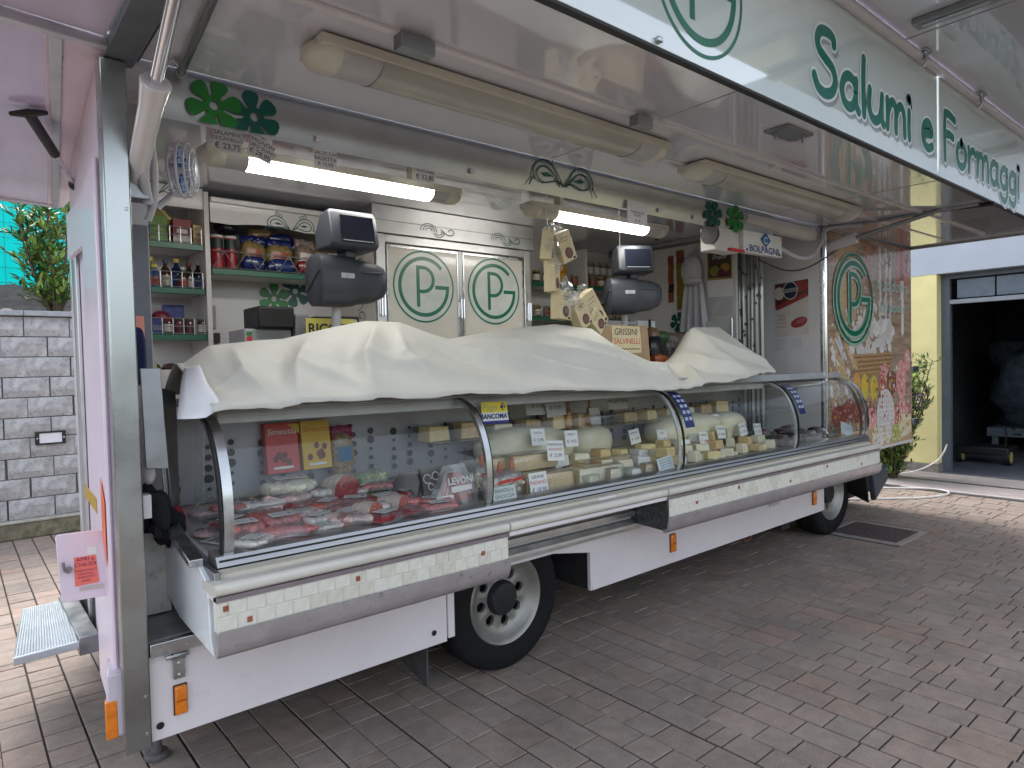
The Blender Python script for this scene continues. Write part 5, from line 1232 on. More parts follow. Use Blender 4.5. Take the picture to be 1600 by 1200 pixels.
bt = [(.4, (.35, .1, .06), (.5, .1, .05), .028, .17, 'small red-brown bottle at the left of the middle corner shelf'), (.465, (.5, .42, .05), (.7, .55, .05), .04, .2, 'yellow bottle with blue label on the middle corner shelf'), (.475, (.1, .2, .4), (.7, .6, .1), .036, .145, 'blue-label bottle in front of the yellow bottle'),
      (.55, (.1, .04, .02), (.1, .1, .3), .034, .19, 'brown bottle with a blue cap on the middle corner shelf'), (.615, (.02, .03, .16), (.72, .55, .06), .038, .2, 'dark blue bottle with a yellow cap on the middle corner shelf'), (.635, (.1, .08, .06), (.75, .72, .62), .03, .14, 'short bottle with a white cap and label on the middle corner shelf'),
      (.69, (.06, .02, .01), (.3, .05, .03), .032, .18, 'dark bottle with a red cap on the middle corner shelf'), (.745, (.02, .015, .012), (.6, .6, .58), .034, .19, 'black bottle with a silver cap at the right of the middle corner shelf')]
for k, (x, c, cp, rr_, h, lb) in enumerate(bt):
    bottle(lb, (x, SY+(.07 if k in (2, 5) else .14), Z2), rr_, h, c, cp, ((.7, .68, .6), (.05, .12, .4), (.55, .1, .06))[k % 3], g1)
for k, (x, dz, lb) in enumerate(((.41, 0, 'left blue carton on the bottom corner shelf'), (.475, 0, 'second blue carton on the bottom corner shelf'), (.57, .1, 'upper blue carton set back on the bottom corner shelf'), (.63, .1, 'blue carton at the right of the raised pair on the bottom corner shelf'))):
    carton(lb, (x, y0+(.12 if dz else 0), Z3), .06, .06, .1+dz, (.05, .08, .38), ((.1, .9, .3, .5, (.35, .4, .6)),), g1)
for k, (x, c, l_, lb) in enumerate(((.535, (.08, .04, .03), (.75, .72, .68), 'dark jar with a white label on the bottom corner shelf'), (.6, (.28, .08, .1), (.2, .05, .05), 'reddish jar on the bottom corner shelf'), (.66, (.2, .12, .1), (.25, .1, .08), 'brown jar on the bottom corner shelf'), (.735, (.12, .1, .06), (.8, .78, .7), 'jar with a white band at the right of the bottom corner shelf'))):
    jar(lb, (x, SY+.06, Z3), .03, .105, c, (.5, .05, .05) if k == 0 else (.2, .18, .15), l_, g1)
for k, (x, c, lb) in enumerate(((.42, (.03, .025, .03), 'black bundle behind the blue cartons on the corner shelf'), (.52, (.3, .02, .06), 'crimson packet behind the jars on the corner shelf'))):
    tag(MB().blob((x, SY+.16, Z3+.09), .055, .04, .07, e=2.5, amp=.2, fs=10, seed=k).build('packet', gm(c)), lb, 'packet', g1)
for k in range(3):
    tag(MB().lathe([(.05, 0), (.055, .01), (.04, .035), (0, .04)], 14, Matrix.Translation((.42+.11*k, SY, 1.72))).build('small_bowl', gm((.1, .04, .03))), ('left', 'middle', 'right')[k]+' small dark bowl on the cabinet under the corner shelf', 'bowl', 'small bowls on the cabinet')
# long shelf with zigzag rail
s2 = root('snack_shelf', 'green-edged wall shelf with a zigzag wire rail holding snack bags', 'shelf', (1.3, SY, 2.2))
ZS = (1.071,1.72,2.364)[2]; LX0, LX1 = SX1+.04, FX0-.02
shelf(s2, LX0, LX1, ZS, h=.115, n=7, zig=True)
va = MB(); pts = [(LX0, 2.66), (LX0+.12, 2.655), (LX0+.3, 2.675), (LX0+.45, 2.68), (LX0+.5, 2.67), (LX0+.62, 2.655), (LX0+.75, 2.66), (LX0+.9, 2.63), (LX1, 2.62), (LX1, 2.78), (LX0, 2.78)]
va.prism(Fr((0, SY, 0)), pts, -.012, 0); vo = va.build('valance', IW, s2)
mb = MB(); scroll(mb, Fr((0, SY, 0)), (LX0+.52, 2.665), .085, 0, .001, -1, .006); scroll(mb, Fr((0, SY, 0)), (LX0+.54, 2.665), .085, 0, .001, 1, .006); mb.build('scroll_print', TEAL, s2)
box('soffit', LX0, LX1, SY+.01, YB-.022, 2.78, 2.8, ALU, s2, .003); box('soffit_lamp', LX0, LX1-.05, SY-.02, SY+.03, 2.785, 2.82, WHITE, s2, .008)
g2 = 'goods on the snack shelf'
for k, x in enumerate((LX0+.055, LX0+.14)):
    lathe_thing('snack_tube', ('left' if k == 0 else 'right')+' red snack tube with a white lid on the zigzag-rail shelf', 'can', (x, SY+.07, ZS), [('tube', [(.037, 0), (.038, .01), (.038, .2), (.037, .21)], gm((.6, .02, .04), .3)), ('print', [(.0385, .14), (.039, .145), (.039, .2), (.0385, .202)], gm((.03, .06, .05))), ('lid', [(.039, .21), (.04, .212), (.04, .225), (0, .226)], gm((.7, .7, .68)))], g2)
bags = [(LX0+.29, .17, .23, (.42, .31, .1), (.02, .035, .2), (.55, .1, .05), 'golden snack bag with a navy top on the zigzag-rail shelf', 0), (LX0+.47, .19, .22, (.45, .34, .12), (.02, .035, .22), (.6, .08, .04), 'wide golden snack bag right of its twin on the zigzag-rail shelf', 0),
        (LX0+.64, .15, .24, (.4, .3, .24), (.55, .42, .4), (.7, .6, .55), 'clear biscuit bag with red stripes on the zigzag-rail shelf', .1), (LX0+.77, .12, .2, (.55, .42, .26), (.6, .2, .04), (.6, .5, .3), 'biscuit bag with an orange tie beside the scale', 0)]
for k, (x, w, h, c, t_, l_, lb, ti) in enumerate(bags): bag(lb, (x, SY+.09, ZS+.02), w, .1, h, c, t_, l_, g2, k+1, tilt=ti)
for k, (x, w, c, lb) in enumerate(((LX0+.28, .17, (.012, .03, .2), 'navy snack bag lying behind the rail under the golden bags, left'), (LX0+.47, .19, (.012, .04, .25), 'navy snack bag lying behind the rail under the golden bags, right'), (LX0+.66, .17, (.4, .02, .03), 'red snack bag lying behind the rail near the scale'))):
    tag(MB().blob((x, SY+.045, ZS+.055), w/2, .03, .05, e=3, amp=.2, fs=15, seed=k).build('snack_bag', gm(c, .15)), lb, 'bag', g2)
for k, (x, z, w, c, lb) in enumerate(((LX0+.36, .28, .16, (.25, .16, .08), 'crumpled brown and navy bag on top of the snack bags'), (LX0+.5, .245, .22, (.012, .02, .13), 'flat navy bag lying over the golden snack bags'), (LX0+.14, .3, .14, (.02, .02, .04), 'dark packet standing behind the red snack tubes'))):
    tag(MB().blob((x, SY+.16, ZS+z), w/2, .06, .045, e=2.6, amp=.3, fs=12, seed=k+5).build('snack_bag', gm(c, .2)), lb, 'bag', g2)
# wall bits behind the till
FBW = Fr((0, YB-.02, 0)); mb = MB()
c1 = (1.328,2.1,2.226); c2 = (1.461,2.1,2.29)
flower(mb, FBW, (c2[0]+.03, c2[2]), .12, 0, .001, .3); mb.build('flower_print', TEAL, truck); mb = MB(); flower(mb, FBW, (c1[0], c1[2]), .115, 0, .003, .5); mb.build('flower_print', LIME, truck)
sw = box('wall_switch', LX0+.03, LX0+.12, YB-.04, YB-.0205, 2.0, 2.16, M('switch_grey', (.3, .3, .3), .5), truck, .004); box('wall_socket', LX0+.03, LX0+.14, YB-.05, YB-.0205, 1.9, 1.97, BLACK, truck, .004)
tube('wall_cable', spline([(LX0+.06, YB-.045, 1.9), (LX0+.09, YB-.05, 1.75), (LX0+.15, YB-.05, 1.55), (LX0+.16, YB-.04, 1.4)], 5), .006, BLACK, truck)
# till printer behind the cover
pb = (0.97,1.2,1.926)
pt = root('till_printer', 'grey till printer with black top behind the cover', 'printer', (pb[0], 1.2, 1.7))
box('stand', pb[0]-.16, pb[0]+.12, 1.2, 1.5, .69, 1.95, M('stand_grey', (.4, .4, .4), .4), pt, .01); box('body', pb[0]-.1, pb[0]+.12, 1.14, 1.4, 1.95, 2.08, BLACK, pt, .012); box('side', pb[0]+.13, pb[0]+.22, 1.16, 1.5, 1.6, 2.04, M('till_side', (.16, .17, .18), .45), pt, .01)
box('button', pb[0]-.15, pb[0]-.12, 1.19, 1.2, 1.87, 1.9, RED, pt, .001); box('button', pb[0]-.15, pb[0]-.12, 1.19, 1.2, 1.91, 1.93, LIME, pt, .001)
pc = (1.311,1,2.037)
cr = root('card_reader', 'black card terminal tray behind the first scale', 'terminal', (pc[0], 1.0, 1.85))
box('tray', pc[0]-.16, pc[0]+.1, .98, 1.12, 2.0, 2.015, BLACK, cr); box('terminal', pc[0]-.01, pc[0]+.12, .97, 1.06, 1.9, 2.02, BLACK, cr, .006); box('screen', pc[0]+.05, pc[0]+.1, .966, .9695, 1.95, 2.0, M('lcd_grey', (.4, .45, .44), .3), cr, .001); box('arm', pc[0]-.15, pc[0]-.13, 1.0, 1.02, 1.6, 2.0, BLACK, cr, .002)
# RICOTTA sign
rp = (1.102,0.75,1.904); rs_ = root('ricotta_sign', 'yellow card sign reading RICOTTA half hidden by the cover', 'sign', (rp[0], .75, 1.75))
MB().box(rp[0]-.11, rp[0]+.18, .75, .753, 1.74, 1.985).build('card', M('sign_yellow', (.72, .62, .12), .5), rs_)
text('lettering', 'RICOTTA', Fr((0, .75, 0)), rp[0]-.1, 1.925, .075, INK, rs_, .002, align='LEFT', bold=.002)

# ---- jar shelves right of the refrigerator
s3 = root('jar_shelf', 'wall shelves with green edges and small jars between refrigerator and end wall', 'shelf', (4.1, 1.75, 2.0))
JY = 1.78; JX0, JX1 = FX1+.06, 4.96; ZA, ZB = 2.46, 2.14
for z in (ZA, ZB, 1.84): shelf(s3, JX0, JX1, z, y=JY, n=0)
box('divider', 4.3, 4.33, JY-.01, YB-.022, 1.5, 2.82, WB, s3, .002)
rail(4.34, JX1-.02, JY+.01, ZB+.003, .09, 7, s3); rail(JX0+.02, 4.28, JY+.01, ZB+.003, .09, 7, s3)
ORD = ('first', 'second', 'third', 'fourth', 'fifth', 'sixth', 'seventh', 'eighth', 'ninth', 'tenth', 'eleventh', 'twelfth', 'thirteenth', 'fourteenth')
g3 = 'jars on the shelves by the end wall'; r = random.Random(9)
pal = [((.35, .22, .06), (.7, .66, .5)), ((.2, .06, .03), (.6, .55, .4)), ((.12, .1, .04), (.72, .7, .6)), ((.4, .3, .12), (.5, .1, .05)), ((.25, .1, .05), (.65, .6, .3))]
for z, nm, cnt in ((ZA, 'upper', 12), (ZB, 'middle', 12), (1.84, 'lower', 9)):
    for k in range(cnt):
        x = JX0+.1+k*(JX1-JX0-.2)/(cnt-1)
        if abs(x-4.315) < .06 or (nm == 'upper' and 3.85 < x < 4.15): continue
        c, l_ = pal[r.randrange(5)]; side = 'left' if x < 4.3 else 'right'
        jar('%s jar from the left on the %s jar shelf by the end wall' % (ORD[k], nm), (x, JY+.07, z), .036, r.uniform(.11, .14), c, r.choice(((.6, .5, .2), (.3, .3, .3), (.5, .06, .04), (.62, .6, .55))), l_, g3)
    if nm == 'upper':
        for k in range(4): jar('%s tall jar from the left stacked behind on the upper jar shelf' % ORD[k], (4.55+.1*k, JY+.17, z+.12), .038, .16, (.4, .38, .3), (.55, .5, .4), (.7, .68, .6), g3)
carton('orange display carton on the upper jar shelf', (4.02, JY+.06, ZA), .16, .1, .2, (.75, .34, .02), ((.1, .9, .15, .55, (.8, .5, .1)),), g3)
tag(MB().blob((4.6, JY+.1, ZB+.13), .13, .06, .035, e=2.5, amp=.2, fs=12).build('packet', gm((.16, .04, .03))), 'dark red packet lying on the jars of the middle shelf', 'packet')
# ---- end wall hangings
EX = 4.997
def strip(name, label, y0, y1, z0, z1, cols, cat):
    rt = root(name, label, cat, (EX, (y0+y1)/2, z0)); f = facing_x((EX-.004, 0, 0)); n = len(cols)
    for k, c in enumerate(cols):
        a, b = z0+(z1-z0)*k/n, z0+(z1-z0)*(k+1)/n
        MB().prism(f, [(-y1, a+.003), (-y0, a+.003), (-y0+.006*(k % 2), b), (-y1+.006*(k % 2), b)], -.003, .008).build('packet', gm(c, .3), rt, .002)
    return rt
strip('packet_strip', 'hanging strip of golden sachets with a red header on the end wall', 1.115, 1.2, 2.2, 2.78, [(.42, .28, .02)]*7+[(.35, .06, .03), (.5, .1, .03)], 'packet strip')
strip('packet_strip', 'narrow hanging strip of red sachets on the end wall left of the golden one', 1.24, 1.3, 2.28, 2.74, [(.5, .12, .03), (.05, .02, .02), (.55, .1, .04), (.5, .18, .04), (.45, .05, .02)], 'packet strip')
ap = root('hanging_apron', 'light grey apron and cap hanging on a hook on the end wall', 'apron', (EX-.06, .97, 1.9))
mb = MB(); nu, nv = 24, 14
for i in range(nu+1):
    u = i/nu
    for j in range(nv+1):
        v = j/nv; y = .97+(.5-u)*(.08+.24*v**.7); z = 2.72-.85*v
        mb.v.append(Vector((EX-.05-.025*math.sin(u*22+v*2)*v**.5-.01, y, z)))
for i in range(nu):
    for j in range(nv): k = i*(nv+1)+j; mb.f.append([k, k+nv+1, k+nv+2, k+1]); mb.m.append(0)
APC = M('apron_cloth', (.5, .5, .52), .9, var=.06); mb.build('apron', APC, ap, thick=.006, smooth=60)
MB().blob((EX-.08, .98, 2.56), .06, .11, .13, amp=.12, fs=6, seg=18, rings=12).build('cap', APC, ap); MB().blob((EX-.11, .95, 2.45), .06, .1, .035, seg=16, rings=8).build('cap_peak', M('cap_peak_grey', (.55, .55, .56), .9, var=.05), ap)
tube('hook', [(EX, .97, 2.75), (EX-.05, .97, 2.74), (EX-.05, .97, 2.77)], .006, STEEL, ap)
cal = root('wall_calendar', 'wall calendar with a fruit picture and yellow border on the end wall', 'calendar', (EX, .72, 2.3)); fc = facing_x((EX-.004, 0, 0))
MB().prism(fc, [(-.85, 2.29), (-.585, 2.28), (-.585, 2.71), (-.85, 2.72)], 0, .006).build('sheet', CARD, cal)
mb = MB(); mb.flat(fc, [(-.85, 2.45), (-.585, 2.44), (-.585, 2.71), (-.85, 2.72)], .007, 0); mb.flat(fc, [(-.835, 2.47), (-.6, 2.46), (-.6, 2.69), (-.835, 2.7)], .008, 1)
for k, (a, b, s_, m_) in enumerate(((-.77, 2.53, .05, 2), (-.66, 2.55, .045, 3), (-.7, 2.5, .04, 4), (-.79, 2.6, .03, 4), (-.63, 2.49, .03, 4))): mb.disc(fc, (a, b), s_, h=.009+.0003*k, m=m_)
mb.build('picture', [gm((.62, .52, .1)), gm((.12, .07, .05)), gm((.4, .4, .06)), gm((.65, .35, .05)), gm((.2, .02, .08))], cal)
text('lettering', 'Frutta', fc, -.72, 2.655, .06, CARD, cal, .01, shear=.3)
MB().prism(fc, [(-.82, 2.13), (-.6, 2.12), (-.59, 2.26), (-.82, 2.27)], 0, .004).build('pad', M('pad_grey', (.55, .55, .55), .7), cal)
mb = MB(); flower(mb, facing_x((EX, 0, 0)), (-1.19, 2.08), .1, 0, .001, .3); mb.build('flower_print', TEAL, truck); mb = MB(); flower(mb, facing_x((EX, 0, 0)), (-1.0, 2.1), .1, 0, .001, .1); mb.build('flower_print', TEAL, truck)
wb = root('steel_guard', 'low brushed steel guard panel beside the calendar wall', 'panel', (4.95, .7, 1.8)); box('panel', 4.94, 4.95, .56, .86, 1.72, 2.06, STD, wb, .004); tube('edge_bar', [(4.94, .57, 1.7), (4.94, .57, 2.08)], .012, STEEL, wb)
# strip curtain to the cab
cu_ = root('strip_curtain', 'clear plastic strip curtain with leaf pattern in the cab doorway', 'curtain', (5.12, .45, 1.0))
for k in range(6):
    y = .36+k*.042; mb = MB()
    for z in (.72, 1.3, 1.9, 2.3, 2.7): mb.v += [Vector((5.11+.012*math.sin(k*2+z), y, z)), Vector((5.1+.012*math.sin(k*2+z), y+.02, z)), Vector((5.11+.012*math.sin(k*2+z), y+.04, z))]
    for i in range(4):
        for j in range(2): q = 3*i+j; mb.f.append([q, q+1, q+4, q+3]); mb.m.append(0)
    mb.build('strip', M('curtain_strip_%d' % (k % 2), ((.42, .43, .4), (.3, .31, .29))[k % 2], .2, .3, var=.1), cu_, thick=.003)
mb = MB(); fcu = facing_x((5.092, 0, 0)); r = random.Random(3)
for k in range(26): mb.disc(fcu, (-.36-r.random()*.25, 1.8+r.random()*.75), .012, .018, h=.004, n=8, rot=r.random()*3)
stuff(mb.build('leaf_print', M('leaf_print_grey', (.08, .11, .1), .4), cu_)); box('track', 5.08, 5.14, .34, .62, 2.7, 2.73, STEEL, cu_)
# poster on the cab wall
PXW = 5.499; po = root('meat_poster', 'cured meat poster with a round blue badge on the cab wall', 'poster', (PXW, .29, 1.95)); fp = facing_x((PXW-.001, 0, 0))
MB().prism(fp, [(-.45, 1.9), (-.13, 1.92), (-.13, 2.42), (-.45, 2.4)], 0, .003).build('sheet', M('poster_sheet', (.6, .55, .5), .4), po)
mb = MB(); mb.flat(fp, [(-.45, 2.17), (-.3, 2.24), (-.13, 2.27), (-.13, 2.42), (-.45, 2.4)], .004, 0); mb.flat(fp, [(-.44, 2.15), (-.3, 2.2), (-.14, 2.26), (-.14, 2.3), (-.3, 2.25), (-.44, 2.19)], .0046, 1)
mb.disc(fp, (-.2, 2.36), .07, .05, h=.005, m=1); mb.disc(fp, (-.41, 2.31), .05, .06, h=.005, m=2); mb.disc(fp, (-.3, 2.33), .072, .085, h=.0054, m=2); mb.disc(fp, (-.3, 2.33), .064, .076, h=.0058, m=3); mb.flat(fp, [(-.38, 2.31), (-.22, 2.32), (-.22, 2.355), (-.38, 2.345)], .0062, 4)
mb.disc(fp, (-.22, 2.03), .08, .045, h=.005, m=1, rot=.3); mb.disc(fp, (-.2, 2.04), .05, .02, h=.0055, m=5, rot=.3)
mb.build('picture', [gm((.16, .06, .04)), gm((.5, .07, .06)), gm((.7, .66, .56)), gm((.02, .035, .1)), gm((.6, .6, .6)), gm((.65, .2, .18))], po)
text('lettering', 'GALLINA', fp, -.3, 2.333, .03, INK, po, .007)
for k, t_ in enumerate(('GUSTO', 'SENZA', 'GLUTINE', 'BUONO')): text('lettering', t_, fp, -.39, 2.1-k*.035, .024, M('poster_brown', (.2, .08, .05), .6, var=0), po, .004)
MB().prism(fp, [(-.45, 1.77), (-.2, 1.78), (-.2, 1.885), (-.45, 1.88)], 0, .002).build('pocket', M('pocket_clear', (.6, .6, .58), .2), po)
# ---- white light box and roll by the beam end
lb = root('brand_sign', 'white box sign with a blue diamond emblem under the beam end', 'sign', (4.5, .03, 2.53))
box('case', 4.2, 4.78, .0, .06, 2.53, 2.7, M('sign_white', (.74, .73, .68), .35), lb, .004); fs_ = Fr((0, -.001, 0))
mb = MB(); mb.flat(fs_, [(4.44, 2.65), (4.52, 2.59), (4.6, 2.65), (4.52, 2.71)], .002, 0); mb.flat(fs_, [(4.455, 2.65), (4.52, 2.603), (4.585, 2.65), (4.52, 2.697)], .003, 1); mb.ribbon(fs_, arc(4.52, 2.645, .025, .025, 40, 320, 12), .01, .004, 2)
mb.build('emblem', [BLUE, M('emblem_blue', (.03, .2, .45), .3), CARD], lb)
text('lettering', 'BOLPAGNI', fs_, 4.5, 2.565, .075, BLUE, lb, .002, bold=.001, sx=1.25)
mb = MB()
for x in (4.24, 4.74): mb.disc(fs_, (x, 2.55), .012, h=.002)
mb.build('rivet', BLACK, lb)
wc = root('wall_speaker', 'white cabinet with a black round horn under the beam end', 'speaker', (4.0, .06, 2.53))
box('cabinet', 3.86, 4.18, .03, .16, 2.52, 2.69, M('speaker_white', (.62, .6, .56), .4), wc, .006); box('red_edge', 4.02, 4.22, .0, .03, 2.525, 2.545, RED, wc, .004)
MB().lathe([(.02, -.04), (.07, .0), (.075, .03), (0, .035)], 20, Matrix.Translation((3.84, .05, 2.63)) @ Matrix.Rotation(rad(-90), 4, 'Y')).build('horn', BLACK, wc)
rl = root('rolled_blind', 'white rolled tube fixed under the ceiling beside the front pole', 'blind', (4.85, .06, 2.75)); MB().tube([(4.3, .08, 2.81), (5.4, .06, 2.795)], .06, 20).build('roll', M('roll_white', (.66, .64, .6), .35), rl); box('end_bracket', 5.4, 5.43, .02, .12, 2.74, 2.86, WHITE, rl)

# ---- two hanging-column scales
def scale(x, y, z, s, rz, label):
    rt = root('market_scale', label, 'scale', (x, y, z), rz, 'grey electronic scales above the counter')
    f = Fr((0, 0, 0))
    def solid(nm, prof, x0, x1, mat, taper=1.0, bev=.02):
        # prof: (y,z) outline, lofted along x
        mb = MB(); n = len(prof); xs = ((x0, taper), (x0+.02*s, 1), (x1-.02*s, 1), (x1, taper)); cy = sum(p[0] for p in prof)/n; cz = sum(p[1] for p in prof)/n
        for X, k in xs: mb.v += [Vector((X, cy+(a-cy)*k, cz+(b-cz)*k)) for a, b in prof]
        for i in range(3):
            for j in range(n): q = (j+1) % n; mb.f.append([i*n+j, i*n+q, (i+1)*n+q, (i+1)*n+j]); mb.m.append(0)
        mb.f += [list(range(n))[::-1], [3*n+j for j in range(n)]]; mb.m += [0, 0]
        return mb.build(nm, mat, rt, .006, local=True)
    sp = lambda P: [(p.x, p.y) for p in spline([(a*s, b*s, 0) for a, b in P], 4)]
    # drum-shaped body: tall left end lofting to a pointed nose on the right
    mb = MB(); secs = ((-.24, .85), (-.225, 1.0), (-.05, 1.0), (.02, .96), (.03, .9), (.16, .82), (.24, .62), (.265, .4)); N = 24
    for X, k in secs:
        for j in range(N):
            t = 2*math.pi*j/N; a = math.copysign(abs(math.cos(t))**.75, math.cos(t)); b = math.copysign(abs(math.sin(t))**.75, math.sin(t))
            mb.v.append(Vector((X*s, (-.02+.13*a*k)*s, (.05+.165*b*k+(.02*(1-k)))*s)))
    for i in range(len(secs)-1):
        for j in range(N): q = (j+1) % N; mb.f.append([i*N+j, i*N+q, (i+1)*N+q, (i+1)*N+j]); mb.m.append(0)
    mb.f += [list(range(N))[::-1], [(len(secs)-1)*N+j for j in range(N)]]; mb.m += [0, 0]
    mb.build('body', GREY, rt, local=True, smooth=45)
    DG = M('scale_dark', (.03, .035, .045), .35)
    mb = MB(); mb.tube([Vector((-.242*s, -.13*s, .1*s)), Vector((-.242*s, .06*s, -.02*s))], .005*s, 6); mb.build('side_groove', DG, rt, local=True)
    MB().box(-.03*s, .05*s, -.06*s, .06*s, .2*s, .26*s).build('neck', DG, rt, .01, local=True)
    hd = solid('display_head', [(-.13*s, .25*s), (-.16*s, .27*s), (-.12*s, .47*s), (-.09*s, .5*s), (.02*s, .49*s), (.12*s, .36*s), (.1*s, .25*s)], -.16*s, .17*s, GREY, .9)
    fd = Fr((.02*s, -.166*s, .275*s), (1, 0, 0), (0, .2, 1))
    mb = MB(); mb.prism(fd, [(-.12*s, .015*s), (.115*s, .015*s), (.115*s, .19*s), (-.12*s, .19*s)], -.004, .004*s); sc2 = mb.build('screen', M('screen_dark', (.012, .016, .03), .08, var=0), rt, .002, local=True)
    mb = MB(); mb.prism(fd, [(-.11*s, .018*s), (.1*s, .018*s), (.1*s, .024*s), (-.11*s, .024*s)], .004*s, .006*s); mb.build('screen_strip', M('lcd_light', (.4, .44, .46), .3), rt, local=True)
    fb_ = Fr((-.06*s, -.152*s, .075*s)); mb = MB(); mb.prism(fb_, [(-.045*s, -.016*s), (.045*s, -.016*s), (.045*s, .016*s), (-.045*s, .016*s)], -.01, .003*s); mb.build('badge', M('badge_grey', (.5, .52, .54), .4), rt, .002, local=True)
    text('lettering', '31 ▪'.replace('▪', '-'), fb_, 0, 0, .022*s, INK, rt, .004*s, local=True)
    mb = MB(); mb.box(.05*s, .2*s, -.137*s, -.12*s, .1*s, .112*s); mb.build('slot', DG, rt, .002, local=True)
    mb = MB(); mb.tube([(-.05*s, .05*s, -.1*s), (-.05*s, .1*s, z*-1+1.6)], .03*s, 12); mb.build('column', M('scale_column', (.5, .5, .5), .4), rt, local=True)
    return rt
scale(1.165, .6, 2.13, .84, .0, 'grey electronic scale with a display head in front of the snack shelf')
scale(3.6, .62, 2.17, .86, -.55, 'grey electronic scale with a display head near the end wall')
# ---- garland of hanging cheese cartons
def cheese(px, label, rx, ry, rz, w=.13, h=.2):
    rt = root('cheese_carton', label, 'carton', px, rot=(rx, ry, rz), group='hanging cheese cartons'); d_ = .075; r = random.Random(int(px[0]*991))
    mb = MB(); mb.box(-w/2, w/2, -d_/2, d_/2, -h, 0); mb.build('box', CREAM, rt, .003, local=True)
    f = Fr((0, -d_/2, 0)); mb = MB(); mb.disc(f, (w*.02, -h*.72), .036, h=.001, m=0, n=20); mb.disc(f, (w*.02, -h*.72), .028, h=.0016, m=1, n=20); mb.ribbon(f, [(-w*.3, -h*.2), (w*.32, -h*.2)], .004, .001, 2, cap=False); mb.ribbon(f, [(-w*.3, -h*.3), (w*.2, -h*.3)], .003, .001, 2, cap=False)
    mb.flat(f, [(w*.2, -h*.97), (w*.4, -h*.97), (w*.4, -h*.9), (w*.2, -h*.9)], .001, 0)
    mb.build('label', [gm((.12, .03, .04)), gm((.4, .2, .18)), gm((.2, .12, .06))], rt, local=True)
    MB().blob((0, 0, .02), .035, .03, .045, e=2, amp=.9, fs=30, seg=12, rings=8).build('film_knot', FILM, rt, local=True)
    return rt
cheese((2.537,0.42,2.571), 'cream cheese carton hanging at the top left of the string', .1, .12, .7)
cheese((2.599,0.4,2.566), 'cream cheese carton tilted to the right at the top of the string', 0, -.42, .0)
cheese((2.554,0.42,2.392), 'narrow cream cheese carton hanging in the middle of the string', 0, .02, .5, .12, .22)
cheese((2.617,0.4,2.182), 'cream cheese carton with a dark round label low on the string', 0, .06, .2, .14, .19)
cheese((2.736,0.4,2.123), 'cream cheese carton leaning right at the bottom of the string', 0, -.55, .1, .13, .2)
cheese((2.884,0.45,2.188), 'long cream cheese carton at the right end of the string', 0, -.6, -.1, .12, .26)
cheese((2.899,0.42,2.044), 'lowest cream cheese carton resting by the cardboard box', 0, -.9, .1, .12, .16)
g_ = root('hanging_string', 'thin string with crumpled clear film holding the cheese cartons', 'string', (2.527,0.42,2.641))
tube('string', spline([(2.52, .42, ZT-.01), (2.521,0.42,2.619), (2.585,0.41,2.562), (2.578,0.42,2.394), (2.645,0.41,2.206), (2.806,0.42,2.128), (2.93,0.42,2)], 5), .003, CARD, g_)
mb = MB()
for k, p in enumerate(((2.535,0.37,2.55), (2.509,0.37,2.464), (2.529,0.37,2.354), (2.636,0.37,2.21), (2.724,0.37,2.12), (2.65,0.37,2.075))): mb.blob(p, .045, .03, .06, amp=1.0, fs=22, seed=k, seg=14, rings=10)
mb.build('film', FILM, g_)
tube('hook_wire', [(3.1, .3, ZT-.01), (3.1, .3, 2.5)], .002, CARD, g_)
# ---- cardboard box with handwritten sign
cbx = root('cardboard_box', 'open cardboard box with a handwritten sign standing in the dip of the cover', 'box', (3.3, .52, 1.6))
quad_slab('front', [(3.05, .5, 1.62), (3.68, .5, 1.62), (3.64, .5, 1.98), (3.06, .5, 1.97)], .006, KRAFT, cbx); quad_slab('side', [(3.05, .9, 1.62), (3.05, .51, 1.62), (3.06, .51, 1.97), (3.06, .9, 1.97)], .006, KRAFT, cbx)
quad_slab('side', [(3.68, .51, 1.62), (3.68, .9, 1.62), (3.66, .9, 1.95), (3.64, .51, 1.98)], .006, KRAFT, cbx); box('back', 3.05, 3.68, .9, .906, 1.6, 1.95, KRAFT, cbx); box('crease', 3.06, 3.67, .497, .4995, 1.79, 1.794, M('crease_brown', (.3, .2, .11), .8), cbx, 0)
fbx = Fr((3.39, .496, 1.87)); MB().prism(fbx, [(-.16, -.11), (.17, -.1), (.15, .1), (-.17, .1)], -.001, .001).build('sign', CREAM, cbx)
text('lettering', 'GRISSINI', fbx, -.01, .055, .07, INK, cbx, .002); text('lettering', 'SALVINELLI', fbx, 0, -.015, .06, RED, cbx, .002)
mb = MB(); mb.ribbon(fbx, [(-.15+.02*k, -.075+.008*(k % 2)) for k in range(16)], .006, .002); mb.build('wavy_line', INK, cbx)
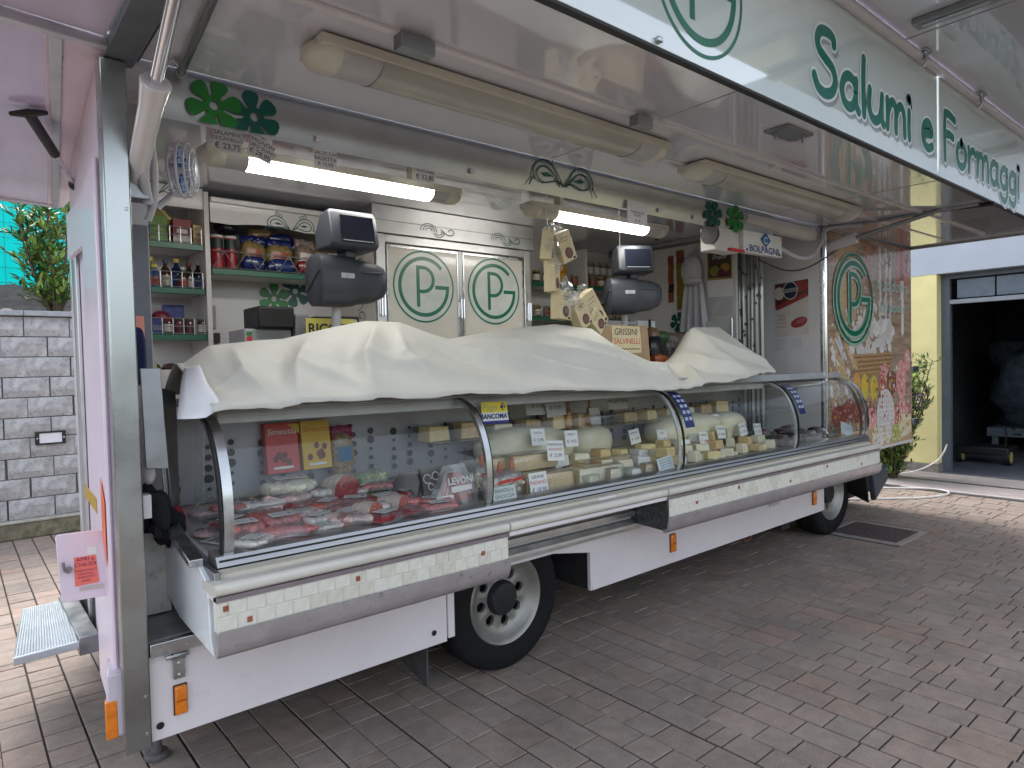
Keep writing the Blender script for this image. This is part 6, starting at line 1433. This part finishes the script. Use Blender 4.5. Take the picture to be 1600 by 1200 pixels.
# things around it
wx = (4.021,0.95,2.062); pc2 = root('white_printer', 'small white label printer under the far scale', 'printer', (wx[0], .95, 1.9)); box('body', wx[0]-.35, wx[0]+.02, .93, 1.15, 1.7, 2.05, M('printer_white', (.6, .6, .6), .4), pc2, .01); box('panel', wx[0]-.14, wx[0]+.0, .925, .93, 1.98, 2.02, BLACK, pc2, .002); box('paper', wx[0]+.06, wx[0]+.3, .95, 1.05, 1.9, 2.06, CARD, pc2, .004); box('frame', wx[0]+.2, wx[0]+.215, .93, .949, 1.9, 2.07, BLACK, pc2, .002)
for p, c, s_, lb in (((3.847,0.6,1.802), (.02, .02, .03), (.09, .07, .15), 'black bag leaning in the dip right of the cardboard box'), ((4.156,0.75,1.916), (.1, .22, .08), (.1, .05, .07), 'green herb packet behind the black bag'), ((3.988,0.72,1.939), (.4, .25, .12), (.06, .05, .09), 'brown paper packet above the black bag'), ((4.237,0.7,1.805), (.35, .28, .22), (.13, .08, .09), 'clear packet of biscuits in the dip of the cover'), ((3.846,0.55,1.724), (.5, .12, .04), (.1, .06, .05), 'orange packet at the bottom of the dip in the cover'), ((4.588,0.9,1.898), (.28, .18, .12), (.2, .06, .1), 'brown carton packet behind the clear biscuits')):
    tag(MB().blob((p[0], p[1], p[2]-s_[2]*.3), s_[0], s_[1], s_[2], e=2.6, amp=.3, fs=9, seed=int(p[0]*100)).build('packet', gm(c, .25)), lb, 'packet', 'packets in the dip of the cover')
tag(MB().blob((4.113,0.62,1.856), .05, .03, .06, amp=.8, fs=20, seg=14, rings=10).build('film_knot_bag', FILM), 'knotted clear film bag on the biscuits in the dip', 'bag')

# ============================================================ GOODS IN THE GLASS COUNTER
def deck(y): return (1.012 if y < .1 else 1.012+(y-.1)*.135)
MEAT = M('cured_meat', (.24, .03, .035), .3, var=.35, scale=55, wear=((.62, .42, .38), 38, .56, .8))
SALA = M('salami_cut', (.4, .1, .08), .35, var=.3, scale=120, wear=((.7, .5, .42), 90, .55, .85))
HAM = M('cooked_ham', (.76, .5, .49), .35, var=.12, scale=40)
FAT = M('bacon_meat', (.78, .52, .49), .3, var=.25, scale=30, wear=((.78, .66, .6), 24, .48, .9))
MINCE = M('raw_mince', (.58, .17, .17), .35, var=.3, scale=80, wear=((.75, .5, .48), 60, .55, .8))
gl = 'packs in the meat end of the counter'
def at_(x, y, dz=0): return (x, y, deck(y)+sag(x)+dz)
def pack(label, p, w, d_, h, fill, rz, seed, name='meat_pack', cat='meat pack', sticker=False, lumps=5, group=gl):
    rt = root(name, label, cat, p, rz, group); r = random.Random(seed)
    mb = MB()
    for k in range(lumps):
        mb.blob(((k-(lumps-1)/2)*w*.8/lumps, r.uniform(-.1, .1)*d_, h*.45), w*.62/lumps*1.5, d_*.38, h*.4, e=2.4, amp=.35, fs=25, seed=seed+k, seg=12, rings=8)
    mb.build('filling', fill, rt, local=True)
    mb = MB(); nx, ny = 12, 8
    for i in range(nx+1):
        for j in range(ny+1):
            u, v = i/nx*2-1, j/ny*2-1; e = max(abs(u), abs(v))
            mb.v.append(Vector((u*w/2, v*d_/2, .004+(h*.95)*(1-e**6)*(.85+.3*noise.noise(Vector((u*3+seed, v*3, 0)))))))
    for i in range(nx):
        for j in range(ny): k = i*(ny+1)+j; mb.f.append([k, k+ny+1, k+ny+2, k+1]); mb.m.append(0)
    mb.build('film', FILM, rt, local=True, smooth=70)
    if sticker:
        mb = MB(); mb.box(-w*.32, w*.3, -d_*.3, d_*.2, h*1.02, h*1.03); s_ = mb.build('label', CARD, rt, local=True)
        mb = MB(); f = Fr((0, 0, h*1.031), (1, 0, 0), (0, 1, 0))
        for k in range(3): mb.flat(f, [(-w*.26, -d_*.2+k*d_*.12), (w*.1, -d_*.2+k*d_*.12), (w*.1, -d_*.15+k*d_*.12), (-w*.26, -d_*.15+k*d_*.12)], .0005)
        mb.flat(f, [(w*.14, -d_*.2), (w*.25, -d_*.2), (w*.25, d_*.1), (w*.14, d_*.1)], .0005); mb.build('label_print', M('label_grey', (.35, .36, .4), .6), rt, local=True)
    return rt
for k, (x, y, lb) in enumerate(((.36, -.06, 'left'), (.52, -.04, 'right'))):
    for j in range(2):
        pack('%s tray of raw meat, %s the stack near the glass end' % (('lower', 'upper')[j], ('at the left of', 'at the right of')[k]), at_(x, y, j*.045), .15, .17, .045, MINCE if j else FAT, -.05, 10*k+j, sticker=j == 1, name='meat_tray', cat='meat tray')
pack('vacuum pack of pale sausages lying near the front glass', at_(.65, -.09), .15, .16, .035, FAT, .5, 31, sticker=True); pack('vacuum pack of bacon slices near the front glass', at_(.8, -.02), .22, .15, .045, FAT, .15, 32)
pack('second bacon pack right of the pale sausages', at_(.83, -.11), .2, .12, .03, FAT, .3, 33); pack('dark red bresaola pack behind the meat trays', at_(.72, .2, .03), .2, .14, .05, MEAT, .1, 34, lumps=3)
pack('pink slice pack at the far left corner of the counter', at_(.3, .14), .12, .15, .03, HAM, .3, 35, lumps=2); pack('thin pink meat pack beside the pale sausages', at_(.59, -.13), .12, .1, .02, HAM, -.2, 36, lumps=3)
for k, (x, y, dz, w, d_, h, m_, rz, lb) in enumerate(((.45, .12, .02, .17, .14, .035, MINCE, .4, 'flat raw meat pack behind the tray stacks'), (.98, -.02, .0, .2, .13, .04, FAT, -.2, 'streaky bacon pack between coppa and salami ends'), (.66, .06, .03, .18, .12, .04, HAM, .2, 'pink sliced pack in front of the bresaola'), (1.02, -.15, .0, .15, .09, .03, FAT, .1, 'small bacon pack at the front rail'),
        (.86, .06, .035, .16, .12, .035, MEAT, -.3, 'dark cured pack in front of the coppa piece'), (.34, .3, .03, .17, .16, .04, FAT, .2, 'pale pack at the back left of the meat end'), (1.26, -.12, .0, .16, .1, .035, SALA, .2, 'sliced salami pack in front of the wedge display'), (.47, -.15, .0, .14, .09, .03, FAT, .1, 'low bacon pack at the front rail by the trays'), (1.0, .33, .02, .18, .12, .06, MEAT, .1, 'cured meat pack behind the coppa piece'))):
    pack(lb, at_(x, y, dz), w, d_, h, m_, rz, 140+k, lumps=4, sticker=k in (0, 2))
rp_ = random.Random(77)
for row, (yy, nm) in enumerate(((-.15, 'front'), (-.03, 'second'), (.1, 'third'), (.24, 'back'))):
    for k in range(7):
        x = .36+k*.145+.04*(row % 2); m_ = rp_.choice((FAT, FAT, HAM, SALA, MINCE, MEAT, M('white_speck', (.74, .68, .64), .4, var=.1)))
        pack('%s small meat pack from the left in the %s row of the meat end' % (ORD[k], nm), at_(x, yy+rp_.uniform(-.02, .02), .012+.012*row+rp_.random()*.02), rp_.uniform(.13, .19), rp_.uniform(.1, .15), rp_.uniform(.025, .045), m_, rp_.uniform(-.7, .7), 300+row*10+k, lumps=rp_.choice((2, 4, 6)), sticker=rp_.random() < .4, group='small packs heaped in the meat end')
# ham cut, coppa roll, salami ends
hm = root('ham_piece', 'pink cooked ham piece with flat cut face behind the trays', 'ham', at_(.58, .22), group=gl)
MB().prism(Fr((0, -.05, 0), (1, 0, 0), (0, .25, 1)), [(-.05, .0), (.07, .0), (.075, .03), (.02, .1), (-.03, .12), (-.055, .09)], -.1, 0).build('cut', HAM, hm, .01, local=True)
def roll(label, p, rz, r_, l, cutm, skin, name, tilt=0):
    rt = root(name, label, 'sausage' if 'salami' in name else 'meat', p, group=gl, rot=(0, 0, rz)); mt = Matrix.Translation((0, 0, r_)) @ Matrix.Rotation(rad(-90), 4, 'Y') @ Matrix.Rotation(rad(tilt), 4, 'X')
    mt = Matrix.Translation((0, 0, r_)) @ Matrix.Rotation(rad(90), 4, 'X')
    MB().lathe([(r_*.98, 0), (r_, -.008), (r_*.98, -l*.5), (r_*.7, -l*.88), (r_*.2, -l)], 24, mt).build('casing', skin, rt, local=True)
    MB().lathe([(r_*.985, -.001), (r_*.96, .003), (0, .004)], 24, mt).build('cut_face', cutm, rt, local=True)
    return rt
CAS = M('salami_casing', (.5, .42, .38), .5, var=.3, scale=30)
roll('large round coppa piece with marbled cut face in the middle of the meat end', at_(.93, .18, .02), .2, .075, .16, MEAT, CAS, 'coppa_piece')
roll('salami end with speckled cut face, the left one of two', at_(.92, -.12), .35, .047, .14, SALA, CAS, 'salami_end'); roll('salami end with speckled cut face, the right one of two', at_(1.1, -.06), .45, .046, .16, SALA, CAS, 'salami_end')
roll('short spiced salami piece near the front glass', at_(.74, -.15), -.6, .03, .1, SALA, M('spiced_rind', (.4, .16, .05), .6, var=.4, scale=80), 'salami_end')
# cartons at the back
CR = M('box_red', (.52, .05, .05), .4, var=.06); CY = M('box_yellow', (.62, .4, .02), .4, var=.06)
bx1 = (0.743,0.47,1.313); bx2 = (0.916,0.47,1.296); bx3 = (1.062,0.47,1.289)
def bigbox(nm, lb, x, w, h, mat, word, ink, dy=.0):
    rt = root(nm, lb, 'carton', (x, .47+dy, 1.19), group='cartons at the back of the meat end'); rt.rotation_euler = (rad(-8), 0, 0)
    MB().box(-w/2, w/2, 0, .05, 0, h).build('box', mat, rt, .002, local=True); f = Fr((0, 0, 0))
    text('lettering', word, f, 0, h*.82, .042, ink, rt, .001, shear=.3, local=True)
    mb = MB(); r = random.Random(int(x*100))
    for k in range(7): mb.disc(f, (r.uniform(-.3, .3)*w, h*r.uniform(.2, .5)), .014, .018, h=.001+.0003*k, n=8, m=k % 2)
    mb.flat(f, [(-w*.3, .02), (w*.3, .02), (w*.3, .032), (-w*.3, .032)], .001, 2); mb.build('print', [gm((.25, .03, .03)), gm((.3, .1, .03)), CARD], rt, local=True); return rt
bigbox('snack_carton', 'red carton with white script standing at the back of the meat end', bx1[0]-.005, .165, .25, CR, 'Simeotta', CARD); bigbox('snack_carton', 'yellow carton with red script beside the red carton', bx2[0], .155, .25, CY, 'Simeotta', M('script_red', (.5, .12, .02), .5))
MB().flat(Fr((bx1[0]+.055, .4645, 1.4)), [(-.03, .03), (.03, .03), (.03, -.02)], 0).build('corner_print', CY, bpy.data.objects['snack_carton'])
nb_ = bag('nut bag with a pink top and a blue badge beside the yellow carton', (bx3[0], .5, 1.14), .13, .07, .26, (.5, .36, .18), (.5, .06, .16), (.05, .3, .55), 'cartons at the back of the meat end', 3, name='nut_bag')
# soft cheese pouch with large label
pack('clear pouch of pale cheese with a big white label behind the bresaola', at_(.72, .36, .05), .24, .2, .09, M('fresh_cheese', (.72, .68, .55), .4, var=.08), -.15, 41, sticker=True, name='cheese_pouch', cat='cheese pack', lumps=4)
for k in range(2): pack(('lower', 'upper')[k]+' green vegetable pack in the middle of the meat end', at_(1.12, .3, k*.075), .2, .1, .075, M('green_veg', (.12, .2, .06), .4, var=.5, scale=45, wear=((.6, .52, .25), 30, .55, .8)), .1, 50+k, name='vegetable_pack', cat='vegetable pack')
for k in range(6):                                   # fan of dark sliced packs
    x = 1.2+k*.024; tag(MB().prism(Fr((x, .12, deck(.12)+sag(x)+.01), (.55, -.82, 0), (.25, 0, 1)), [(-.07, 0), (.07, 0), (.075, .1), (.05, .15), (-.05, .15), (-.075, .1)], 0, .006).build('sliced_pack', M('pack_dark_%d' % (k % 2), ((.06, .05, .055), (.22, .18, .19))[k % 2], .15, var=.2)), ORD[k]+' upright sliced-meat pack of the dark fan left of the wedge display', 'meat pack', 'fan of sliced packs')
# wedge display with brand lettering
lv = root('wedge_display', 'clear slanted display pack of sliced meat lettered LEVONI', 'display pack', at_(1.38, -.06))
LF = Fr(Vector(at_(1.37, -.1)), (1, .0, 0), (0, .25, 1))
MB().prism(LF, [(-.13, 0), (.135, 0), (.15, .06), (.09, .21), (-.005, .21), (-.13, .02)], -.06, 0).build('pack', FILM, lv)
for k in range(7): MB().prism(LF, [(-.07+.01*k, .03), (.11, .02), (.115, .09), (.06, .17-.01*(k % 3)), (.02, .175-.012*(k % 2))], -.055+.007*k, -.052+.007*k).build('slice', HAM if k % 2 else SALA, lv)
MB().prism(LF, [(-.02, .1), (.0, .215), (-.13, .215), (-.13, .03)], -.09, -.063).build('dark_card', M('card_black', (.02, .02, .024), .3), lv)
mb = MB(); f = Fr(LF.o, LF.u, LF.v)
for a, b, s_ in ((-.1, .16, .022), (-.05, .17, .02), (-.085, .12, .016)): mb.ribbon(f, arc(a, b, s_, s_, 0, 300, 14), .006, -.06)
mb.build('card_print', M('print_grey', (.4, .4, .42), .5), lv)
text('lettering', 'LEVONI', LF, .055, .125, .046, CARD, lv, .002, bold=.0012); mb = MB(); mb.flat(LF, [(-.01, .07), (.115, .075), (.115, .1), (-.01, .1)], .0015); mb.build('label', CARD, lv)
mb = MB(); mb.flat(LF, [(-.105, .012), (-.005, .012), (-.005, .062), (-.105, .062)], .002); mb.build('name_card', CARD, lv); text('lettering', 'LEVONI', LF, -.055, .036, .027, M('levoni_red', (.45, .02, .05), .5, var=0), lv, .003, bold=.0006)
for k, (x, y, w, d_, rz, lb) in enumerate(((.3, .02, .1, .14, .4, 'printed leaflet lying at the left end of the counter'), (.4, .3, .16, .12, .1, 'white price leaflet behind the trays'), (.33, -.1, .07, .16, .2, 'slim white leaflet against the glass end'))):
    rt = root('leaflet', lb, 'leaflet', at_(x, y, .006), rz, 'leaflets in the counter'); MB().box(-w/2, w/2, -d_/2, d_/2, 0, .003).build('paper', CARD, rt, local=True)
    f = Fr((0, 0, .0035), (1, 0, 0), (0, 1, 0)); mb = MB()
    for j in range(3): mb.flat(f, [(-w*.4, d_*(-.4+.27*j)), (w*.3, d_*(-.4+.27*j)), (w*.3, d_*(-.25+.27*j)), (-w*.4, d_*(-.25+.27*j))], 0, j % 2)
    mb.build('print', [gm((.06, .12, .08)), gm((.05, .05, .06))], rt, local=True)
MB_s = MB().blob((0, 0, 0), .1, .06, .03, amp=.9, fs=22, seg=16, rings=8)
sw_ = MB(); r = random.Random(6)
for k in range(40):
    a, b = r.gauss(.42, .05), r.gauss(.38, .03); t = r.random()*3; sw_.tube([(a, b, deck(b)+.02+r.random()*.02), (a+.04*math.cos(t), b+.04*math.sin(t), deck(b)+.02+r.random()*.03)], .003, 4)
tag(sw_.build('shredded_straw', M('straw_pale', (.6, .48, .3), .8, var=.2)), 'pale shredded straw bedding at the back left of the counter', 'straw')

# ---------- cheese end
CHP = M('cheese_ivory', (.7, .66, .48), .4, var=.06, scale=15); CHY = M('cheese_yellow', (.68, .55, .26), .4, var=.08, scale=15)
RIND = M('cheese_rind', (.45, .3, .13), .55, var=.2, scale=30, wear=((.3, .18, .07), 25, .55, .6)); GRAN = M('grana_paste', (.62, .45, .22), .6, var=.12, scale=60, bump=.3, bscale=90)
WRAPC = M('wrapped_white', (.74, .74, .7), .3, var=.08, scale=30)
gc_ = 'cheeses in the counter'
def wedge(label, p, w, d_, h, rz, m_top=GRAN, m_side=RIND, name='cheese_wedge', wrap=True, taper=.7):
    rt = root(name, label, 'cheese', p, rz, gc_)
    mb = MB(); mb.add([(-w/2, -d_/2, 0), (w/2, -d_/2*taper, 0), (w/2, d_/2*taper, 0), (-w/2, d_/2, 0), (-w/2+.01, -d_/2+.01, h), (w/2-.005, -d_/2*taper+.01, h*.92), (w/2-.005, d_/2*taper, h*.92), (-w/2+.01, d_/2, h)],
                      [(3, 2, 1, 0), (4, 5, 6, 7), (0, 1, 5, 4), (1, 2, 6, 5), (2, 3, 7, 6), (3, 0, 4, 7)])
    for i, f in enumerate(mb.f): mb.m[i] = 1 if i in (1, 5) else 0
    mb.build('piece', [m_top, m_side], rt, .006, local=True)
    if wrap:
        mb = MB(); mb.blob((0, 0, h*.5), w*.53, d_*.55, h*.56, e=5, amp=.06, fs=25, seg=20, rings=10); mb.build('film', FILM, rt, local=True)
    return rt
def wheel_c(label, p, r_, h, mat, rz=0, rot=None, name='cheese_wheel', oval=1.0, wedge_cut=False):
    rt = root(name, label, 'cheese', p, group=gc_, rot=rot or (0, 0, rz)); mb = MB()
    mb.lathe([(r_*.88, 0), (r_*.97, h*.08), (r_, h*.3), (r_, h*.7), (r_*.97, h*.92), (r_*.86, h), (0, h)], 36, Matrix.Diagonal((1, oval, 1, 1))); mb.build('wheel', mat, rt, local=True); return rt
def big(label, p, rx, ry, rz_, mat, rot=(0, 0, 0), name='big_cheese'):
    rt = root(name, label, 'cheese', p, group=gc_, rot=rot); MB().blob((0, 0, rz_), rx, ry, rz_, e=2.4, amp=.05, fs=6, seg=32, rings=16).build('body', mat, rt, local=True); return rt
big('huge pale oval cheese behind the wrapped grana pieces', at_(2.22, .36, .0), .36, .17, .14, CHP, (0, .05, -.1)); big('second pale round cheese left of the blue sticker', at_(2.85, .42, .0), .2, .14, .12, CHP)
wedge('upper wrapped grana block on top of the front row', at_(2.02, .08, .1), .34, .14, .09, -.05); wedge('front wrapped grana block beside the price card', at_(2.0, -.07), .34, .12, .1, -.08, taper=.9); wedge('long pale cheese slab right of the grana blocks', at_(2.42, -.06), .38, .14, .09, -.05, CHP, CHY); wedge('tall brown-rinded grana chunk behind the price card', at_(1.75, -.02), .14, .14, .12, .1, RIND, RIND)
wedge('long brown-rinded slab behind the pale slab', at_(2.65, .12, .03), .5, .16, .07, -.05, RIND, GRAN); wedge('grana wedge near the Ravioli bags', at_(1.8, .14, .08), .16, .14, .1, .2, GRAN, CHY)
for k, (x, y, z, w, lb) in enumerate(((1.62, -.12, 0, .16, 'front bag of pale ravioli with red print beside the steel post'), (1.6, .0, .03, .12, 'left bag of ravioli behind the steel post'), (1.72, -.1, .0, .13, 'right bag of small white gnocchi beside the price card'))):
    rt = root('pasta_bag', lb, 'bag', at_(x, y, z), group='bags of fresh pasta'); mb = MB(); r = random.Random(k)
    for q in range(38): mb.blob((r.uniform(-.45, .45)*w, r.uniform(-.04, .04), .015+r.random()*.085), .014, .012, .011, seg=7, rings=5)
    mb.build('pasta', M('gnocchi', (.74, .68, .52), .6, var=.08), rt, local=True)
    MB().blob((0, 0, .07), w*.55, .06, .085, e=2.6, amp=.15, fs=20, seg=18, rings=10, seed=k).build('film', FILM, rt, local=True)
    MB().prism(Fr((0, -.062, 0)), [(-w*.3, .092), (w*.25, .1), (w*.27, .116), (-w*.28, .108)], 0, .001).build('print', RED, rt, local=True)
    MB().blob((w*.1, 0, .165), .013, .01, .03, amp=.7, fs=20, seg=10, rings=6).build('top', M('film_red', (.4, .1, .07), .4), rt, local=True)
tr_ = root('pasta_tray', 'dark tray of fresh pasta standing at the left of the cheese section', 'tray', at_(1.63, .1), group='bags of fresh pasta'); MB().prism(Fr((0, 0, 0), (1, 0, 0), (0, .3, 1)), [(-.09, 0), (.09, 0), (.09, .12), (.05, .19), (-.05, .19), (-.09, .12)], -.03, 0).build('tray', M('tray_grey', (.1, .095, .1), .3), tr_, .004, local=True)
# back row of hanging-shelf cheeses (dark area under the top rail)
r = random.Random(12)
for k in range(13):
    x = 1.6+k*.24
    if k in (6,): continue
    pass
    m_ = (CHY, GRAN, CHP, RIND)[k % 4]; nmv = ('yellow', 'golden', 'ivory', 'brown-rinded')[k % 4]
    wedge('%s cheese piece from the left, %s, on the glass shelf under the top rail' % (ORD[k], nmv), (x, .43, 1.282+sag(x)), .15, .12, r.uniform(.07, .11), r.uniform(-.2, .2), m_, m_, wrap=False, name='shelf_cheese', taper=.95)['group'] = 'cheese pieces on the glass shelf'
for k, x in enumerate((2.62, 2.82)): bottle('%s orange sauce bottle on the glass shelf near the first blue sticker' % ('left', 'right')[k], (x, .36, 1.282+sag(x)), .022, .18, (.5, .2, .04), (.5, .2, .05), (.7, .4, .1), 'sauce bottles in the counter')
rp_ = random.Random(31)
for row, (yy, z_, nm) in enumerate(((-.13, 0, 'front'), (.0, .03, 'second'), (.13, .07, 'third'))):
    for k in range(6):
        x = 1.92+k*.19+.06*(row % 2); m_ = rp_.choice((CHP, CHY, GRAN, RIND, WRAPC, CHP)); h_ = rp_.uniform(.05, .085)
        if row == 0 and k in (0, 1): continue
        wedge('%s small cheese from the left in the %s row of the second counter section' % (ORD[k], nm), at_(x, yy, z_), rp_.uniform(.1, .16), rp_.uniform(.07, .1), h_, rp_.uniform(-.4, .4), m_, rp_.choice((m_, RIND)), wrap=row == 0, name='cheese_cut', taper=rp_.uniform(.5, .95))
    for k in range(7):
        x = 3.16+k*.2+.06*(row % 2); m_ = rp_.choice((CHP, CHY, GRAN, WRAPC, CHP)); h_ = rp_.uniform(.04, .08)
        wedge('%s small cheese from the left in the %s row of the third counter section' % (ORD[k], nm), at_(x, yy+.02, z_+.02), rp_.uniform(.09, .15), rp_.uniform(.06, .1), h_, rp_.uniform(-.5, .5), m_, m_, wrap=False, name='cheese_cut', taper=rp_.uniform(.5, .95))
# section 3 : assorted small cheeses
big('large ivory half cheese at the back of the third counter section', at_(3.85, .34, .03), .4, .17, .12, CHP, (0, 0, -.05)); big('large pale cheese at the right end of the third section', at_(4.36, .3, .02), .2, .15, .12, CHP); wedge('yellow cut cheese leaning on the large ivory cheese', at_(4.15, .24, .1), .28, .12, .1, -.1, CHY, CHP, wrap=False)
sm = [(3.14, -.08, .13, .08, .05, WRAPC, 'white wrapped cheese at the front left of the third section'), (3.2, .06, .12, .09, .07, CHY, 'yellow cheese behind the white wrapped one in the third section'), (3.34, -.05, .15, .09, .06, WRAPC, 'white cheese box with a green mark in the third section'), (3.5, -.04, .1, .1, .055, CHP, 'round-cornered ivory cheese next to the green-marked box'), (3.72, -.1, .38, .07, .035, CHP, 'long low ivory cheese strip along the front of the third section'), (3.42, .1, .24, .1, .06, GRAN, 'golden cheese block with price cards in the third section'), (3.62, .06, .16, .09, .05, M('wine_rind', (.2, .03, .05), .5, var=.2), 'wine-red rinded cheese in the third section'), (3.76, .05, .12, .08, .05, CHP, 'small ivory cheese right of the wine-red one'), (3.93, .03, .14, .09, .05, RIND, 'brown-rinded cheese in the third section'), (4.12, -.02, .26, .1, .06, CHY, 'pale yellow cheese block in the third section'), (4.34, -.06, .2, .1, .055, CHP, 'ivory cheese block at the right of the third section'), (4.42, .1, .2, .12, .09, RIND, 'round brown cheese at the right of the third section'), (3.1, .16, .12, .1, .1, WRAPC, 'tall white wrapped cheese by the first blue sticker'), (3.3, .22, .16, .12, .08, CHP, 'pale cheese block behind the green-marked box')]
for x, y, w, d_, h, m_, lb in sm: wedge(lb, at_(x, y), w, d_, h, r.uniform(-.12, .12), m_, m_, wrap=m_ is WRAPC, name='small_cheese', taper=.92)
for x, y, w, c, lb in ((4.3, .2, .12, (.45, .6, .05), 'lime green packet near the second blue sticker'), (4.18, .3, .1, (.1, .45, .5), 'turquoise packet near the second blue sticker')): carton(lb, at_(x, y, .08), w, .05, .1, c, (), 'packets in the third section')
mb = MB(); mb.disc(Fr((3.34, -.0955, 1.045), (1, 0, 0), (0, .05, 1)), (0, 0), .014, h=.004); tag(mb.build('round_seal', GREEN), 'small round green seal on the white cheese box', 'seal')
# section 4 : dark packs
for k in range(14):
    x = 4.66+(k % 7)*.16; y = .05+.18*(k//7); c = ((.12, .05, .04), (.2, .12, .1), (.06, .05, .05), (.35, .08, .07), (.3, .26, .22))[k % 5]
    pack('%s meat pack from the left in the %s row of the farthest counter section' % (ORD[k % 7], ('front', 'back')[k//7]), at_(x, y, .02*(k % 3)), .15, .13, .06, gm(c, .25), r.uniform(-.4, .4), 70+k, lumps=2, group='packs in the farthest section')
for k, x in enumerate((4.75, 5.05)): carton(('left', 'right')[k]+' grey carton at the front of the farthest counter section', at_(x, -.1), .18, .08, .05, (.4, .38, .35), (), 'cartons in the farthest section')
# price cards in the counter
def pcard(x, y, z, w, h, lines, lb, tilt=0, mat=None, lean=.2):
    return card('price_card', lb, Fr((x, y, z), (1, 0, 0), (0, lean, 1)), w, h, lines, group='price cards in the counter', tilt=tilt, mat=mat)
CI = M('card_blue_ink', (.02, .03, .15), .6, var=0)
p = (1.879,-0.15,1.055); pcard(p[0], -.15, p[2], .13, .13, (('GRANA', .32, .2, None), ('PADANO', .08, .22, RED), ('€ 18,90', -.22, .26, CI)), 'white price card reading GRANA PADANO 18,90 at the front glass')
p = (2.132,-0.02,1.201); pcard(p[0], -.02, p[2], .13, .115, (('PARMIGIANO', .3, .17, None), ('REGGIANO', .06, .18, RED), ('€ 22,99', -.25, .26, CI)), 'white price card reading REGGIANO 22,99 on the upper grana block', -.08)
p = (1.569,-0.2,1.054); pcard(p[0]+.03, -.2, p[2], .15, .07, (('RAVIOLI e', .2, .38, None), ('GNOCCHI', -.22, .38, None)), 'pale card reading RAVIOLI e GNOCCHI at the steel post', mat=M('card_mint', (.55, .62, .6), .5))
p = (2.921,-0.2,1.039); pcard(p[0], -.2, p[2], .16, .115, tuple(('INGREDIENTI E ALLERGENI', b, .085, None) for b in (.36, .22, .08, -.06, -.2, -.34)), 'pale blue information card at the front glass left of the first blue sticker', .1, M('card_ice', (.55, .63, .66), .5))
for k, (px, t1, t2, lb) in enumerate((((2.154,0.15,1.265), 'FONTAL', '12,90', 'small price card left of the huge pale cheese'), ((2.404,0.12,1.237), 'ASIAGO', '14,50', 'small price card on the huge pale cheese'), ((3.104,0.2,1.183), 'EMMENTAL', '13,90', 'tilted price card on the brown-rinded slab'), ((3.411,0.2,1.156), 'BRIE', '15,90', 'price card left of the first blue sticker'), ((3.716,0.2,1.216), 'TALEGGIO', '13,50', 'price card just right of the first blue sticker'), ((4.165,0.25,1.215), 'CACIOTTA', '12,00', 'price card on the large ivory half cheese'), ((3.721,0.06,1.124), 'ROBIOLA', '16,00', 'price card with red line in the third section'), ((4.01,0.1,1.145), 'PECORINO', '18,00', 'price card on the golden cheese block'), ((4.319,0.1,1.14), 'QUARTIROLO', '11,90', 'price card near the right of the third section'), ((4.541,0.1,1.122), 'STRACCHINO', '12,50', 'price card beside the large pale cheese at the right'))):
    pcard(px[0], px[1], px[2], .11, .1, ((t1, .25, .18, None), ('€ '+t2, -.18, .26, RED if k == 6 else None)), lb+' ('+t1.lower()+')' if False else lb, (.1 if k in (2, 8) else -.05))
for k, (px, w, t1, lb) in enumerate((((2.412,0.3,1.437), .2, '€ 11,50', 'grey card hanging under the top rail left of the shaded card'), ((2.426,0.28,1.42), .17, '€ 13,90', 'shaded card under the top rail above the huge cheese'), ((3.045,0.3,1.428), .2, 'MALGA TOMA', 'card reading MALGA TOMA under the top rail'), ((2.814,0.3,1.34), .1, '€ 9,90', 'small card under the top rail near the MALGA TOMA card'))):
    pcard(px[0]-(.12 if k == 0 else 0), px[1], px[2], w, .11, ((t1, 0, .3, None),), lb, .05 if k == 1 else -.03, M('card_shade', (.42, .42, .38), .6))
p = (5.686,-0.1,1.042); pcard(p[0], -.12, p[2], .22, .11, (('SALUMI', .1, .25, M('faint_ink', (.5, .52, .55), .6, var=0)),), 'tilted pale blue card in the farthest counter section', -.3, M('card_ice', (.55, .63, .66), .5))
# payment sign
ps = root('payment_sign', 'yellow and white card sign reading Pago BANCOMAT hanging behind the glass', 'sign', (1.683,-0.03,1.414)); f = Fr((1.688,-0.03,1.451), (1, 0, -.02), (0, 0, 1))
MB().prism(f, [(-.085, -.06), (.095, -.06), (.075, .055), (-.095, .055)], -.002, 0).build('card', CARD, ps)
mb = MB(); mb.flat(f, [(-.091, 0), (.085, 0), (.075, .055), (-.095, .055)], .001, 0); mb.flat(f, [(-.085, -.06), (.095, -.06), (.094, -.045), (-.086, -.045)], .001, 1); mb.flat(f, [(.03, .028), (.05, .008), (.072, .028), (.05, .05)], .002, 2); mb.ribbon(f, arc(.05, .028, .008, .01, -120, 120, 8), .004, .003, 3)
mb.build('print', [YELL, M('sign_navy', (.015, .02, .2), .4), INK, CARD], ps)
text('lettering', 'Pago', f, -.035, .026, .05, M('pago_grey', (.3, .36, .22), .5, var=0), ps, .0018); text('lettering', 'BANCOMAT', f, .0, -.022, .036, M('bancomat_navy', (.01, .02, .12), .5, var=0), ps, .0018, bold=.0012)
